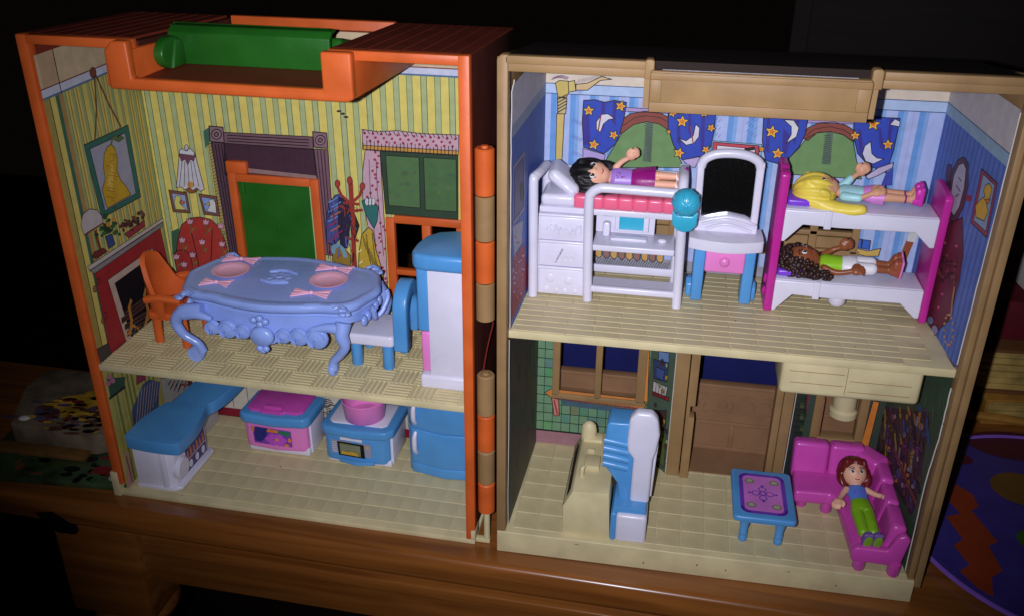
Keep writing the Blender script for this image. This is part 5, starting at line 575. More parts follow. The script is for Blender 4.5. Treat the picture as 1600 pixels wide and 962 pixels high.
PRINTS['RRl'] = ('R', (23.75, 9.9), (24.25, 0.72), [
[0,0,295,0,919,160,1480],[1,2,296,0,-92,664,748,1152,781,934,854,586,819,485,-39,365],[3,4,297,3,7,700,821,26,18,12,-15],[3,4,298,3,7,646,729,36,26,8,-11],[2,5,299,35,552,603,629,557],[3,4,300,3,7,645,881,28,19,13,-17],
[2,5,279,26,755,564,815,538],[3,6,298,3,7,658,721,34,25,12,-16],[3,4,301,3,7,300,474,26,18,11,-14],[2,5,302,38,651,952,663,890],[3,6,279,3,7,271,561,28,19,8,-10],[2,7,303,38,63,633,76,589],
[3,6,302,3,7,335,512,25,18,8,-11],[2,7,297,38,583,1005,592,972],[3,4,299,3,7,225,600,19,12,17,-21],[2,5,301,23,266,878,326,840],[3,6,303,3,7,12,642,29,19,13,-16],[2,5,304,12,485,794,540,715],
[3,6,297,3,7,593,539,18,13,12,-15],[2,5,300,31,626,739,671,683],[3,6,299,3,7,484,745,35,25,7,-9],[2,7,302,37,574,773,611,720],[3,4,279,3,7,723,988,35,24,11,-14],[2,5,305,24,-10,637,60,555],
[3,6,298,3,7,634,774,31,22,7,-10],[3,4,279,3,7,479,861,34,23,14,-18],[2,5,302,16,356,769,407,701],[2,7,301,21,529,993,568,959],[3,4,303,3,7,624,558,24,19,9,-11],[2,5,303,35,305,503,347,463],
[3,6,298,3,7,165,675,28,18,8,-11],[3,4,297,3,7,472,615,35,25,8,-10],[3,6,300,3,7,462,578,42,31,16,-21],[2,7,301,21,366,628,416,605],[3,6,297,3,7,219,784,28,18,11,-14],[2,7,306,17,405,502,468,446],
[3,4,301,3,7,233,550,45,32,13,-17],[2,5,305,16,693,575,708,519],[2,7,298,28,287,697,365,640],[2,5,306,17,661,1049,702,965],[3,6,301,3,7,633,641,33,24,8,-12],[2,7,305,29,304,782,353,759],[3,4,301,3,7,627,877,23,16,7,-9],
[2,5,305,19,307,600,357,543],[3,6,305,3,7,7,628,22,15,12,-15],[2,7,303,24,481,938,545,909],[3,4,302,3,7,447,716,32,22,8,-10],[3,6,305,3,7,717,775,38,27,13,-17],[3,4,302,3,7,71,531,45,30,16,-20],
[2,5,299,37,670,859,684,835],[3,6,298,3,7,307,849,20,13,13,-16],[3,4,300,3,7,672,716,27,20,11,-14],[2,5,297,29,50,632,119,559],[3,6,302,3,7,575,593,38,28,13,-17],[2,7,298,29,28,703,88,616],
[3,4,300,3,7,478,655,39,27,10,-13],[3,6,298,3,7,624,798,39,28,13,-17],[2,7,302,38,482,1001,538,963],[3,4,302,3,7,448,489,28,20,8,-11],[2,5,304,36,167,760,198,744],[3,6,297,3,7,104,626,32,22,16,-20],
[2,7,279,37,465,553,517,544],[2,5,302,31,112,622,149,535],[3,6,297,3,7,724,818,16,11,11,-16],[2,7,305,37,581,849,613,841],[3,4,303,3,7,-42,668,46,29,9,-11],[3,6,279,3,7,583,1075,30,19,14,-19],
[2,7,304,17,621,833,614,791],[3,4,305,3,7,266,710,31,20,9,-12],[3,6,305,3,7,134,641,30,20,12,-16],[2,7,305,13,571,875,584,855],[2,5,301,31,193,531,213,462],[3,6,302,3,7,210,688,43,28,17,-22],[2,7,300,35,546,924,595,886],
[3,4,299,3,7,718,1081,20,13,13,-17],[2,5,301,30,506,628,571,584],[2,7,303,28,674,1107,699,1065],[3,6,305,3,7,726,677,17,13,9,-12],[2,7,300,29,799,718,859,686],[3,4,297,3,7,432,477,39,29,9,-12],
[2,5,298,24,366,751,422,727],[3,4,304,3,7,632,926,19,13,8,-11],[2,5,306,32,470,913,532,848],[3,6,300,3,7,603,901,17,12,9,-13],[2,5,305,26,684,1054,726,984],[3,6,303,3,7,197,710,30,20,17,-21],[2,7,303,31,516,834,521,780],
[3,4,302,3,7,815,743,34,26,14,-19],[2,5,306,13,548,776,597,756],[3,6,298,3,7,636,744,26,19,14,-19],[2,7,279,12,560,826,617,799],[3,4,302,3,7,77,681,29,19,14,-17],[2,5,302,17,671,1032,698,969],
[2,7,302,17,228,524,251,488],[3,4,299,3,7,681,1116,18,11,13,-18],[2,5,301,32,398,963,450,950],[2,7,302,19,737,528,752,452],[2,5,303,32,662,803,686,788],[2,7,302,25,655,810,694,778],[3,4,301,3,7,665,605,34,24,16,-20],
[2,5,302,18,71,673,113,587],[2,7,297,21,643,775,670,690],[3,4,299,3,7,117,780,18,11,16,-21],[3,6,297,3,7,631,683,31,22,10,-14],[2,7,305,19,511,625,574,559],[3,4,299,3,7,695,873,23,16,9,-12],
[3,6,304,3,7,291,482,46,33,10,-14],[2,7,301,32,569,669,574,620],[3,4,305,3,7,352,659,33,23,9,-11],[2,5,302,20,-5,600,45,521],[3,6,299,3,7,184,569,22,15,17,-22],[3,4,279,3,7,350,630,23,17,10,-13],
[2,5,279,35,375,850,430,797],[3,6,300,3,7,677,775,37,27,15,-20],[2,7,305,24,561,867,605,791],[3,4,297,3,7,751,648,33,25,10,-12],[2,5,298,37,183,536,223,441],[3,6,305,3,7,-24,677,22,15,8,-10],
[3,4,306,3,7,538,569,31,24,10,-14],[2,7,306,18,200,538,206,511],[3,4,301,3,7,414,908,20,13,14,-18],[2,5,300,14,676,924,753,869],[3,6,301,3,7,659,1001,38,25,14,-19],[2,7,279,19,780,1036,834,987],
[3,4,305,3,7,659,697,28,19,12,-15],[2,5,279,35,710,1074,786,1017],[3,4,303,3,7,366,557,32,23,11,-14],[3,4,301,3,7,58,532,34,23,17,-22],[3,6,279,3,7,763,681,19,14,14,-19],[2,7,279,17,654,1015,665,967],
[3,4,304,3,7,433,723,34,23,14,-18],[2,5,299,30,444,537,465,500],[2,5,305,31,580,977,629,933],[2,7,297,30,420,682,452,598],[3,4,301,3,7,472,483,36,26,10,-13],[2,5,306,33,311,836,396,775],[3,4,301,3,7,386,596,23,16,8,-10],
[2,5,303,14,269,487,302,479],[3,6,301,3,7,607,837,25,18,7,-10],[2,7,298,13,466,625,518,573],[3,6,303,3,7,448,531,19,14,9,-12],[2,7,302,36,726,928,743,897],[3,4,297,3,7,434,796,30,19,13,-17],
[3,6,306,3,7,642,519,31,24,14,-18],[3,4,302,3,7,630,973,16,11,10,-13],[3,6,306,3,7,399,616,44,31,14,-19],[2,7,306,22,671,752,711,690],[3,4,297,3,7,508,890,33,22,11,-13],[2,5,302,36,50,518,125,459],
[2,7,299,21,132,676,174,614],[3,4,300,3,7,674,803,20,14,8,-12],[2,5,298,31,664,619,682,602],[3,6,300,3,7,621,589,37,28,10,-13],[2,5,303,32,596,535,637,505],[3,6,306,3,7,518,879,27,19,11,-15],
[3,4,306,3,7,590,534,37,27,14,-18],[2,5,304,25,466,746,453,706],[3,6,303,3,7,149,455,36,26,15,-18],[2,7,299,29,168,619,182,561],[3,4,299,3,7,691,844,26,18,13,-18],[3,6,302,3,7,520,992,26,17,11,-15],
[3,4,305,3,7,319,770,25,17,10,-13],[3,6,305,3,7,787,535,32,25,13,-18],[2,7,306,16,-3,621,64,602],[3,4,304,3,7,7,695,32,20,16,-21],[2,5,301,40,590,1067,607,1002],[2,9,307,30,323,616,699,605,888,613],
[2,3,308,10,903,1277,936,1200],[2,3,308,10,798,1322,831,1245],[2,3,308,10,814,1296,847,1218],[2,3,308,10,911,1344,943,1268],[2,3,308,10,685,1166,719,1086],[2,3,308,10,744,1216,777,1137],[2,3,308,10,532,1181,567,1099],
[2,3,308,10,766,1191,800,1112],[2,3,308,10,603,1200,638,1119],[2,3,308,10,675,1159,709,1079],[2,3,308,10,835,1299,868,1221],[2,3,308,10,854,1368,886,1292],[2,3,308,10,597,1124,632,1043],[2,3,308,10,868,1400,901,1324],
[2,3,308,10,899,1282,932,1206],[2,3,308,10,572,1171,607,1090],[2,3,308,10,821,1371,854,1295],[2,3,308,10,858,1343,891,1267],[2,3,308,10,713,1183,747,1103],[2,3,308,10,714,1301,747,1222],[2,3,308,10,616,1193,650,1112],
[2,3,308,10,605,1232,639,1151],])
def wallprint(key, parent, step=0.005):
    frame, a, b, txt = PRINTS[key]
    dv = Vector((b[0]-a[0], b[1]-a[1], 0)); L = dv.length; dv.normalize(); nv = Vector((dv.y, -dv.x, 0))
    me = D.meshes.new('wallpaper'); verts = []; faces = []; cols = []
    bs = BASE[parent.name]
    def face(pts, lay, col, dup=0):
        i = len(verts)
        for u, z in pts:
            p = Vector((a[0], a[1], 0))+dv*u+nv*(0.02+lay*step)+Vector((0, 0, z))
            verts.append((p-bs)*S)
        faces.append(list(range(i, i+len(pts)))); cols.append((col, len(pts)))
    def stroke(q, w, lay, col):
        for (x0, z0), (x1, z1) in zip(q[:-1], q[1:]):
            l = math.hypot(x1-x0, z1-z0)
            if l < 1e-4: continue
            ex, ez = (x1-x0)/l*w*0.3, (z1-z0)/l*w*0.3
            nx, nz = -(z1-z0)/l*w/2, (x1-x0)/l*w/2
            face([(x0-ex+nx, z0-ez+nz), (x0-ex-nx, z0-ez-nz), (x1+ex-nx, z1+ez-nz), (x1+ex+nx, z1+ez+nz)], lay+random.random()*0.3, col)
    for k, it in enumerate(txt):
        kind = 'RPLE'[it[0]]; lay, col = it[1]+(k % 7)*0.1, it[2]; q = [x/100 for x in it[3:]]
        if kind == 'R': face([(q[0], q[2]), (q[1], q[2]), (q[1], q[3]), (q[0], q[3])], lay, col)
        elif kind == 'P':
            pts = list(zip(q[1::2], q[2::2])); face(pts, lay, col)
            if q[0]: stroke(pts+pts[:1], q[0], lay+1, 0)
        elif kind == 'L': stroke(list(zip(q[1::2], q[2::2])), q[0], lay, col)
        else:
            n = it[4]; o = q[2:]
            pts = [(o[0]+o[2]*math.cos(t)+o[4]*math.sin(t), o[1]+o[3]*math.cos(t)+o[5]*math.sin(t)) for t in [2*math.pi*i/n for i in range(n)]]
            face(pts, lay, col)
            if q[0]: stroke(pts+pts[:1], q[0], lay+1, 0)
    me.from_pydata(verts, [], faces)
    at = me.color_attributes.new('ink', 'FLOAT_COLOR', 'CORNER')
    pal = [(*lin(h), 1) for h in PAL]
    flat = []
    for c, n in cols: flat += list(pal[c])*n
    at.data.foreach_set('color', flat)
    me.materials.append(PRINT)
    o = D.objects.new('wallpaper', me); COL.objects.link(o); o.parent = parent
    return o
# ------------------------------------------------------------------ the table everything stands on
tb = thing('wooden_table', 'glossy brown wooden table with a thick moulded edge under the open toy house', 'table', 'R', (0, 10, 0), -0.032)
BASE[tb.name] = Vector((0, 10, 0))
t = nb()
prof = [(-1.55, -0.35), (-1.45, -0.1), (-1.2, 0.0), (14.2, 0.0), (14.4, -0.2), (14.4, -2.0), (-1.4, -2.0), (-1.6, -1.7), (-1.65, -1.0)]
prism(t, prof, -75, 75, 'x', r=0.12, seg=2); obj('table_top', t, WOOD, tb, True, 50)
t = nb(); box(t, -22, 75, 14.45, 44, -2.0, -0.01, r=.1); obj('table_leaf', t, WOOD, tb, True, 50)
t = nb(); box(t, -31.5, 74, -0.2, 1.4, -7.2, -2.02, r=0.15); obj('apron', t, WOOD, tb, True, 40)
t = nb(); prism(t, [(-0.65, -3.4), (-0.25, -3.3), (-0.25, -4.5), (-0.65, -4.3)], -24.5, 74, 'x', r=0.08); obj('apron_moulding', t, WOOD, tb, True, 40)
t = nb()
box(t, -31.0, -24.6, -1.0, 4.6, -10.5, -2.03, r=0.3)
lathe(t, [(2.4, -10.5), (2.9, -10.9), (3.1, -11.5), (2.9, -12.1), (2.3, -12.5), (2.0, -13.5), (2.6, -18), (2.9, -26), (2.2, -38), (1.8, -60)], (-27.8, 1.9, 0), 28)
obj('leg', t, WOOD, tb, True, 40)
for x, y0 in ((-36.5, -0.9), (-30.2, -0.7)):
    t = nb(); prism(t, [(x-1.2, -1.2), (x+0.2, -0.9), (x+1.3, -1.6), (x+1.6, -2.6), (x+0.2, -2.7), (x-0.6, -2.0)], -1.72, -1.2, 'y', r=0.1)
    obj('dark_chip', t, BLACK, tb, True)

# ------------------------------------------------------------------ orange half of the toy house
WL, HL = 24.84, 30.33
oh = thing('toy_house_half', 'orange half of the open toy house with yellow striped walls and green roof handle', 'toy house', 'L', (-12.4, 5, 0), group='hinged halves of the open toy house')
t = nb(); prism(t, [(-WL, 0.0), (-WL+.6, 0.0), (-WL-.06, 11.2), (-WL-.4, 11.2)], 0.95, HL-.72, 'z', r=0.05); prism(t, [(0.0, HL-.75), (11.2, HL-.75), (11.2, HL-.66), (0, HL-.08)], -WL, -WL+.45, 'x'); obj('side_wall', t, ORANGE_DIM, oh, True)
t = nb(); prism(t, [(0.0, 1.0), (11.2, 1.0), (11.2, HL-.6), (0.0, HL-.04)], -0.44, 0.0, 'x', r=0.06); obj('side_wall', t, ORANGE_DARK, oh, True)
# bright orange front rims, set 3 mm proud
t = nb()
prism(t, [(-WL-.02, 0.9), (-WL-.02, HL+.02), (-WL+.62, HL+.02), (-WL+.62, 0.9)], -0.12, 0.55, 'y', r=0.1)
obj('front_rim', t, ORANGE, oh, True)
t = nb(); prism(t, [(-0.56, 0.36), (-0.56, HL+.02), (0.03, HL+.02), (0.03, 1.1), (-0.25, 1.1), (-0.25, 0.36)], -0.12, 0.55, 'y', r=0.07); obj('front_rim', t, ORANGE, oh, True)
for x0, x1 in ((-WL+.5, -18.1), (-7.3, -.4)):
    t = nb(); prism(t, [(x0, HL-.5), (x0, HL), (x1, HL), (x1, HL-.5)], -0.10, 0.5, 'y', r=0.07); obj('top_rim', t, ORANGE, oh, True)
# roof deck, then its boards one by one
def slope(y, z=0): return HL-0.05*y+z
def deck(t, x0, x1, y0, y1, za, zb): prism(t, [(y0, slope(y0, za)), (y1, slope(y1, za)), (y1, slope(y1, zb)), (y0, slope(y0, zb))], x0, x1, 'x')
for x0, x1 in ((-WL+.46, -18.0), (-7.2, -.46)):
    t = nb(); deck(t, x0, x1, .5, 11.15, -.4, -.13); obj('roof', t, ORANGE_DARK, oh)
def roof_board(x0, x1, y0, y1):
    t = nb(); prism(t, [(y0, slope(y0, -.12)), (y1, slope(y1, -.12)), (y1, slope(y1, .03)), (y0, slope(y0, .03))], x0, x1, 'x', r=0.03, seg=1); obj('roof_board', t, ORANGE_DIM, oh)
x = -WL+.03
while x < -18.6: roof_board(x, min(x+.86, -17.95), 0.45, 11.2); x += .93
x = -7.25
while x < -0.6: roof_board(x, min(x+.86, -.02), 0.45, 11.2); x += .93
# carrying-handle well in the roof
t = nb()
prism(t, [(-19.15, 27.9), (-19.2, 29.9), (-18.7, 30.4), (-17.85, 30.4), (-17.85, 28.5), (-7.35, 28.5), (-7.35, 30.37), (-5.75, 30.37), (-5.75, 28.05), (-6.1, 27.9)], -0.95, -0.35, 'y', r=0.13, seg=3)
for x0, x1 in ((-19.1, -17.9), (-7.3, -5.8)): prism(t, [(-.35, 28.0), (10.7, 27.6), (10.7, 29.4), (-.35, 29.9)], x0, x1, 'x', r=.06)
box(t, -17.9, -7.3, -0.35, 10.7, 27.95, 28.3); box(t, -17.9, -7.25, 10.72, 11.25, 27.6, 29.88, r=0.06)
prism(t, [(-19.45, 27.95), (-19.3, 29.6), (-19.0, 29.9), (-18.9, 27.95)], -0.75, 0.2, 'y', r=0.12)
obj('handle_well', t, ORANGE, oh, True, 35)
t = nb(); box(t, -17.88, -7.32, -0.3, 10.68, 28.31, 28.36); obj('well_floor', t, ORANGE_DIM, oh)
t = nb()
prism(t, [(3.6, 28.37), (3.95, 28.37), (3.88, 29.9), (4.1, 30.22), (4.7, 30.32), (4.7, 30.46), (3.95, 30.44), (3.52, 30.1)], -18.1, -8.6, 'x', r=0.07, seg=3)
tube(t, [(-18.2, 4.6, 30.36), (-9.0, 4.6, 30.36)], 0.13, smoothn=0)
prism(t, circ(2.7, 29.2, 1.2, .86, 20), -17.95, -17.35, 'x', r=0.22, seg=3); prism(t, circ(2.3, 29.2, .95, .82, 20), -7.95, -7.4, 'x', r=0.2, seg=3)
prism(t, [(2.2, 28.4), (3.8, 28.4), (3.8, 29.7), (2.9, 29.9)], -17.9, -17.2, 'x', r=0.1)
prism(t, [(4.3, 28.4), (6.8, 28.4), (6.8, 29.5), (4.9, 29.95)], -9.2, -8.4, 'x', r=.25, seg=3)
obj('carry_handle', t, GREEN, oh, True, 40)
# back wall with openings for the door and the window
DOOR = (-19.1, -13.4, 10.2, 20.2); WIN = (-8.35, -3.3, 10.6, 17.25)
t = nb(); wall_holes(t, -WL-.02, -.46, 10.16, 29.3, [DOOR, WIN], lambda a, b, c, d: box(t, a, b, 10.72, 11.1, c, d)); box(t, -WL+.2, -.46, 9.94, 10.3, 0.3, 9.7)
obj('back_wall', t, ORANGE_DARK, oh)
t = nb()
box(t, -19.4, -18.85, 10.45, 11.0, 10.2, 19.9, r=0.06); box(t, -18.85, -13.55, 10.45, 11.0, 19.05, 19.6, r=0.06); box(t, -13.55, -12.95, 10.45, 11.0, 10.2, 19.6, r=0.06); box(t, -19.38, -17.9, 10.3, 11.0, 19.65, 20.5, r=0.1)
df = obj('door_frame', t, ORANGE, oh, True)
t = nb(); box(t, -18.84, -13.56, 10.8, 11.05, 10.2, 19.04); box(t, -18.82, -18.4, 10.6, 10.8, 18.2, 19.8, r=0.08); box(t, -14.0, -13.57, 10.7, 10.95, 10.2, 15.9, r=0.05); box(t, -16.4, -16.15, 10.77, 10.82, 11, 17.8, r=.02); obj('door', t, GREEN, oh)
t = nb()
for a, b, c, d in ((-8.45, -7.85, 10.6, 17.3), (-7.85, -3.2, 16.95, 17.5), (-5.95, -5.35, 10.6, 16.95), (-3.6, -3.2, 10.6, 16.95), (-7.85, -3.6, 13.2, 13.6)): box(t, a, b, 10.5, 11.0, c, d, r=0.06)
obj('window_frame', t, ORANGE, oh, True)
for k in ('LB', 'LL', 'LBl', 'LLl'): wallprint(k, oh)
# floors: upper slab with parquet blocks, lower slab with square tiles
t = nb(); box(t, -WL+.64, -.5, -0.02, 10.7, 9.72, 10.16, r=0.05); obj('upper_floor', t, CREAM, oh, True)
t = nb(); box(t, -WL+.3, 0.0, -0.08, 11.2, 0.0, 0.36, r=0.05); box(t, -WL-.15, -WL+.35, -.2, 1.2, 0.0, 1.9, r=0.05); box(t, -.24, 0.02, -.15, 1.0, 0.36, 1.05, r=0.03); obj('lower_floor', t, CREAM, oh, True)
def parquet(across):
    t = nb()
    for i in range(5):
        a = -0.745+i*0.308
        v = (a, a+.15, -.745, .745) if across else (-.745, .745, a, a+.15)
        box(t, v[0], v[1], v[2], v[3], 0, 0.09)
    bmesh.ops.delete(t, geom=[f for f in t.faces if f.normal.z < -0.5], context='FACES_ONLY')
    return t
proto = []
for k in (0, 1):
    t = parquet(k)
    for v in t.verts: v.co += Vector((-23.3, 0.88, 10.155))
    proto.append(obj('parquet_block', t, CREAMD, oh))
for j in range(7):
    for i in range(15):
        k = (i+j) % 2
        if (i, j) == (0, 0): continue
        if (i, j) == (1, 0): proto[1].location += Vector((1.54, 0, 0))*S; continue
        s = proto[k]; c = s.copy(); COL.objects.link(c); c.parent = oh
        c.location = Vector((i*1.54, j*1.54, 0))*S
def tilepiece(parent, x, y, z, sx, sy, h=0.04, name='floor_tile', mat=CREAMD, r=0.022):
    t = nb(); box(t, x, x+sx, y, y+sy, z, z+h, r=r, seg=1)
    bmesh.ops.delete(t, geom=[f for f in t.faces if f.calc_center_median().z < z+.001], context='FACES_ONLY')
    return obj(name, t, mat, parent)
p = tilepiece(oh, -24.0, 0.5, 0.35, 1.19, 1.30)
copies(p, oh, [(i*1.235, j*1.35, 0) for i in range(19) for j in range(7) if i+j], 'floor_tile')
# hinge barrels
def barrel(parent, z0, z1, mat, hole=False):
    t = nb(); pr = [(0.42, z0), (0.52, z0+.08), (0.52, z1-.08), (0.44, z1)]
    if hole: pr += [(0.2, z1), (0.18, z1+.12), (0.05, z1+.14)]
    lathe(t, pr, (-0.74, 0.55, 0), 24)
    if parent is oh:      # expressed in this half's own frame
        c, s = math.cos(-LTH), math.sin(-LTH)
        for v in t.verts:
            x, y = v.co.x-LO[0], v.co.y-LO[1]; v.co.x, v.co.y = c*x-s*y, s*x+c*y
    obj('hinge_barrel', t, mat, parent, True)
for a, b in ((23.16, 25.71), (18.17, 20.59), (7.18, 9.65), (2.58, 4.76)): barrel(oh, a, b, ORANGE, a > 23)
t = nb(); lathe(t, [(0.2, 0.3), (0.2, 2.7)], (0.7, 0.3, 0), 12); box(t, 0.02, 0.9, 0.15, 0.5, 0.05, 0.35, r=.03); obj('hinge_pin', t, CREAM, oh, True)
# ------------------------------------------------------------------ tan half of the toy house
WR, HR = 25.0, 30.55
th = thing('toy_house_half', 'tan half of the open toy house with blue striped bedroom and green tiled room', 'toy house', 'R', (12.5, 5, 0), group='hinged halves of the open toy house')
t = nb(); prism(t, [(0.0, 1.3), (10.9, 1.3), (10.9, 29.0), (0.0, HR-.1)], 0.0, 0.42, 'x', r=0.06); obj('side_wall', t, TAN, th, True)
t = nb(); prism(t, [(0.75, 1.3), (10.9, 1.3), (10.9, 29.0), (0.75, HR-.1)], 24.28, 24.9, 'x', r=0.06); obj('side_wall', t, TAN, th, True)
t = nb(); prism(t, [(0.0, 1.62), (0.0, HR-.22), (.2, HR), (.56, HR), (.56, 1.62)], -0.1, 0.7, 'y', r=0.07); obj('front_rim', t, TAN, th, True)
# right rim: outer lip, groove and a lower inner band
t = nb(); prism(t, [(24.62, 1.2), (24.62, HR), (25.02, HR-.12), (25.02, 1.2)], -0.12, 0.75, 'y', r=0.06)
prism(t, [(24.25, 1.62), (24.25, HR-.35), (24.58, HR-.35), (24.58, 1.62)], 0.02, 0.75, 'y', r=0.05)
obj('front_rim', t, TAN, th, True)
for x0, x1 in ((.4, 7.35), (17.9, 24.8)):
    t = nb(); prism(t, [(x0, HR-.42), (x0, HR-.03), (x1, HR-.03), (x1, HR-.42)], -0.1, 0.5, 'y', r=0.06)
    prism(t, [(x0, HR-.82), (x0, HR-.42), (x1, HR-.42), (x1, HR-.82)], 0.03, 0.6, 'y', r=0.05)
    obj('top_rim', t, TAN, th, True)
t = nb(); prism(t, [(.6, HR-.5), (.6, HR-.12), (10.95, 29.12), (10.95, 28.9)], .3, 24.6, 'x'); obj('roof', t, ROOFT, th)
# handle panel across the front of the roof
t = nb()
prism(t, [(7.4, 28.25), (7.38, 30.05), (7.45, 30.2), (17.3, 30.2), (17.4, 30.05), (17.35, 28.25)], -0.55, -0.25, 'y', r=0.07)
for a, b, c, d in ((7.42, 17.34, 28.28, 28.75), (7.42, 17.34, 29.8, 30.12), (7.42, 7.95, 28.75, 29.8), (16.75, 17.34, 28.75, 29.8)): box(t, a, b, -0.62, -0.5, c, d, r=0.035)
tube(t, [(7.45, -0.4, 30.05), (17.3, -0.4, 30.05)], 0.16, smoothn=0)
for a, b in ((7.1, 7.55), (17.35, 17.85)): prism(t, [(a, 29.7), (a, HR-.02), (a+.1, HR+.07), (b-.1, HR+.07), (b, HR-.02), (b, 29.7)], -0.14, 0.5, 'y', r=0.05, seg=3)
box(t, 7.1, 7.5, .05, 3, 28.3, 30.1); box(t, 17.35, 17.75, .05, 3, 28.3, 30.1); box(t, 7.5, 17.35, -.2, 3, 28.3, 28.5)
obj('handle_panel', t, TAN, th, True, 35)
# back walls with their openings
WU = [(4.25, 9.25, 17.2, 21.25), (15.15, 20.2, 17.2, 21.25)]
t = nb(); wall_holes(t, .44, 24.26, 15.2, 28.95, WU, lambda a, b, c, d: box(t, a, b, 10.63, 10.95, c, d))
wall_holes(t, .44, 8.5, 1.6, 15.0, [(2.1, 8.25, 5.75, 15.0)], lambda a, b, c, d: box(t, a, b, 9.94, 10.25, c, d))
wall_holes(t, 18.9, 24.26, 1.6, 15.0, [(19.65, 22.5, 4.3, 14.8)], lambda a, b, c, d: box(t, a, b, 9.94, 10.25, c, d))
prism(t, [(8.5, 9.94), (10.12, 7.8), (10.4, 7.95), (8.75, 10.2)], 1.6, 15.0, 'z'); prism(t, [(18.9, 9.94), (17.65, 7.8), (17.4, 7.95), (18.65, 10.2)], 1.6, 15.0, 'z')
obj('back_wall', t, TAND, th)
for x0, x1 in ((4.25, 9.25), (15.15, 20.2)):
    t = nb(); m = (x0+x1)/2
    for a, b, c, d in ((x0-.15, x0+.3, 17.3, 21.3), (x1-.3, x1+.15, 17.3, 21.3), (m-.28, m+.2, 17.3, 21.2), (x0, x1, 21.0, 21.5), (x0-.5, x1+.3, 16.9, 17.5), (x0+.3, x1-.3, 18.4, 18.7)): box(t, a, b, 10.45, 10.9, c, d, r=0.05)
    box(t, x0+.3, x1-.3, 10.8, 11.2, 17.5, 18.2)
    obj('window_frame', t, TAN, th, True)
t = nb()
for a, b, c, d in ((2.0, 2.5, 5.7, 15), (4.9, 5.35, 5.7, 15), (7.7, 8.3, 5.7, 15), (2.0, 8.3, 5.45, 5.85)): box(t, a, b, 9.7, 10.4, c, d, r=0.06)
obj('window_frame', t, TAN, th, True)
t = nb()
for a, b, c, d in ((19.35, 19.9, 4.2, 14.8), (22.2, 22.75, 4.2, 14.8), (19.35, 22.75, 4.0, 4.45)): box(t, a, b, 9.75, 10.5, c, d, r=0.06)
obj('window_frame', t, TAN, th, True)
t = nb()
prism(t, [(10.1, 1.6), (10.1, 15), (11.0, 15), (11.0, 1.6)], 7.6, 8.2, 'y', r=0.07)
prism(t, [(11.05, 1.6), (11.05, 15), (11.6, 15), (11.6, 7.3), (11.3, 7.25), (11.3, 6.45), (11.62, 6.4), (11.62, 1.6)], 7.45, 8.3, 'y', r=0.05)
prism(t, [(17.65, 1.6), (17.65, 15), (17.0, 15), (17.0, 1.6)], 7.6, 8.2, 'y', r=0.07); prism(t, [(16.95, 1.6), (16.95, 15), (16.5, 15), (16.5, 1.6)], 7.45, 8.3, 'y', r=0.05)
obj('door_frame', t, TAN, th, True)
# the porch behind the openings: floor, panelled parapet with raised relief, ledge
t = nb()
box(t, 10.4, 17.6, 8.3, 11.2, 1.5, 1.66); box(t, 1.4, 23.2, 11.2, 11.6, 0.6, 6.7); box(t, 1.4, 22.6, 11.05, 11.75, 6.7, 6.95, r=.06); box(t, 10.3, 17.7, 11.08, 11.3, 3.75, 4.0, r=.05); box(t, 10.3, 17.7, 11.1, 11.3, 1.66, 1.95, r=.05)
box(t, 2.1, 8.25, 10.3, 11.2, 5.2, 5.55); box(t, 14.3, 14.6, 11.1, 11.3, 1.9, 3.8, r=.05); box(t, 19.6, 22.6, 10.3, 11.2, 3.8, 4.15); box(t, 20.3, 22.5, 11.08, 11.2, 5.2, 5.4, r=.04)
obj('porch', t, TAND, th, True)
t = nb()
for x0, x1, z in ((11.7, 12.6, 6.1), (13.0, 14.4, 6.1), (15, 17.2, 6.05), (11.7, 12.6, 4.7), (13, 14.3, 4.75), (15, 17.2, 4.75), (15.4, 16.9, 5.7)): box(t, x0, x1, 11.12, 11.25, z, z+.07, r=.02, seg=1)
for x, h in ((11.9, .7), (12.3, .6), (13.3, .5), (13.8, .55), (14.2, .6), (15.6, .5), (16.7, .5)):
    tube(t, [(x, 11.17, 5.05), (x+.15, 11.15, 5.1+h*.5), (x-.05, 11.17, 5.1+h)], .05, 6, 4)
obj('relief_panel', t, TAND, th, True)
for z0, z1, x in ((5.9, 9.5, 20.8),):
    t = nb(); lathe(t, [(0.7, 5.7), (0.9, 5.8), (0.9, 6.2), (0.75, 6.35), (0.75, 12)], (21.4, 10.75, 0), 20); obj('porch_column', t, CREAM, th, True)
for k in ('RB', 'RL', 'RR', 'RBl', 'RBm', 'RBn', 'RBr', 'RLl', 'RRl'): wallprint(k, th)
# worn white edges of the printed cards
def edge(pts, r=.05):
    q = []
    for i in range(len(pts)-1):
        a, b = Vector(pts[i]), Vector(pts[i+1])
        for k in range(6): q.append(a.lerp(b, k/6)+Vector((random.uniform(-.015, .015), 0, 0)))
    q.append(Vector(pts[-1])); t = nb(); tube(t, q, r, 5, 0); obj('card_edge', t, PAPER, th)
edge([(.62, .66, 15.5), (.6, .66, 24), (.62, .7, 28.6), (.75, .7, 29.2)], .03); edge([(.6, .6, 1.7), (.6, .6, 14.7)], .025); edge([(10.12, 7.62, 1.7), (10.08, 7.62, 14.8)], .03)
edge([(24.22, .68, 15.6), (24.25, .68, 22), (24.22, .68, 28.8)], .035); edge([(24.22, .6, 1.8), (24.1, .6, 8), (24.22, .6, 11), (24.2, .6, 14.2)], .04); edge([(17.68, 7.6, 1.7), (17.72, 7.6, 14.6)], .03)
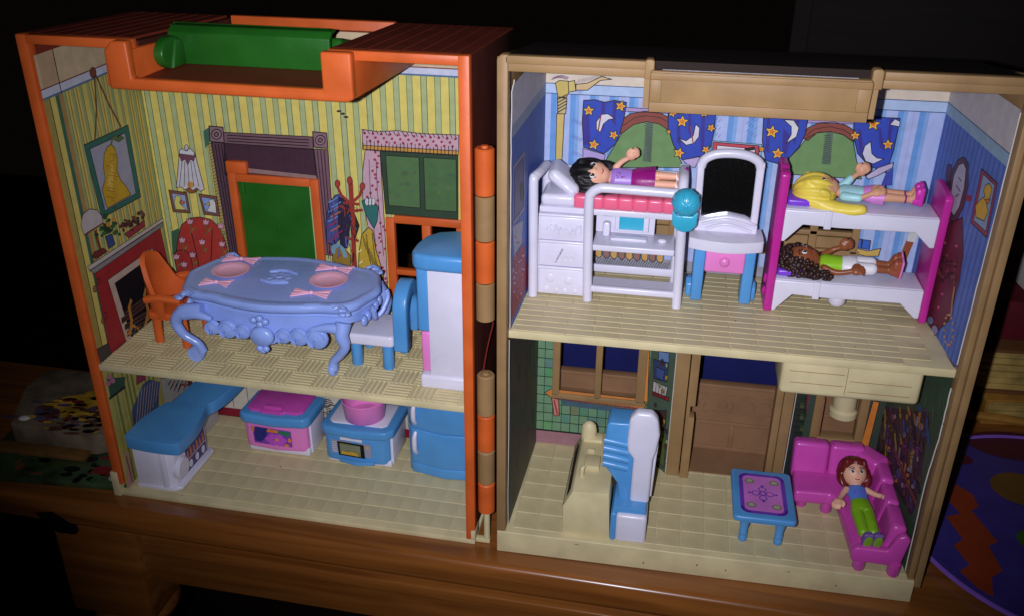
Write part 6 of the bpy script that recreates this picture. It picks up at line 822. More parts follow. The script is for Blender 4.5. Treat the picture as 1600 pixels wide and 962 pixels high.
# floors
t = nb(); box(t, .2, 24.32, .68, 10.62, 14.78, 15.26, r=.05); obj('upper_floor', t, CREAM, th, True)
t = nb(); box(t, .02, 24.68, -.08, 11.2, 0, 1.58, r=.07, seg=3); obj('lower_floor', t, CREAM, th, True)
p = tilepiece(th, .75, .78, 15.25, 2.95, .60, .05, 'floor_plank')
q = tilepiece(th, .75, .78+.65, 15.25, 1.45, .60, .05, 'floor_plank')
for j in range(15):
    off = 0 if j % 2 == 0 else 1.5
    if j % 2:
        if j > 1: copies(q, th, [(0, (j-1)*.65, 0)], '')
    for i in range(8):
        x = i*3.0+off
        if x+2.95 > 23.6: continue
        if j+i == 0: continue
        copies(p, th, [(x, j*.65, 0)], '')
    if j % 2 and off: copies(q, th, [(22.5, (j-1)*.65, 0)], '') if False else None
p = tilepiece(th, .95, .45, 1.57, 1.425, 1.495)
copies(p, th, [(i*1.47, j*1.54, 0) for i in range(16) for j in range(6) if i+j and not (j == 5 and 6 <= i < 11 and False)], '')
# moulded kitchen counter of the tan half
t = nb()
prism(t, [(4.0, 1.58), (4.0, 3.7), (4.55, 4.85), (6.75, 4.95), (6.95, 1.58)], .42, 6.9, 'y', r=.07)
box(t, 5.0, 5.95, 2.6, 3.9, 4.85, 5.25, r=.08); tube(t, [(4.95, 2.0, 4.8), (4.95, 2.0, 5.4), (5.05, 2.2, 5.5)], .13); box(t, 5.0, 5.5, 4.5, 4.8, 4.85, 5.15, r=.08)
lathe(t, [(.5, 4.8), (.5, 5.6), (.42, 5.95), (.2, 6.15), (.02, 6.2)], (4.95, 6.2, 0), 20, sy=.75)
box(t, 4.6, 5.9, 5.7, 6.7, 4.8, 5.1, r=.15)
kc = obj('counter', t, CREAM, th, True, 35)
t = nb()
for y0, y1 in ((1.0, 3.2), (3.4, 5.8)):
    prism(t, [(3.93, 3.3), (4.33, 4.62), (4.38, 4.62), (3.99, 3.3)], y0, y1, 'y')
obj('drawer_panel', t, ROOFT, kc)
# moulded box hanging under the upper floor
t = nb(); box(t, 15.6, 22.95, 1.1, 4.2, 12.6, 14.85, r=.28, seg=4); hb = obj('hanging_box', t, CREAM, th, True, 35)
t = nb()
for x0, x1, z in ((16.0, 18.9, 14.1), (16.1, 18.9, 13.4), (19.2, 22.4, 13.75), (19.2, 22.4, 13.1)): box(t, x0, x1, 1.075, 1.12, z, z+.03)
box(t, 19.03, 19.06, 1.075, 1.12, 12.9, 14.6); obj('moulded_line', t, TAN, hb)
for a, b in ((20.62, 23.13), (15.87, 18.14), (9.68, 12.38), (4.79, 7.15)): barrel(th, a, b, TAN, 9 < a < 10)

# small dark scuffs and a yellowed stain on the floors
SC = plastic('dark_scuff', (70, 58, 44), .7, .2); ST = plastic('yellow_stain', (190, 164, 84), .45, .4, var=.1)
decal('scuff_mark', oh, [SC], [(0, 0, circ(-15.1, 4.6, .07, .06, 8)), (0, 0, circ(-20.2, .25, .05, .03, 7)), (0, 0, circ(-8.2, 3.1, .04, .05, 7))], lambda u, v, h: (u, v, .4+h))
decal('scuff_mark', th, [SC], [(0, 0, circ(5.0, 1.3, .16, .02, 8)), (0, 0, circ(12.3, .85, .05, .07, 7)), (0, 0, circ(14.0, .72, .04, .06, 7)), (0, 0, circ(17.6, 1.2, .09, .03, 7)), (0, 0, circ(20.4, .6, .03, .09, 7)), (0, 0, circ(9.1, .5, .04, .1, 7))], lambda u, v, h: (u, -.085-h, v))
decal('scuff_mark', th, [SC], [(0, 0, circ(13.1, 4.2, .07, .05, 8)), (0, 0, circ(19.4, 2.2, .05, .04, 7)), (0, 0, circ(5.2, 2.4, .04, .05, 7))], lambda u, v, h: (u, v, 15.305+h))
# ------------------------------------------------------------------ furniture in the orange half
# ornate dining table
dt = thing('dining_table', 'ornate pale blue dining table with scrolled legs and scalloped apron', 'dining table', 'L', (-13.2, 4.4, 10.2))
def serp(k=1.0, n=140, cx=-13.25, cy=4.35):
    out = []
    for i in range(n):
        a = 2*math.pi*i/n; a = math.atan2(math.sin(a)*3.1, math.cos(a)*5.9); c, s = math.cos(a), math.sin(a)
        r = (abs(c/5.9)**4.6+abs(s/3.15)**4.6)**(-1/4.6); x, y = r*c, r*s
        y *= 1+0.15*math.exp(-(x/2.4)**2)-0.05*math.exp(-((abs(x)-3.7)/0.9)**2); x *= 1+0.08*math.exp(-(y/1.1)**2)
        out.append((cx+x*k, cy+y*k*(1 if k > .97 else (k*.985))))
    return out
t = nb()
lay = [(0.93, 14.15), (0.955, 14.25), (0.93, 14.4), (0.975, 14.55), (1.0, 14.75), (1.0, 14.9), (0.98, 15.05), (0.95, 15.12), (0.93, 15.05), (0.90, 15.08)]
rings = [[t.verts.new((x, y, z)) for x, y in serp(k)] for k, z in lay]
for a, b in zip(rings[:-1], rings[1:]):
    for i in range(len(a)): t.faces.new((a[i], a[(i+1) % len(a)], b[(i+1) % len(a)], b[i]))
t.faces.new(rings[0][::-1]); t.faces.new(rings[-1])
top = obj('table_top', t, PERI, dt, True, 50)
t = nb()
for k in range(7):
    a = 2*math.pi*k/7; ball(t, (-13.6+.55*math.cos(a), 4.7+.5*math.sin(a), 15.08), (.28, .28, .06), 10)
ball(t, (-13.6, 4.7, 15.1), (.3, .28, .08), 10); tube(t, [(-14.5, 4.0, 15.08), (-13.6, 3.75, 15.1), (-12.7, 4.0, 15.08)], .1, 6); tube(t, [(-14.5, 5.3, 15.08), (-13.6, 5.6, 15.1), (-12.7, 5.3, 15.08)], .1, 6)
obj('rosette', t, PERI, top, True)
# apron: scalloped skirt with bosses
t = nb()
o = serp(0.915)
n = len(o)
bot = []
for i, (x, y) in enumerate(o):
    a = 2*math.pi*i/n
    mid = math.exp(-((x+13.25)/1.0)**2) if abs(y-4.35) > 2 else 0
    sc_ = abs(math.sin((x+13.25)*1.9))*.35 if abs(y-4.35) > 2 else abs(math.sin((y-4.35)*1.7))*.3
    bot.append(13.45-sc_*.5-1.0*mid-(0.3 if abs(x+13.25) < 4.4 else -.15))
A = [t.verts.new((x, y, 14.2)) for x, y in o]; B = [t.verts.new((x, y, z)) for (x, y), z in zip(o, bot)]
o2 = serp(0.875)
A2 = [t.verts.new((x, y, 14.2)) for x, y in o2]; B2 = [t.verts.new((x, y, z)) for (x, y), z in zip(o2, bot)]
for i in range(n):
    j = (i+1) % n
    t.faces.new((A[i], A[j], B[j], B[i])); t.faces.new((B[i], B[j], B2[j], B2[i])); t.faces.new((B2[i], B2[j], A2[j], A2[i]))
for s in (-1, 1):
    yf = 4.35+s*2.95
    for x, r in ((-3.5, .5), (-2.5, .62), (-1.45, .5), (1.2, .5), (2.15, .6), (3.25, .74)):
        e = .25*math.exp(-(x/2.4)**2); zc = 13.2-(.12 if abs(x) > 3.5 else .3)
        lathe(t, [(.0, -.2), (r*.8, -.18), (r, -.06), (r, .1), (.0, .12)] if s < 0 else [(.0, -.1), (r, -.1), (r*.8, .2), (.0, .2)], (-13.25+x, yf+s*e, zc), 16, axis='y')
        tube(t, [(-13.25+x+r*.75*math.cos(a_), yf+s*(e+.17), zc+r*.75*math.sin(a_)) for a_ in [k*.55 for k in range(9)]]+[(-13.25+x, yf+s*(e+.22), zc)], .1, 6, 2)
    lathe(t, [(.0, -.28), (.62, -.25), (.75, -.1), (.78, .1), (.7, .2), (.55, .16), (.5, .22), (.25, .16), (.2, .24), (.0, .26)] if s < 0 else [(.0, -.26), (.7, -.1), (.7, .1), (.0, .2)], (-13.3, yf-s*0+s*.5*(1), 12.9), 20, axis='y', sy=.85)
    for x, z in ((-.4, 14.0), (0, 14.15), (.35, 13.95), (0, 13.75), (-.2, 12.1), (.2, 12.1), (0, 11.98)): ball(t, (-13.3+x, yf+s*.55, z), (.24, .2, .22), 10)
for x in (-18.6, -7.9):
    for y in (1.35, 7.35):
        s = -1 if x < -13 else 1
        for k in range(5): ball(t, (x+s*(-.15+.2*math.sin(k*1.3)), y+(k-2)*.2, 14.86+.04*math.cos(k*2)), (.26, .2, .13), 10)
        tube(t, [(x-s*.9, y, 14.95), (x-s*.5, y+.22, 15.05), (x-s*.1, y, 15.0), (x-s*.35, y-.2, 15.05), (x-s*.5, y, 15.08)], .11, 8)
for y in (3.0, 3.7, 4.4, 5.1, 5.8):
    for sx in (-1, 1): ball(t, (-13.25+sx*5.75, y, 13.55), (.2, .36, .36), 10)
obj('apron', t, PERI, dt, True, 60)
def cab_leg(pts, cx, cz, y, r=.5):
    t = nb(); tube(t, pts, [.42, .42, .36, .3, .27, .3], 12, 8)
    lathe(t, [(.0, -.24), (r*.9, -.24), (r, -.12), (r, .12), (r*.9, .24), (r*.62, .2), (r*.56, .12), (r*.3, .12), (r*.24, .26), (.0, .3)], (cx, y, cz), 24, axis='y'); lathe(t, [(.0, -.3), (r*.25, -.28), (r*.3, -.12), (r*.6, -.12), (r*.66, -.24), (r*.9, -.26), (r*.9, -.1)], (cx, y, cz), 24, axis='y')
    obj('leg', t, PERI, dt, True, 50)
for x0, x1 in ((-18.5, -16.7), (-8.2, -10.2)):
    t = nb(); tube(t, [(x0, 1.45, 13.6), ((x0+x1)/2, 1.35, 13.7), (x1, 1.3, 13.5)], [.4, .3, .16], 12); obj('corner_bracket', t, PERI, dt, True)
cab_leg([(-17.4, 1.6, 13.9), (-18.6, 1.5, 13.75), (-19.25, 1.5, 13.0), (-18.9, 1.55, 12.1), (-18.1, 1.65, 11.5), (-17.85, 1.7, 10.9)], -18.3, 10.75, 1.7, .55)
cab_leg([(-18.5, 7.2, 13.9), (-19.0, 7.4, 13.2), (-18.9, 7.4, 12.2), (-18.4, 7.2, 11.4), (-18.2, 7.1, 10.7)], -18.5, 10.7, 7.1, .5)
def side_leg(pts, c):
    t = nb(); tube(t, pts, [.5, .42, .32, .28, .27, .3], 12, 8)
    lathe(t, [(.0, -.2), (.42, -.2), (.5, -.08), (.5, .08), (.42, .2), (.0, .22)], c, 20, axis='x'); obj('leg', t, PERI, dt, True, 50)
side_leg([(-8.3, 1.6, 14.0), (-8.35, 1.3, 13.3), (-8.2, 1.3, 12.6), (-8.6, 1.45, 11.9), (-9.1, 1.6, 11.3), (-9.2, 1.6, 10.75)], (-9.25, 1.75, 10.7))
side_leg([(-8.0, 6.9, 14.0), (-7.5, 7.1, 13.0), (-7.6, 7.1, 12.2), (-8.0, 6.9, 11.4), (-8.1, 6.8, 10.7)], (-8.1, 6.7, 10.7))
t = nb(); tube(t, [(-6.95, 5.7, 14.4), (-6.85, 5.6, 13.9), (-7.1, 5.2, 13.2), (-7.4, 4.9, 12.9)], .16, 8); tube(t, [(-6.95, 3.2, 14.2), (-7.0, 3.5, 13.6), (-7.3, 4.3, 13.1)], .18, 8); obj('side_bracket', t, PERI, dt, True)
# plates
def plate(x, y, z, label):
    th_ = thing('plate', label, 'plate', 'L', (x, y, z), 0, 'pink plates on the dining table')
    t = nb(); lathe(t, [(.0, 0), (.7, 0), (.78, .03), (1.18, .17), (1.2, .21), (1.15, .22), (.8, .1), (.74, .07), (.0, .06)], (x, y, z), 40)
    obj('dish', t, PALEPINK, th_, True, 50)
plate(-16.85, 4.65, 15.09, 'pink plate on the left end of the ornate blue table, beside the orange chair')
plate(-10.25, 4.55, 15.09, 'pink plate on the right end of the ornate blue table, nearest the blue chair')
# bow-tied napkins
def napkin(x, y, z, L, rz, label):
    n_ = thing('napkin', label, 'napkin', 'L', (x, y, z), rz, 'bow-tied napkins laid on the dining table')
    for s in (-1, 1):
        t = nb(); m = 5
        for k in range(m):
            a = (k-(m-1)/2)*.16
            prism(t, [(x+s*.1, y+a*.25-.03), (x+s*L/2, y+a*1.5-.11), (x+s*(L/2+.04), y+a*1.5+.07), (x+s*.1, y+a*.25+.05)], z+.005+(k % 2)*.03, z+.1+(k % 2)*.03, 'z', r=.02, seg=1)
        obj('pleat', t, PALEPINK, n_, True)
    t = nb(); ball(t, (x, y, z+.1), (.17, .17, .13), 12); obj('knot', t, PALEPINK, n_, True)
napkin(-17.1, 6.6, 15.1, 2.2, .0, 'pale pink bow-shaped napkin behind the left pink plate')
napkin(-17.0, 2.95, 15.1, 1.8, .05, 'flat pale pink napkin in front of the left pink plate')
napkin(-10.7, 2.75, 15.1, 2.25, .08, 'bow-shaped pink napkin in front of the right pink plate')
napkin(-10.6, 6.5, 15.1, 2.2, .0, 'pink napkin behind the right pink plate, by the coat rack print')

# orange armchair
oc = thing('armchair', 'small orange plastic armchair left of the ornate blue table', 'chair', 'L', (-20.9, 4.5, 10.2))
for x, y, dx in ((-21.95, 3.5, -.1), (-19.8, 3.15, .15), (-19.8, 5.8, .15), (-21.8, 6.0, -.1)):
    t = nb(); tube(t, [(x, y, 10.2), (x-dx*.2, y, 11.4), (x-dx, y, 12.5)], [.3, .3, .36], 10, 4, flat=.8); obj('leg', t, ORANGE, oc, True)
t = nb(); prism(t, rrect(-22.3, -19.5, 2.9, 6.2, .5), 12.1, 12.6, 'z', r=.12); obj('seat', t, ORANGE, oc, True)
t = nb(); P = []
pts = []
for i in range(13):
    a = math.radians(88+184*i/12); pts.append((-20.9+1.65*math.cos(a), 4.55+1.75*math.sin(a)))
hs = [13.5, 13.6, 13.9, 14.8, 15.7, 15.95, 16.0, 15.9, 15.6, 14.7, 13.9, 13.6, 13.5]
for k, (x, y) in enumerate(pts):
    d = Vector((x+20.9, y-4.55, 0)).normalized(); f = 1+.12*(hs[k]-13.5)/2.5
    P.append([t.verts.new((-20.9+(x+20.9)*1.0+d.x*0, y, 12.2)), t.verts.new((-20.9+(x+20.9)*f, 4.55+(y-4.55)*f, hs[k])), t.verts.new((-20.9+(x+20.9)*f-d.x*.3, 4.55+(y-4.55)*f-d.y*.3, hs[k])), t.verts.new((x-d.x*.3, y-d.y*.3, 12.2))])
for a, b in zip(P[:-1], P[1:]):
    for i in range(4): t.faces.new((a[i], a[(i+1) % 4], b[(i+1) % 4], b[i]))
t.faces.new(P[0]); t.faces.new(P[-1][::-1])
bmesh.ops.bevel(t, geom=[e for e in t.edges if e.calc_face_angle(0) > .6], offset=.1, segments=2, affect='EDGES')
obj('backrest', t, ORANGE, oc, True, 60)
t = nb(); tube(t, [(-22.0, 2.85, 13.5), (-21, 2.75, 13.75), (-19.6, 2.9, 13.6)], .26, 8); tube(t, [(-19.7, 2.9, 13.5), (-19.65, 2.9, 12.4)], .24, 8, 0); obj('arm', t, ORANGE, oc, True)
t = nb(); tube(t, [(-22.0, 6.25, 13.5), (-21, 6.4, 13.75), (-19.6, 6.2, 13.6)], .26, 8); tube(t, [(-19.7, 6.2, 13.5), (-19.65, 6.2, 12.4)], .24, 8, 0); obj('arm', t, ORANGE, oc, True)

# blue chair
bc = thing('dining_chair', 'blue chair with white seat and arched back at the right end of the ornate table', 'chair', 'L', (-7.0, 4.5, 10.2))
t = nb(); prism(t, rrect(-8.85, -5.75, 3.05, 6.2, .3), 11.75, 12.5, 'z', r=.16, seg=3); obj('seat', t, WHITE, bc, True)
for x, y in ((-8.3, 3.45), (-6.2, 3.3), (-8.3, 5.8), (-5.9, 5.6)):
    t = nb(); lathe(t, [(.33, 10.2), (.36, 10.25), (.36, 11.8)], (x, y, 0), 16); obj('leg', t, BLUE, bc, True)
t = nb()
arch = [(3.0, 11.55), (3.0, 13.6)]+[(4.55-1.55*math.cos(math.radians(a)), 14.0+1.75*math.sin(math.radians(a))) for a in range(0, 181, 15)]+[(6.1, 13.6), (6.1, 11.9), (5.3, 11.9), (5.3, 13.6)]+[(4.55+.75*math.cos(math.radians(a)), 13.9+.8*math.sin(math.radians(a))) for a in range(0, 181, 20)]+[(3.8, 13.6), (3.8, 11.55)]
prism(t, arch, -5.75, -4.85, 'x', r=.16, seg=3); prism(t, [(3.7, 12.2), (5.4, 12.2), (5.4, 14.2), (4.55, 14.9), (3.7, 14.2)], -5.6, -5.3, 'x', r=.05)
obj('backrest', t, BLUE, bc, True, 50)

# tall cabinet
tc_ = thing('tall_cabinet', 'tall white toy cabinet with rounded blue top and pink lower door on the upper floor', 'cabinet', 'L', (-2.2, 3, 10.2))
t = nb(); prism(t, [(-3.0, 10.9), (-3.02, 18.0), (-.62, 18.0), (-.62, 10.9)], 1.5, 5.0, 'y', r=.1); box(t, -3.62, -.62, 1.38, 5.1, 10.2, 11.15, r=.2, seg=3); obj('body', t, WHITE, tc_, True)
t = nb(); box(t, -3.7, -2.98, 1.62, 4.9, 13.95, 18.0, r=.16, seg=3); obj('upper_door', t, BLUE, tc_, True)
t = nb(); box(t, -3.5, -2.98, 1.62, 4.9, 11.3, 13.93, r=.1, seg=3); lathe(t, [(.0, -.15), (.14, -.12), (.16, 0), (.1, .1)], (-3.55, 3.4, 13.6), 10, axis='x'); obj('lower_door', t, PINK, tc_, True)
t = nb(); out = [(-.62, 1.2), (-3.0, 1.2), (-3.7, 1.35), (-3.98, 1.9), (-4.0, 3.0), (-3.8, 4.2), (-3.2, 5.0), (-2.2, 5.35), (-.62, 5.35)]
prism(t, out, 17.95, 18.95, 'z', r=.25, seg=3); box(t, -.95, -.6, 1.3, 5.3, 18.9, 19.2, r=.08); obj('top', t, BLUE, tc_, True, 50)

# white counter with blue worktop
co = thing('kitchen_counter', 'white kitchen counter with long curved blue worktop at the left wall', 'counter', 'L', (-21.7, 4, .41))
t = nb(); prism(t, [(-23.55, .55), (-21.3, .55), (-20.75, .9), (-20.75, 5.0), (-21.0, 5.3), (-22.0, 5.5), (-22.0, 9.2), (-23.1, 9.2), (-23.4, 4)], .41, 3.75, 'z', r=.12); prism(t, [(-23.6, .45), (-20.9, .45), (-20.4, .8), (-20.4, 5.2), (-20.7, 5.5), (-23.4, 5.5)], .41, .7, 'z', r=.1); box(t, -21.6, -21.2, .42, .62, .7, 3.7, r=.06); obj('body', t, WHITE, co, True)
t = nb(); lathe(t, [(.0, 0), (.8, 0), (.8, .3), (.65, .45), (.0, .47)], (-20.95, 1.5, 1.75), 24, axis='x'); obj('dial', t, WHITE, co, True)
t = nb(); prism(t, spline([(-23.75, .35, 0), (-22, .02, 0), (-19.75, .1, 0), (-19.45, .8, 0), (-19.3, 2.4, 0), (-19.7, 4.3, 0), (-19.55, 5.5, 0), (-19.3, 7, 0), (-19.3, 9.3, 0)], 5) and [(v.x, v.y) for v in spline([(-23.75, .6, 0), (-23.5, .25, 0), (-21.7, .05, 0), (-20.1, .1, 0), (-19.75, .5, 0), (-19.7, 2.2, 0), (-19.95, 3.8, 0), (-20.2, 4.9, 0), (-19.9, 5.6, 0), (-19.6, 7, 0), (-19.4, 9.3, 0)], 5)]+[(v.x, v.y) for v in spline([(-22.4, 9.4, 0), (-22.65, 7.2, 0), (-22.75, 5.0, 0), (-23.2, 4.5, 0), (-23.7, 2.6, 0), (-23.75, 1.0, 0)], 5)], 3.75, 4.65, 'z', r=.22, seg=3)
obj('worktop', t, BLUE, co, True, 50)
mats = [PURPLE, plastic('copper_print', (206, 120, 70)), WHITE, plastic('dark_violet_print', (76, 60, 130))]
pl = [(0, 3, [(2.2, .85), (4.85, .85), (4.85, 2.75), (2.2, 2.75)])]
for i in range(6): pl.append((1, 1, [(2.35+i*.42, 1.8), (2.6+i*.42, 1.82), (2.53+i*.42, 2.35+(i % 2)*.15), (2.4+i*.42, 2.35+(i % 2)*.15)]))
pl.append((1, 2, [(2.25, 1.68), (4.8, 1.7), (4.8, 1.76), (2.25, 1.74)]))
for i in range(3): pl.append((1, 2, circ(2.7+i*.85, 1.25, .24, .3, 10)))
decal('dish_print', co, mats, pl, lambda u, v, h: (-20.745+h, u, v))

# pink chest
pc = thing('toy_chest', 'pink cabinet with blue rim, pink lid and flower print on the kitchen floor', 'cabinet', 'L', (-15.8, 7.4, .41))
t = nb(); box(t, -18.1, -13.5, 6.1, 8.9, .41, 1.1, r=.15, seg=3); box(t, -13.75, -13.4, 6.5, 8.9, .5, 3.0, r=.05); obj('plinth', t, WHITE, pc, True)
t = nb(); prism(t, [(-18.25, 6.15), (-17.9, 5.95), (-15.8, 5.75), (-13.9, 5.95), (-13.55, 6.2), (-13.55, 8.8), (-18.25, 8.8)], .85, 3.2, 'z', r=.14, seg=3); obj('body', t, PINK, pc, True)
t = nb(); prism(t, [(-18.5, 6.0), (-18.1, 5.65), (-15.8, 5.45), (-13.6, 5.7), (-13.25, 6.1), (-13.2, 9.0), (-18.4, 9.0)], 2.95, 3.75, 'z', r=.22, seg=3); obj('rim', t, BLUE, pc, True)
t = nb(); prism(t, [(-18.0, 6.35), (-17.6, 6.1), (-16.9, 6.1), (-16.8, 5.95), (-15.3, 5.95), (-15.1, 6.15), (-14.2, 6.15), (-13.85, 6.5), (-13.8, 8.7), (-18.0, 8.7)], 3.72, 3.95, 'z', r=.06); box(t, -16.7, -15.4, 6.3, 6.7, 3.9, 4.15, r=.08); obj('lid', t, plastic('deep_pink_plastic', (206, 80, 180), .32), pc, True)
vio = plastic('violet_print', (130, 60, 170)); nav = plastic('navy_print', (34, 40, 120)); orp = plastic('orange_print', (226, 130, 60)); grp = plastic('green_print', (40, 120, 90))
pl = [(0, 0, [(-17.45, 1.35), (-14.6, 1.3), (-14.6, 2.65), (-17.3, 2.75), (-17.5, 2.3)]), (1, 1, [(-17.4, 1.5), (-16.9, 1.5), (-16.5, 2.0), (-16.3, 2.7), (-17.25, 2.72), (-17.4, 2.2)]), (2, 2, [(-16.4, 2.45), (-15.6, 2.4), (-15.5, 2.65), (-16.3, 2.72)]), (2, 3, [(-15.6, 2.4), (-14.9, 2.2), (-14.65, 2.3), (-14.65, 2.62), (-15.4, 2.66)]), (2, 2, circ(-15.0, 1.45, .2, .12, 10)), (2, 2, circ(-14.75, 1.9, .12, .2, 10)), (2, 2, circ(-17.5, 2.5, .14, .25, 10))]
pv = plastic('orchid_print', (190, 80, 200))
for i in range(6):
    a = i*math.pi/3; pl.append((3, 4, circ(-15.75+.5*math.cos(a), 1.85+.32*math.sin(a), .32, .24, 10)))
pl.append((4, 2, circ(-15.7, 1.85, .16, .14, 10)))
decal('flower_print', pc, [vio, nav, orp, grp, pv], pl, lambda u, v, h: (u, 5.93-.18*max(0, 1-((u+15.9)/2.3)**2)-h-.05, v))

# stove with pot
sv = thing('toy_stove', 'blue toy stove with oven picture and half-round door handle', 'stove', 'L', (-9.7, 7.4, .41))
t = nb(); box(t, -12.1, -7.4, 6.0, 9.2, .41, .95, r=.15, seg=3); prism(t, [(-7.6, 6.3), (-7.32, 6.3), (-7.32, 9.2), (-7.6, 9.2)], .6, 3.0, 'z', r=.04); obj('plinth', t, WHITE, sv, True)
t = nb(); prism(t, [(-12.2, 6.1), (-11.9, 5.85), (-9.8, 5.62), (-7.9, 5.82), (-7.5, 6.15), (-7.5, 9.2), (-12.2, 9.2)], .7, 3.1, 'z', r=.14, seg=3); prism(t, [(-11.1, 5.55), (-9.8, 5.25), (-8.5, 5.5), (-8.5, 6), (-11.1, 6)], .75, 1.05, 'z', r=.1); obj('body', t, BLUE, sv, True)
t = nb(); prism(t, [(-12.45, 6.0), (-12.0, 5.6), (-9.8, 5.35), (-7.6, 5.6), (-7.15, 6.1), (-7.1, 9.4), (-12.3, 9.4)], 2.85, 3.55, 'z', r=.2, seg=3); obj('rim', t, BLUE, sv, True)
t = nb(); prism(t, [(-11.9, 6.5), (-11.6, 6.2), (-8.0, 6.2), (-7.7, 6.5), (-7.7, 9.1), (-11.9, 9.1)], 3.5, 3.62, 'z', r=.04); obj('hob', t, WHITE, sv, True)
gr = plastic('grey_print', (150, 150, 170)); olv = plastic('olive_print', (120, 126, 84)); yel = plastic('yellow_print', (210, 160, 50))
pl = [(0, 0, [(-11.6, 1.45), (-8.7, 1.35), (-8.7, 2.45), (-11.6, 2.5)]), (1, 1, [(-11.1, 1.3), (-9.15, 1.25), (-9.2, 2.4), (-11.15, 2.45)]), (2, 2, [(-10.95, 1.42), (-9.45, 1.38), (-9.45, 2.28), (-10.98, 2.32)]), (3, 3, [(-10.9, 1.44), (-9.6, 1.4), (-9.7, 1.62), (-10.1, 1.75), (-10.4, 1.66), (-10.8, 1.72)]), (2, 3, circ(-8.95, 2.2, .12, .1, 10))]
for i in range(4): pl.append((3, 0, [(-10.9, 1.85+i*.11), (-9.5, 1.82+i*.11), (-9.5, 1.84+i*.11), (-10.9, 1.87+i*.11)]))
for i in range(6): pl.append((2, 4, [(-11.55, 1.52+i*.16), (-11.2, 1.51+i*.16), (-11.2, 1.55+i*.16), (-11.55, 1.56+i*.16)]))
pl.append((1, 5, [(-10.9, 2.62), (-9.3, 2.58), (-9.3, 2.8), (-10.9, 2.84)]))
decal('oven_print', sv, [gr, BLACK, olv, yel, WHITE, WHITE], pl, lambda u, v, h: (u, 5.83-.21*max(0, 1-((u+9.8)/2.2)**2)-h-.05, v))
pt = thing('cooking_pot', 'round pink cooking pot standing on the blue toy stove', 'pot', 'L', (-9.6, 7.3, 3.62))
t = nb(); lathe(t, [(.0, 3.63), (1.25, 3.63), (1.4, 3.75), (1.52, 5.0), (1.56, 5.15), (1.5, 5.2), (1.42, 5.1), (1.3, 3.9), (.0, 3.85)], (-9.6, 7.3, 0), 40); obj('pot_body', t, PINK, pt, True, 50)

# fridge
fr = thing('toy_fridge', 'blue toy fridge with two white handles behind the right orange wall', 'fridge', 'L', (-3.8, 7.5, .41))
def bow(z0, z1, r=.1):
    t = nb(); prism(t, [(-6.25, 9.0), (-6.15, 6.4), (-5.8, 5.95), (-3.5, 5.5), (-1.3, 5.7), (-.9, 6.2), (-.9, 9.0)], z0, z1, 'z', r=r, seg=3); return t
obj('base', bow(.41, 1.2), BLUE, fr, True); obj('door', bow(1.22, 4.0), BLUE, fr, True); obj('freezer_door', bow(4.08, 7.6), BLUE, fr, True)
for z0, z1 in ((2.2, 3.95), (4.6, 6.2)):
    t = nb(); tube(t, [(-5.45, 5.75, z0), (-5.5, 5.55, z0+.4), (-5.5, 5.5, (z0+z1)/2), (-5.5, 5.55, z1-.4), (-5.45, 5.75, z1)], [.12, .17, .18, .17, .12], 10); obj('handle', t, WHITE, fr, True)

# ------------------------------------------------------------------ furniture in the tan half
lb = thing('loft_bed', 'white loft bed with quilted pink mattress, desk and three embossed drawers', 'bed', 'R', (5.3, 7.2, 15.32))
def rod(name, pts, r, parent=lb, mat=WHITE, n=14, sm=6): 
    t = nb(); tube(t, pts, r, n, sm); return obj(name, t, mat, parent, True, 50)
rod('post', [(1.2, 5.25, 15.32), (1.18, 5.25, 18), (1.12, 5.25, 22.2), (1.18, 5.4, 22.65), (1.3, 5.8, 22.75), (1.4, 6.4, 22.75), (1.5, 7.6, 22.7), (1.5, 8.0, 22.5), (1.5, 8.15, 22.0), (1.5, 8.2, 15.32)], .28)
rod('post', [(4.5, 5.2, 15.32), (4.4, 5.2, 18), (4.33, 5.2, 21.4), (4.45, 5.2, 22.0), (4.85, 5.2, 22.3), (5.5, 5.2, 22.36), (9.3, 5.2, 22.3)], .28)
rod('post', [(9.72, 5.25, 15.32), (9.65, 5.25, 18.4), (9.55, 5.25, 21.6), (9.5, 5.4, 22.3), (9.5, 5.8, 22.8), (9.5, 6.4, 22.95), (9.5, 7.5, 22.95), (9.5, 7.95, 22.8), (9.5, 8.15, 22.3), (9.5, 8.2, 15.32)], .28)
rod('guard_rail', [(1.5, 8.15, 22.35), (9.4, 8.15, 22.35)], .28, sm=0)
t = nb(); box(t, 1.45, 9.3, 5.55, 8.2, 20.55, 20.9, r=.06); obj('bed_base', t, WHITE, lb, True)
t = nb(); box(t, 1.5, 3.5, 5.6, 8.1, 20.9, 21.6, r=.25, seg=4); obj('sheet', t, WHITE, lb, True)
t = nb()
for i in range(7): box(t, 3.4+i*.84, 3.4+i*.84+.89, 5.58, 8.1, 20.88, 21.68, r=.18, seg=4)
obj('mattress', t, CORAL, lb, True, 60)
t = nb(); box(t, -1.05, 1.05, -1.2, 1.2, -.4, .4, r=.4, seg=5, M=Matrix.Translation((2.7, 6.9, 22.25)) @ Matrix.Rotation(math.radians(38), 4, 'Y') @ Matrix.Rotation(math.radians(4), 4, 'Z')); obj('pillow', t, WHITE, lb, True, 0)
t = nb(); box(t, 1.4, 4.3, 5.55, 8.2, 15.36, 20.5, r=.06); obj('drawer_unit', t, WHITE, lb, True)
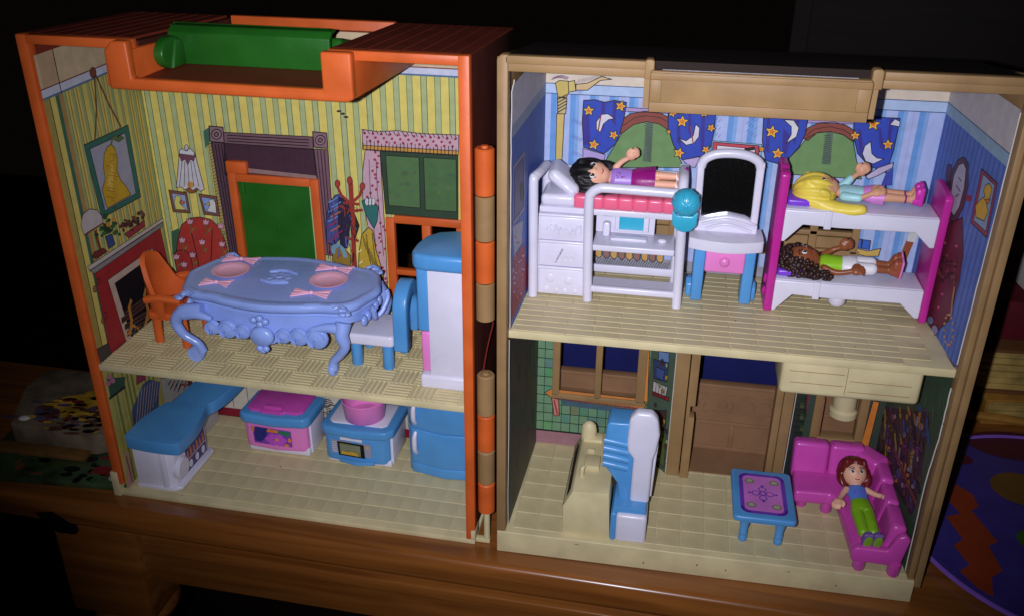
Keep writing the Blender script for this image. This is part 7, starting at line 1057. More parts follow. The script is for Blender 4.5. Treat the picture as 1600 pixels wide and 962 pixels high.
for k, (z0, z1) in enumerate(((18.95, 20.35), (17.3, 18.7), (15.5, 17.05))):
    t = nb(); box(t, 1.52, 4.2, 5.38, 5.6, z0, z1, r=.07); box(t, 1.45, 4.25, 5.26, 5.55, z1+.02, z1+.2, r=.08, seg=3)
    d = obj('drawer', t, WHITE, lb, True)
    t = nb()
    if k == 0:
        for i in range(9): tube(t, [(1.9+i*.24, 5.38, z0+.55+.3*math.sin(i*1.7)), (2.0+i*.24, 5.34, z0+.8+.2*math.sin(i)), (2.2+i*.22, 5.38, z0+.6+.3*math.sin(i*2.1))], .05, 6, 4)
    elif k == 1:
        for i in range(3): tube(t, [(2.2, 5.38, z0+.3+i*.3), (2.5, 5.34, z0+.35+i*.3), (2.75, 5.38, z0+.3+i*.3)], .04, 6, 3)
        for x in (3.1, 3.45): lathe(t, [(.05, -.02), (.17, -.05), (.19, 0)], (x, 5.39, z0+.5), 12, axis='y'); tube(t, [(2.5, 5.38, z0+.2), (2.9, 5.35, z0+1.1)], .05, 6, 0)
    else:
        for x, z, r in ((2.2, .95, .3), (3.3, .85, .26), (2.0, .25, .2), (2.6, .2, .16), (3.1, .18, .2), (3.7, .2, .16)): ball(t, (x, 5.4, z0+z), (r, .06, r), 12)
    obj('embossed_picture', t, WHITE, d, True)
t = nb(); box(t, 4.6, 9.35, 5.55, 8.0, 18.35, 18.72, r=.08, seg=3); obj('desk', t, WHITE, lb, True)
t = nb(); box(t, 4.6, 8.1, 7.7, 7.95, 18.72, 20.5, r=.05); box(t, 5.05, 5.5, 7.0, 7.5, 18.7, 19.6, r=.15); box(t, 5.75, 7.75, 7.25, 7.72, 19.0, 20.3, r=.08); box(t, 5.6, 7.7, 6.4, 7.1, 18.72, 18.9, r=.05); ball(t, (8.6, 6.6, 18.85), (.28, .22, .14), 12); obj('computer', t, WHITE, lb, True)
t = nb(); box(t, 6.0, 7.45, 7.22, 7.27, 19.15, 20.15); obj('screen', t, TURQ, lb)
t = nb(); box(t, 5.05, 5.55, 7.66, 7.72, 19.75, 20.15); obj('keypad_print', t, gr, lb)
t = nb(); box(t, 4.6, 9.6, 5.05, 5.45, 15.9, 16.3, r=.12, seg=3); box(t, 4.6, 9.6, 5.45, 7.0, 15.95, 16.05); obj('foot_rail', t, WHITE, lb, True)
t = nb(); box(t, 4.4, 9.4, 7.95, 8.2, 15.95, 16.45, r=.08); obj('back_rail', t, WHITE, lb, True)

cp = thing('baseball_cap', 'turquoise baseball cap hung on the corner post of the white loft bed', 'cap', 'R', (9.75, 4.75, 21.9))
t = nb()
lathe(t, [(.0, -.72), (.22, -.7), (.45, -.62), (.65, -.45), (.76, -.2), (.8, .1), (.72, .2)], (9.72, 4.75, 21.98), 28, axis='y', sy=1.0)
for k in range(10):
    a = 2*math.pi*k/10
    tube(t, [(9.72+.12*math.cos(a), 4.03, 21.98+.12*math.sin(a)), (9.72+.46*math.cos(a), 4.13, 21.98+.46*math.sin(a)), (9.72+.7*math.cos(a), 4.4, 21.98+.7*math.sin(a)), (9.72+.79*math.cos(a), 4.75, 21.98+.79*math.sin(a))], .065, 6, 3)
ball(t, (9.72, 4.03, 21.98), (.1, .06, .1), 10); obj('crown', t, TURQ, cp, True, 60)
t = nb(); prism(t, [(9.0, 21.6), (9.05, 20.75), (9.35, 20.42), (9.7, 20.32), (10.1, 20.42), (10.38, 20.75), (10.42, 21.6), (10.1, 21.3), (9.3, 21.3)], 4.38, 4.58, 'y', r=.08, seg=3); obj('visor', t, TURQ, cp, True)

va = thing('vanity_table', 'white vanity table with arched mirror, pink drawer and blue legs', 'vanity', 'R', (12.2, 6.5, 15.32))
fr_ = [(v.x, v.y) for v in spline([(10.2, 7.9, 0), (10.1, 6.2, 0), (10.35, 5.75, 0), (12.2, 5.35, 0), (14.05, 5.8, 0), (14.3, 6.3, 0), (14.25, 7.9, 0)], 5)]
t = nb(); prism(t, fr_, 18.85, 19.5, 'z', r=.18, seg=4); obj('table_top', t, WHITE, va, True, 50)
t = nb()
outer = [(10.55, 19.4), (10.45, 23.5), (10.9, 24.0), (12.1, 24.35), (13.4, 24.15), (13.95, 23.7), (13.95, 19.4)]
inner = [(13.6, 20.6), (13.6, 23.35), (13.1, 23.6), (12.1, 23.8), (11.2, 23.55), (10.9, 23.2), (10.95, 20.5)]
A = [t.verts.new((x, 7.5, z)) for x, z in outer]; 
prism(t, [(10.3, 19.4), (10.2, 23.5), (10.62, 23.2), (10.7, 19.4)], 7.3, 7.75, 'y', r=.1, seg=3); prism(t, [(13.95, 19.4), (13.95, 23.7), (13.5, 23.35), (13.55, 19.4)], 7.3, 7.75, 'y', r=.1, seg=3)
tube(t, [(10.42, 7.52, 23.2), (10.6, 7.52, 23.65), (11.2, 7.52, 23.98), (12.15, 7.52, 24.08), (13.0, 7.52, 23.98), (13.55, 7.52, 23.7), (13.75, 7.52, 23.3)], .27, 12)
prism(t, [(10.35, 19.4), (10.35, 20.0), (11.3, 20.3), (12.2, 20.5), (13.2, 20.35), (13.95, 20.0), (13.95, 19.4)], 7.1, 7.6, 'y', r=.1, seg=3); tube(t, [(10.8, 7.1, 19.9), (12.2, 6.95, 20.3), (13.8, 7.1, 19.9)], .1, 8); tube(t, [(11, 7.05, 19.65), (12.2, 6.9, 20.05), (13.6, 7.05, 19.65)], .1, 8)
bmesh.ops.delete(t, geom=A, context='VERTS'); obj('mirror_frame', t, WHITE, va, True, 60)
mm, nt, p = base('dusty_mirror'); p.inputs['Metallic'].default_value = 1; p.inputs['Roughness'].default_value = .06; p.inputs['Base Color'].default_value = (.7, .74, .76, 1)
nn = nt.nodes.new('ShaderNodeTexNoise'); nn.inputs['Scale'].default_value = 1300; nn.inputs['Detail'].default_value = 2
tcn = nt.nodes.new('ShaderNodeTexCoord'); nt.links.new(tcn.outputs['Object'], nn.inputs['Vector'])
rp = nt.nodes.new('ShaderNodeValToRGB'); rp.color_ramp.elements[0].position = .64; rp.color_ramp.elements[1].position = .84; rp.color_ramp.elements[0].color = (.12, .12, .12, 1); rp.color_ramp.elements[1].color = (.4, .4, .4, 1)
nt.links.new(nn.outputs['Fac'], rp.inputs[0]); nt.links.new(rp.outputs[0], p.inputs['Roughness'])
t = nb(); prism(t, [(13.6, 20.1), (13.62, 23.4), (13.1, 23.75), (12.1, 23.95), (11.1, 23.72), (10.55, 23.3), (10.6, 20.1)], 7.5, 7.62, 'y'); obj('mirror', t, mm, va)
t = nb(); box(t, 11.15, 13.4, 6.05, 7.7, 17.35, 18.75, r=.1, seg=3); d = obj('drawer', t, PINK, va, True)
t = nb(); ball(t, (12.25, 6.0, 18.05), (.3, .2, .3), 16); obj('knob', t, PINK, d, True)
for x0, x1, s in ((10.5, 11.15, -1), (13.35, 14.0, 1)):
    t = nb(); prism(t, [(6.2, 18.9), (7.6, 18.9), (7.7, 15.32), (6.35, 15.32)], x0, x1, 'x', r=.1, seg=3); prism(t, [(6.9, 15.32), (6.9, 16.1), (7.3, 16.4), (9.0, 15.9), (9.0, 15.32)], x0+s*.3, x1+s*.3, 'x', r=.1, seg=3); obj('leg', t, BLUE, va, True)

bk = thing('bunk_bed', 'white bunk bed with magenta end boards and purple pillows', 'bunk bed', 'R', (19, 7.6, 15.32))
t = nb(); prism(t, [(5.75, 15.32), (5.75, 23.55), (5.95, 23.7), (6.5, 23.7), (6.7, 23.85), (8.25, 23.85), (8.4, 23.7), (8.4, 15.32)], 14.72, 15.2, 'x', r=.1, seg=3); obj('end_board', t, MAG, bk, True)
t = nb(); prism(t, [(5.75, 15.32), (5.75, 22.7), (5.95, 22.9), (8.25, 23.1), (8.4, 22.95), (8.4, 15.32)], 23.35, 23.78, 'x', r=.1, seg=3); obj('end_board', t, MAG, bk, True)
for zt, lab in ((21.6, 'upper'), (17.3, 'lower')):
    t = nb()
    box(t, 15.2, 23.35, 5.95, 8.4, zt-.35, zt, r=.1, seg=3)
    prism(t, [(15.2, zt-.05), (15.2, zt-1.95), (15.35, zt-1.95), (16.25, zt-.88), (18.2, zt-.95), (22.2, zt-.9), (23.1, zt-1.75), (23.35, zt-1.75), (23.35, zt-.05)], 5.85, 6.15, 'y', r=.07, seg=3)
    box(t, 17.35, 17.75, 5.78, 5.95, zt-1.05, zt+.02, r=.06, seg=3); box(t, 17.35, 17.75, 5.9, 8.3, zt-.02, zt+.03, r=.02)
    if zt < 20: lathe(t, [(.0, zt-1.55), (.35, zt-1.5), (.5, zt-1.3), (.5, zt-.9)], (18.85, 6.4, 0), 18)
    obj('bunk_deck', t, WHITE, bk, True)
    t = nb(); box(t, 15.3, 16.9, 6.3, 8.2, zt+.02, zt+.42, r=.14, seg=3); obj('pillow', t, PURPLE, bk, True)
for z in (17.2, 16.4): 
    t = nb(); ball(t, (14.66, 6.2, z), (.12, .25, .3), 10); obj('bolt', t, MAG, bk, True)

# ---- lower room of the tan half
rc = thing('recliner', 'blue and white ribbed toy recliner standing beside the cream counter', 'recliner', 'R', (8.0, 1.8, 1.62))
t = nb(); box(t, 7.25, 9.1, .22, 3.4, 1.62, 3.65, r=.22, seg=4); obj('base', t, WHITE, rc, True)
t = nb(); box(t, 6.92, 7.3, .26, 3.4, 1.62, 3.7, r=.15, seg=3); prism(t, [(6.95, 3.55), (7.05, 4.0), (9.0, 4.0), (9.05, 3.6)], .5, 3.3, 'y', r=.1); obj('base_cover', t, BLUE, rc, True)
t = nb(); prism(t, [(7.95, 3.9), (7.98, 7.05), (7.62, 7.5), (7.55, 8.2), (7.6, 9.8), (8.0, 10.3), (8.9, 10.3), (9.25, 9.9), (9.42, 8.9), (9.3, 7.7), (9.15, 7.1), (9.12, 3.9)], 1.25, 2.0, 'y', r=.2, seg=4)
prism(t, [(9.05, 4.0), (9.2, 7.2), (9.4, 7.8), (9.35, 7.0), (9.25, 4.0)], 1.9, 2.6, 'y', r=.05); obj('back_panel', t, WHITE, rc, True, 50)
t = nb(); prism(t, [(6.15, 6.4), (6.2, 7.4), (6.3, 9.1), (6.45, 9.3), (8.0, 9.35), (8.0, 3.9), (7.3, 3.9), (7.15, 5.0)], 1.5, 3.2, 'y', r=.12, seg=3)
for i in range(4): tube(t, [(6.2, 1.52, 8.0-i*.55), (7.0, 1.5, 7.9-i*.55), (7.7, 1.52, 7.78-i*.55)], .2, 10, 4, flat=.6)
obj('cushion', t, BLUE, rc, True, 50)

ct = thing('coffee_table', 'low blue coffee table with patterned purple mat print', 'coffee table', 'R', (16, 3.4, 1.62))
t = nb(); prism(t, rrect(14.15, 17.85, 1.05, 5.95, .3), 3.55, 3.95, 'z', r=.12, seg=3); box(t, 14.7, 17.3, 1.35, 5.6, 3.3, 3.56, r=.05); obj('table_top', t, BLUE, ct, True)
for x in (14.95, 17.05):
    for y in (1.85, 5.2):
        t = nb(); lathe(t, [(.22, 1.62), (.27, 1.7), (.27, 1.95), (.22, 2.05), (.26, 2.15), (.26, 2.3), (.22, 2.4), (.3, 3.0), (.33, 3.5)], (x, y, 0), 16); obj('leg', t, BLUE, ct, True)
lil = plastic('lilac_print', (206, 120, 206)); dvi = plastic('deep_violet_print', (110, 60, 180)); sil = plastic('silver_print', (176, 172, 160))
pl = [(0, 1, rrect(14.6, 17.4, 1.5, 5.5, .5)), (1, 0, rrect(14.85, 17.15, 1.75, 5.25, .35))]
for i in range(64):
    q = rrect(14.7, 17.3, 1.6, 5.4, .45, 6); k = int(i/64*len(q)); pl.append((2, 0, circ(q[k][0], q[k][1], .05, .05, 6)))
for x in (15.25, 16.75):
    for y in (2.3, 4.7): pl += [(2, 3, circ(x, y, .3, .26, 14)), (3, 2, circ(x, y, .2, .17, 12))]
for i in range(4):
    a = i*math.pi/2
    pl += [(2, 1, circ(16+.42*math.cos(a), 3.5+.42*math.sin(a), .26, .26, 12)), (3, 0, circ(16+.42*math.cos(a), 3.5+.42*math.sin(a), .19, .19, 12)), (2, 1, circ(16+.8*math.cos(a), 3.5+.75*math.sin(a), .1, .1, 8))]
pl += [(4, 1, circ(16, 3.5, .22, .22, 12)), (5, 0, circ(16, 3.5, .14, .14, 12))]
decal('mat_print', ct, [lil, dvi, sil, olv], pl, lambda u, v, h: (u, v, 3.945+h))

so = thing('corner_sofa', 'glossy hot pink L-shaped corner sofa in the green room', 'sofa', 'R', (21, 5, 1.62))
t = nb(); prism(t, [(18.15, 5.05), (20.35, 5.2), (20.75, 4.6), (20.95, .55), (21.3, .25), (23.3, .15), (23.7, .5), (23.9, 2), (23.6, 9.0), (18.3, 8.9)], 2.35, 3.3, 'z', r=.25, seg=4); obj('seat', t, HOT, so, True, 50)
def cushion(name, x0, x1, y0, y1, z0, z1, r=.4, M=None):
    t = nb(); box(t, x0, x1, y0, y1, z0, z1, r=r, seg=5, M=M); return obj(name, t, HOT, so, True, 60)
for x0, x1 in ((18.15, 20.38), (20.42, 22.6)):
    cushion('back_cushion', -(x1-x0)/2, (x1-x0)/2, -.55, .55, -1.45, 1.15, .3, Matrix.Translation(((x0+x1)/2, 8.05, 4.05)) @ Matrix.Rotation(math.radians(-10), 4, 'X'))
cushion('corner_cushion', -.7, .7, -1.0, 1.0, -1.3, 1.0, .35, Matrix.Translation((22.9, 7.6, 4.05)) @ Matrix.Rotation(math.radians(40), 4, 'Z'))
for y0, y1, h in ((5.0, 7.0, 1.0), (3.0, 5.0, .85), (.7, 3.0, .8)):
    cushion('back_cushion', -.45, .45, (y0-y1)/2, (y1-y0)/2, -1.3, h, .3, Matrix.Translation((23.35, (y0+y1)/2, 3.95)) @ Matrix.Rotation(math.radians(10), 4, 'Y'))
t = nb(); prism(t, [(20.95, 2.4), (20.95, 3.15), (21.2, 3.4), (22.9, 3.35), (23.3, 4.4), (23.7, 4.6), (24.0, 4.3), (23.7, 2.3)], .12, .6, 'y', r=.12, seg=3); obj('end_panel', t, HOT, so, True, 50)
for x, y in ((18.8, 6.0), (21.55, .5), (23.45, .3), (20.3, 5.6), (18.7, 8.5), (23.3, 8.5)):
    t = nb(); lathe(t, [(.28, 1.62), (.36, 1.75), (.36, 2.5)], (x, y, 0), 16); obj('leg', t, HOT, so, True)
# ------------------------------------------------------------------ the four little dolls
def remeshed(t, voxel=0.045, smooth=4):
    """fuse overlapping closed shapes into one continuous skin"""
    me = D.meshes.new('skin'); t.to_mesh(me); t.free()
    o = D.objects.new('skin', me); COL.objects.link(o)
    m = o.modifiers.new('r', 'REMESH'); m.mode = 'VOXEL'; m.voxel_size = voxel; m.use_smooth_shade = True
    s = o.modifiers.new('s', 'SMOOTH'); s.iterations = smooth; s.factor = 0.5
    dg = bpy.context.evaluated_depsgraph_get(); ev = o.evaluated_get(dg)
    m2 = D.meshes.new_from_object(ev, depsgraph=dg)
    b = bmesh.new(); b.from_mesh(m2)
    D.objects.remove(o); D.meshes.remove(me); D.meshes.remove(m2)
    return b
def limb(t, pts, rr, n=12): 
    tube(t, pts, rr, n, 5)
    for p, r in ((pts[0], rr[0]), (pts[-1], rr[-1])): ball(t, p, r, 12)
def hand(t, w, d, up):
    """palm with four curled fingers and a thumb; w wrist, d direction, up back of the hand"""
    w, d, up = Vector(w), Vector(d).normalized(), Vector(up).normalized(); side = d.cross(up).normalized(); up = side.cross(d)
    R = Matrix((d, side, up)).transposed().to_4x4()
    w = w-d*.05; K = 1.3
    ball(t, w+d*.24, (.3, .3, .18), 12, M=R)
    for k, L in enumerate((.2, .26, .25, .18)):
        q = w+d*.44+side*(-.21+k*.14); limb(t, [q, q+d*L*.8-up*.04, q+d*L*1.05-up*.22], [.09, .085, .075], 8)
    q = w+d*.14-side*.27; limb(t, [q, q+d*.17-side*.12-up*.02, q+d*.34-side*.1-up*.12], [.1, .09, .075], 8)
SKINL = plastic('light_doll_skin', (236, 178, 148), .45, .35, var=.03); SKIND = plastic('brown_doll_skin', (142, 78, 46), .35, .45, var=.03); SKINM = plastic('tan_doll_skin', (214, 156, 122), .45, .35, var=.03)
EYEW = plastic('eye_white', (236, 234, 232), .3); IRIS = plastic('eye_iris', (60, 44, 40), .2); LIP = plastic('lip_ink', (186, 76, 90), .4)
HEADM = {}
def doll(label, frame, base, rot, skin, near, far, hx=-2.4, brow=(50, 30, 24), shoe=PURPLE, hp=0, hs=1.0):
    d = thing('doll', label, 'doll', frame, base, 0, 'little dolls in the toy house'); d.rotation_euler = [math.radians(a) for a in rot]
    BASE[d.name] = Vector((0, 0, 0))
    piv = Vector((hx+.6, 0, 0)); HM = Matrix.Translation(piv) @ Matrix.Rotation(math.radians(hp), 4, 'Y') @ Matrix.Scale(hs, 4) @ Matrix.Translation(-piv)
    HEADM[d.name] = HM
    def hd(t): bmesh.ops.transform(t, matrix=HM, verts=t.verts); return t
    t = nb()
    ball(t, (hx, 0, .05), (.78, .72, .70), 24); ball(t, (hx+.42, 0, .16), (.42, .46, .46), 16); ball(t, (hx+.12, 0, .76), (.09, .07, .07), 8)
    for s in (-1, 1): ball(t, (hx+.1, s*.71, -.02), (.16, .08, .12), 10)
    hd(t)
    limb(t, [(hx+.55, 0, 0), (-1.35, 0, -.02)], [.2, .22])
    tube(t, [(-1.62, 0, 0), (-1.35, 0, 0), (-.9, 0, .02), (-.35, 0, .02), (.15, 0, 0), (.4, 0, 0)], [.3, .55, .52, .44, .56, .5], 16, 5, flat=.62, up=(0, 1, 0))
    for arm in (near, far):
        limb(t, arm[:3], [.2, .17, .14]); e = Vector(arm[2])-Vector(arm[1]); hand(t, arm[2], e, arm[3] if len(arm) > 3 else (0, 0, 1))
    for s in (-1, 1):
        limb(t, [(.2, s*.28, 0), (1.2, s*.27, .03), (2.3, s*.26, .02)], [.31, .25, .2]); limb(t, [(2.4, s*.26, 0), (2.55, s*.27, .45)], [.22, .2])
    b = remeshed(t); obj('body', b, skin, d, True, 0)
    # face
    zf = lambda x, y: .05+.70*math.sqrt(max(0.02, 1-((x-hx)/.78)**2-(y/.72)**2))
    for s in (-1, 1):
        x, y = hx+.02, s*.27
        t = nb(); ball(t, (x, y, zf(x, y)-.01), (.15, .13, .05), 14); e = obj('eye', hd(t), EYEW, d, True)
        t = nb(); ball(t, (x+.01, y-s*.01, zf(x, y)+.03), (.11, .09, .03), 12); obj('iris', hd(t), IRIS, e, True)
        t = nb(); ball(t, (x-.04, y+.03, zf(x, y)+.06), (.03, .03, .012), 8); obj('glint', hd(t), EYEW, e, True)
        t = nb(); tube(t, [(x-.2, y-s*.14, zf(x-.2, y-s*.14)+.01), (x-.25, y+s*.02, zf(x-.25, y)+.01), (x-.17, y+s*.16, zf(x-.17, y+s*.16)+.01)], .025, 6, 4); tube(t, [(x-.1, y-s*.13, zf(x-.1, y-s*.13)+.02), (x-.145, y, zf(x-.145, y)+.02), (x-.06, y+s*.14, zf(x-.06, y+s*.14)+.02)], .03, 6, 4); obj('brow', hd(t), plastic('brow_%d' % brow[0], brow, .5), d, True)
    t = nb(); x = hx+.5; tube(t, [(x-.04, -.14, .60), (x+.01, 0, .64), (x-.04, .14, .60)], [.02, .035, .02], 6, 5); obj('mouth', hd(t), LIP, d, True)
    for s in (-1, 1):
        t = nb(); tube(t, [(2.35, s*.26, -.02), (2.62, s*.27, 0), (2.7, s*.27, .02)], [.24, .3, .3], 12, 3)
        ball(t, (2.58, s*.28, .38), (.2, .3, .44), 14); box(t, 2.66, 2.9, s*.28-.3, s*.28+.3, -.3, .86, r=.12, seg=3)
        b = remeshed(t, .05, 2); obj('shoe', b, shoe, d, True, 0)
    return d
def shell(d, name, pts, rr, mat, flat=.66, extra=None):
    t = nb(); tube(t, pts, rr, 20, 6, flat=flat, up=(0, 1, 0))
    if extra: extra(t)
    return obj(name, t, mat, d, True, 60)
def hair(d, mat, hx, locks, r=(.92, .86, .84), off=(-.16, -.2), strands=14, fringe=True):
    t = nb()
    ball(t, (hx+off[0], 0, off[1]), r, 26)
    for pts, rr in locks: limb(t, pts, rr, 12)
    if fringe:
        for k in range(7):
            y = -.62+k*.2; limb(t, [(hx-.72, y*.5, .2), (hx-.6, y*.8, .55), (hx-.34+abs(y)*.55, y*1.12, .5-abs(y)*.3)], [.16, .15, .07], 8)
    b = remeshed(t, .06, 2)
    for v in b.verts:
        a = math.atan2(v.co.y, v.co.z+.2); v.co += v.normal*(.028*math.sin(a*strands)+.012*math.sin(a*strands*2.3+1))
    bmesh.ops.transform(b, matrix=HEADM[d.name], verts=b.verts)
    return obj('hair', b, mat, d, True, 0)
BLK = plastic('black_hair', (18, 14, 16), .5, .3, bump=.15); BLD = plastic('blonde_hair', (240, 214, 84), .4, .4, bump=.25); BRN = plastic('dark_brown_hair', (52, 30, 26), .4, .4); AUB = plastic('auburn_hair', (112, 30, 28), .3, .5, bump=.25)
LAV = plastic('lavender_cloth', (170, 130, 220), .4); VIO = plastic('berry_cloth', (150, 24, 120), .3); LIME = plastic('lime_cloth', (150, 206, 36), .35); AQUA = plastic('pale_aqua_cloth', (170, 220, 226), .4); ORC = plastic('orchid_cloth', (220, 140, 214), .4); DENIM = plastic('cornflower_cloth', (92, 130, 220), .4); CLOTHW = plastic('white_cloth', (230, 226, 232), .4); GRN = plastic('grass_green_cloth', (126, 176, 30), .35)
TOP = ([(-1.5, 0, 0), (-1.25, 0, 0), (-.8, 0, .02), (-.2, 0, .02)], [.42, .6, .57, .52])
def skirt(d, mat, x0=-.3, x1=1.05, w=.78):
    t = nb(); tube(t, [(x0, 0, .02), (x0+.3, 0, .02), ((x0+x1)/2, 0, .02), (x1, 0, .02)], [.52, .64, .7, w], 28, 5, flat=.68, up=(0, 1, 0))
    for v in t.verts:
        a = math.atan2(v.co.z, v.co.y); k = max(0, (v.co.x-x0)/(x1-x0)); v.co.z *= 1+.06*k*math.sin(a*7); v.co.y *= 1+.06*k*math.sin(a*7)
    return obj('skirt', t, mat, d, True, 60)
# 1 black-haired doll on the loft bed
d = doll('long black haired doll in lavender top and berry skirt on the white loft bed', 'R', (6.85, 7.1, 22.38), (48, 0, 0), SKINL,
         [(-1.25, -.62, .05), (-.6, -.85, .0), (.1, -.86, .1), (0, -.3, 1)], [(-1.25, .62, .05), (-.95, .88, .25), (-.55, 1.05, .5), (0, -1, .3)], brow=(30, 22, 22), shoe=VIO, hs=1.22, hp=0)
shell(d, 'top', *TOP, LAV); skirt(d, VIO)
hair(d, BLK, -2.4, [([(-2.8, -.62, .05), (-1.9, -.86, .0), (-1.0, -.7, -.1)], [.42, .4, .18]), ([(-2.6, .6, -.3), (-1.8, .66, -.3), (-1.2, .55, -.3)], [.36, .3, .14]), ([(-2.6, 0, -.6), (-1.6, 0, -.5), (-.9, 0, -.4)], [.4, .36, .2])], r=(.98, .9, .9), off=(-.2, -.14))
for s in (-1, 1):
    t = nb(); tube(t, [(2.25, s*.26, .0), (2.42, s*.27, .02)], .26, 12, 0); obj('sock', t, CLOTHW, d, True)
t = nb()
for k in range(9): ball(t, (-.95+random.uniform(-.2, .25), random.uniform(-.22, .22), .375), (.05, .04, .03), 6)
obj('top_print', t, VIO, d, True)
# 2 blonde doll on the upper bunk
d = doll('blonde doll in pale aqua jacket and orchid skirt lying on the upper bunk', 'R', (19.6, 7.2, 22.3), (8, 0, -4), SKINM,
         [(-1.25, -.62, .05), (-.55, -.82, .1), (.2, -.7, .42), (0, -.5, 1)], [(-1.25, .62, .1), (-.9, .8, .45), (-.55, .75, .85), (0, -1, .2)], brow=(150, 110, 40), shoe=plastic('magenta_shoe', (206, 50, 170), .35), hs=1.2)
shell(d, 'jacket', *TOP, AQUA)
t = nb(); limb(t, [(-1.25, -.62, .05), (-.9, -.74, .08), (-.5, -.82, .11)], [.27, .25, .23]); limb(t, [(-1.25, .62, .1), (-1.05, .72, .3), (-.9, .8, .47)], [.27, .24, .22]); obj('sleeve', remeshed(t, .05, 2), AQUA, d, True, 0)
skirt(d, ORC, -.25, .85, .72)
hair(d, BLD, -2.4, [([(-2.7, -.5, -.3), (-1.9, -.8, -.5), (-1.2, -.95, -.5), (-.55, -1.05, -.35)], [.5, .42, .36, .26]), ([(-2.5, .5, -.4), (-1.6, .6, -.4)], [.45, .2]), ([(-2.7, -.2, .3), (-2.3, -.7, .2), (-2.0, -.78, .1)], [.35, .25, .1])], r=(1.0, .92, .95), off=(-.22, -.12), strands=11)
for s in (-1, 1):
    t = nb(); lathe(t, [(.2, 1.93), (.245, 1.95), (.245, 2.03), (.2, 2.05)], (0, s*.26, .02), 14, axis='x'); obj('ankle_strap', t, VIO, d, True)
# 3 curly-haired doll on the lower bunk
d = doll('curly brown haired doll in lime top and white flowered shorts on the lower bunk', 'R', (19.2, 7.2, 18.0), (14, 0, -3), SKIND,
         [(-1.25, -.62, .05), (-.55, -.9, .0), (.25, -.88, .2), (0, -.5, 1)], [(-1.25, .62, .1), (-.8, .85, .3), (-.35, .85, .55), (0, -1, .2)], brow=(26, 16, 14), shoe=plastic('brown_sandal', (150, 76, 50), .35), hs=1.18)
shell(d, 'top', *TOP, LIME)
t = nb(); tube(t, [(-.3, 0, .02), (.1, 0, .02), (.5, 0, .02)], [.54, .66, .66], 20, 5, flat=.66, up=(0, 1, 0))
for s in (-1, 1): limb(t, [(.4, s*.3, 0), (1.35, s*.29, .03)], [.38, .36])
sh_ = obj('shorts', remeshed(t, .05, 2), CLOTHW, d, True, 0)
t = nb()
for k in range(5):
    a = k*2*math.pi/5; ball(t, (.75+.14*math.cos(a), -.42+.12*math.sin(a), .3-.02), (.1, .08, .06), 8)
obj('flower_print', t, PURPLE, sh_, True)
t = nb(); ball(t, (-2.62, 0, -.22), (.92, .85, .82), 18)
for k in range(520):
    u, v = random.uniform(-1, 1), random.uniform(0, 2*math.pi); q = Vector((math.sqrt(1-u*u)*math.cos(v), math.sqrt(1-u*u)*math.sin(v), u))
    p = Vector((-2.6+q.x*1.0, q.y*.95, -.2+q.z*.88))
    if p.z > .3 and abs(p.y) < .55 and -2.95 < p.x < -1.4: continue
    if p.x > -1.9 and p.z > .1: continue
    ball(t, p, random.uniform(.09, .15), 6)
for s in (-1, 1):
    for k in range(60): ball(t, (-2.1+random.random()*1.1, s*(.55+random.random()*.4)-.1, -.5+random.random()*.5), random.uniform(.1, .16), 6)
bmesh.ops.transform(t, matrix=HEADM[d.name], verts=t.verts); obj('hair', t, BRN, d, True, 0)
for s in (-1, 1):
    t = nb(); box(t, 2.86, 2.98, s*.28-.31, s*.28+.31, -.31, .87, r=.05); obj('sole', t, PINK, d, True)
# 4 auburn-haired doll on the sofa
d = doll('short auburn haired doll in blue top and green trousers reclining on the pink sofa', 'R', (21.75, 3.3, 4.0), (0, 12, -84), SKINL,
         [(-1.25, -.62, .05), (-.7, -1.0, .1), (-.2, -1.3, .25), (0, -.3, 1)], [(-1.25, .62, .05), (-.8, 1.0, .2), (-.5, 1.35, .4), (0, .3, 1)], brow=(90, 40, 34), shoe=plastic('violet_shoe', (120, 90, 160), .4), hs=1.05, hp=30)
shell(d, 'top', *TOP, DENIM)
t = nb(); tube(t, [(-.35, 0, .02), (.1, 0, .02), (.5, 0, .02)], [.54, .64, .64], 20, 5, flat=.7, up=(0, 1, 0))
for s in (-1, 1): limb(t, [(.4, s*.3, 0), (1.4, s*.3, .05), (1.95, s*.29, .03)], [.39, .35, .34])
obj('trousers', remeshed(t, .05, 2), GRN, d, True, 0)
for s in (-1, 1):
    t = nb(); ball(t, (2.93, s*.28, .28), (.04, .25, .5), 16); obj('sole', t, GRN, d, True)
t = nb()
for k in range(7): ball(t, (-.75+random.uniform(-.12, .12), random.uniform(-.3, .3), .385), (.04, .06, .03), 6)
obj('top_print', t, PURPLE, d, True)
hair(d, AUB, -2.4, [([(-2.5, -.6, -.1), (-2.0, -.78, 0), (-1.55, -.6, .1)], [.36, .24, .1]), ([(-2.5, .6, -.1), (-2.0, .78, 0), (-1.55, .6, .1)], [.36, .24, .1]), ([(-2.4, 0, -.5), (-1.7, 0, -.4)], [.5, .3])], strands=10)
# ------------------------------------------------------------------ odds and ends around the house
rc_ = thing('string_cord', 'thin red cord hanging between the hinge barrels of the toy house', 'cord', 'R', (-.9, 2.4, 12.4))
t = nb(); tube(t, [(-1.25, 2.2, 11.5), (-1.05, 2.6, 13.0), (-.75, 3.0, 14.6), (-.5, 3.4, 16.2)], .045, 8); obj('strand', t, plastic('red_plastic', (120, 34, 28)), rc_, True)

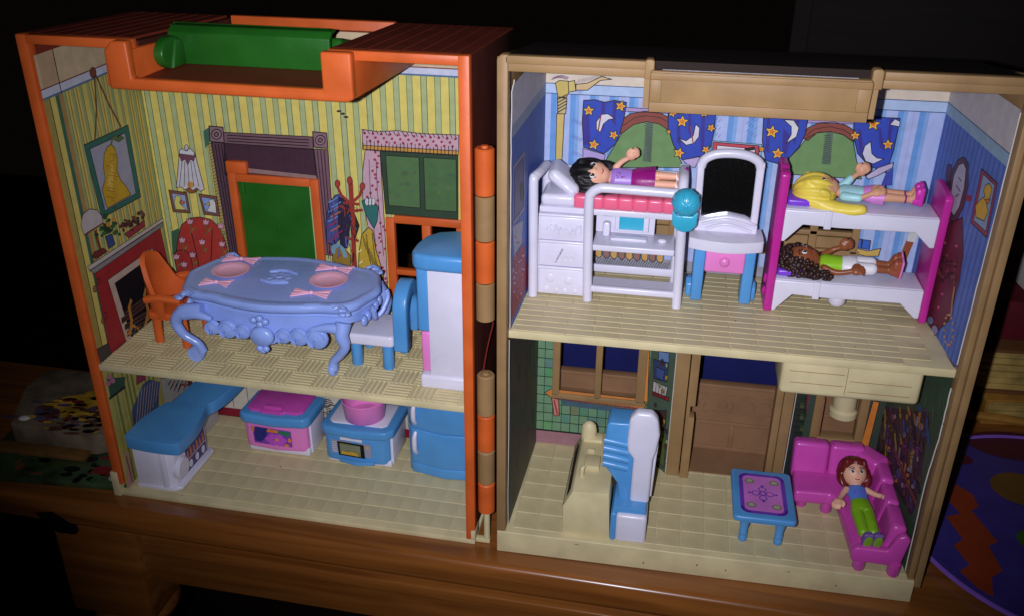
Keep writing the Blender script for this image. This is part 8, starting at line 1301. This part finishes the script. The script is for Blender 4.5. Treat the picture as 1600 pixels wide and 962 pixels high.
tin = thing('round_tray', 'big round purple tray printed with orange zigzag and egg shapes, right of the tan half', 'tray', 'R', (36.2, 8.2, 0))
TIN = plastic('purple_tin', (66, 54, 136), .4, .5, var=.12)
t = nb(); lathe(t, [(10.7-.9, .02), (10.7-.15, .1), (10.7-.1, .3), (10.7-.5, .32), (.01, .3)], (36.2, 8.2, 0), 96); obj('plate', t, TIN, tin, True)
t = nb(); lathe(t, [(10.7-.2, .12), (10.7+.05, .3), (10.7+.02, .46), (10.7-.12, .5), (10.7-.25, .32)], (36.2, 8.2, 0), 96, closed=False); obj('rim', t, plastic('lilac_tin', (140, 96, 200), .35), tin, True)
ORP = plastic('orange_red_print', (150, 58, 28), .45); YEP = plastic('ochre_print', (120, 84, 34), .45); MRP = plastic('maroon_print', (84, 24, 46), .45); GNP = plastic('leaf_print', (60, 100, 30), .4)
zz = [(29.84, 12.11), (30.82, 10.99), (30.88, 9.61), (30.29, 9.16), (31.13, 6.1), (30.45, 5.66), (30.65, 3.35), (29.84, 2.64), (29.46, .9), (28.71, 1.6), (28.07, 2.87), (28.8, 3.58), (28.26, 5.26), (29.01, 6.01), (28.45, 8.15), (29.45, 8.67), (28.93, 10.29)]
decal('tray_print', tin, [ORP, YEP, MRP, GNP, plastic('pink_spot_print', (150, 70, 130), .4)], [(0, 0, zz), (0, 0, [(x+7.5, y+.5) for x, y in zz]), (1, 2, circ(35.6, 17.6, 3.6, 1.9, 24)), (1, 2, circ(31.0, 15.2, .9, .7, 16)), (1, 1, circ(34.3, 12.2, 2.0, 1.9, 24)), (1, 3, circ(33.4, 6.6, 1.0, 1.1, 20)), (1, 4, circ(36, 3, 1.2, 1.4, 20)), (1, 1, circ(40, 6, 1.6, 1.6, 20))], lambda u, v, h: (u, v, .32+h))
def stackbox(name, label, cat, x0, x1, y0, y1, z0, z1, mat, rot=0, pages=None, grp=None, part='cover'):
    c = ((x0+x1)/2, (y0+y1)/2, z0)
    o = thing(name, label, cat, 'R', c, rot, grp)
    if pages:
        t = nb(); box(t, x0, x1, y0, y1, z0, z0+.25, r=.05); box(t, x0, x1, y0, y1, z1-.25, z1, r=.05); box(t, x0, x0+.2, y0+.01, y1-.01, z0+.25, z1-.25); obj(part, t, mat, o, True)
        t = nb(); k = 6; h = (z1-z0-.5)/k
        for i in range(k): box(t, x0+.2, x1-.25-random.random()*.15, y0+.2+random.random()*.15, y1-.2, z0+.25+i*h, z0+.25+(i+.85)*h)
        obj('pages', t, pages, o)
    else:
        t = nb(); box(t, x0, x1, y0, y1, z0, z1, r=.15); obj(part, t, mat, o, True)
    return o
PG = plastic('old_pages', (190, 160, 90), .8, .2, var=.3); DKR = plastic('dark_red_cloth', (90, 20, 30), .7, .2); OCH = plastic('ochre_board', (170, 120, 50), .7, .2, var=.25)
stackbox('hardback_book', 'thick book with yellowed pages lying behind the purple tray', 'book', 33.2, 46, 21.5, 32, .02, 2.2, OCH, .12, PG, part='cover')
stackbox('hardback_book', 'second book with brownish pages, on top of the thick yellowed book', 'book', 32.6, 45, 22, 33, 2.22, 6.0, plastic('brown_board', (110, 70, 40), .7, .2), .05, PG)
stackbox('red_box', 'dark red box on top of the stacked books', 'box', 33, 46, 23.5, 34, 6.02, 9.2, DKR, .0, part='box_body')
stackbox('white_carton', 'small white carton on top of the dark red box', 'box', 36, 43, 25, 31, 9.22, 11.4, PAPER, .1, part='box_body')
t = nb(); tube(t, [(30.2, 20.6, 1.05), (35, 20.2, 1.0), (46, 19.2, 1.0)], .35, 8); tag(obj('wooden_stick', t, OCH, None, True), 'thin ochre wooden stick lying between the purple tray and the books', 'stick')

# left of the house: picture book, tattered picture box and a flat wooden ruler
pb = thing('picture_book', 'dark glossy picture book at the table edge left of the orange half', 'book', 'R', (-31, 3.2, 0), .06)
t = nb(); box(t, -37.5, -25.9, .8, 6.2, .02, .55, r=.08); obj('cover', t, plastic('dark_green_cover', (60, 76, 50), .3, .5, var=.5), pb, True)
cm = [plastic('cover_%s' % n_, c, .3, .5, var=.3) for n_, c in (('moss', (60, 80, 40)), ('ink', (14, 16, 18)), ('berry', (120, 30, 36)), ('cream', (180, 166, 150)), ('leaf', (44, 84, 40)), ('rust', (130, 70, 50)))]
pl = []
for k in range(90):
    x, y = random.uniform(-37.2, -26.3), random.uniform(1.0, 6.0)
    c = 1 if -31.6 < x < -28.0 and random.random() < .75 else (2 if x > -29 and random.random() < .5 else random.choice((0, 0, 4, 4, 5)))
    pl.append((k % 6, c, circ(x, y, random.uniform(.15, .7), random.uniform(.12, .4), 9, random.random())))
pl += [(7, 3, circ(-26.9, 1.5, .55, .45, 14)), (8, 2, circ(-26.75, 1.4, .3, .28, 10)), (7, 2, circ(-28.2, 2.2, .8, .5, 14)), (7, 3, [(-27.6, 2.6), (-26.2, 2.2), (-26.0, 3.2), (-27.4, 3.4)])]
decal('cover_picture', pb, cm, pl, lambda u, v, h: (u, v, .555+h))
bx = thing('picture_box', 'tattered grey card box with a yellow picture on its lid, left of the house', 'box', 'R', (-32.5, 8, 0), .1)
t = nb(); prism(t, [(-36.6, 4.6), (-30.0, 3.6), (-28.4, 4.6), (-28.6, 12.0), (-37.8, 12.2), (-38.2, 9.5)], .6, 2.3, 'z', r=.15, seg=2); obj('lid', t, plastic('grey_card', (118, 102, 82), .75, .3, var=.35, bump=.5), bx, True)
cm2 = [plastic('lid_%s' % n_, c, .5, .3, var=.4) for n_, c in (('gold', (200, 156, 50)), ('umber', (96, 62, 48)), ('mauve', (92, 76, 100)), ('chalk', (150, 140, 130)), ('black', (20, 18, 20)), ('brick', (120, 44, 34)))]
pl = [(0, 0, circ(-32.2, 7.2, 3.0, 1.7, 24)), (1, 2, circ(-34.6, 5.9, 1.0, .9, 14))]
for k in range(120): pl.append((2+k % 6, random.choice((0, 0, 1, 1, 1, 2, 4, 5)), circ(-32+random.gauss(0, 1.9), 6.4+random.gauss(0, 1.1), random.uniform(.15, .7), random.uniform(.08, .3), 8, random.random())))
for k in range(26): pl.append((9+k % 3, random.choice((4, 4, 3, 1)), circ(-30+random.gauss(0, .9), 5.2+random.gauss(0, .6), random.uniform(.1, .5), random.uniform(.08, .25), 7)))
decal('lid_picture', bx, cm2, pl, lambda u, v, h: (u, v, 2.3+h))
t = nb(); ball(t, (-35.9, 5.3, 2.2), (.5, .35, .3), 10); ball(t, (-36.9, 6.2, 2.0), (.3, .3, .3), 8); obj('torn_corner', t, PAPER, bx, True)
rl = nb(); box(rl, -39, -30, 3.0, 4.0, .58, .95, r=.05); tag(obj('wooden_ruler', rl, plastic('dull_wood', (112, 78, 40), .7, .2, var=.25), None, True), 'flat yellow wooden strip on the dark picture book, left of the house', 'ruler')

# behind the openings: a navy box standing on the table
t = nb(); box(t, -1.0, 21.5, 14.5, 16.5, .02, 15.6, r=.2); nv = obj('storage_box', t, plastic('navy_box', (20, 26, 88), .7, .3), None, True); tag(nv, 'dark navy box seen through the door and window openings of the tan half', 'box')
# dim dark furniture far behind, top right
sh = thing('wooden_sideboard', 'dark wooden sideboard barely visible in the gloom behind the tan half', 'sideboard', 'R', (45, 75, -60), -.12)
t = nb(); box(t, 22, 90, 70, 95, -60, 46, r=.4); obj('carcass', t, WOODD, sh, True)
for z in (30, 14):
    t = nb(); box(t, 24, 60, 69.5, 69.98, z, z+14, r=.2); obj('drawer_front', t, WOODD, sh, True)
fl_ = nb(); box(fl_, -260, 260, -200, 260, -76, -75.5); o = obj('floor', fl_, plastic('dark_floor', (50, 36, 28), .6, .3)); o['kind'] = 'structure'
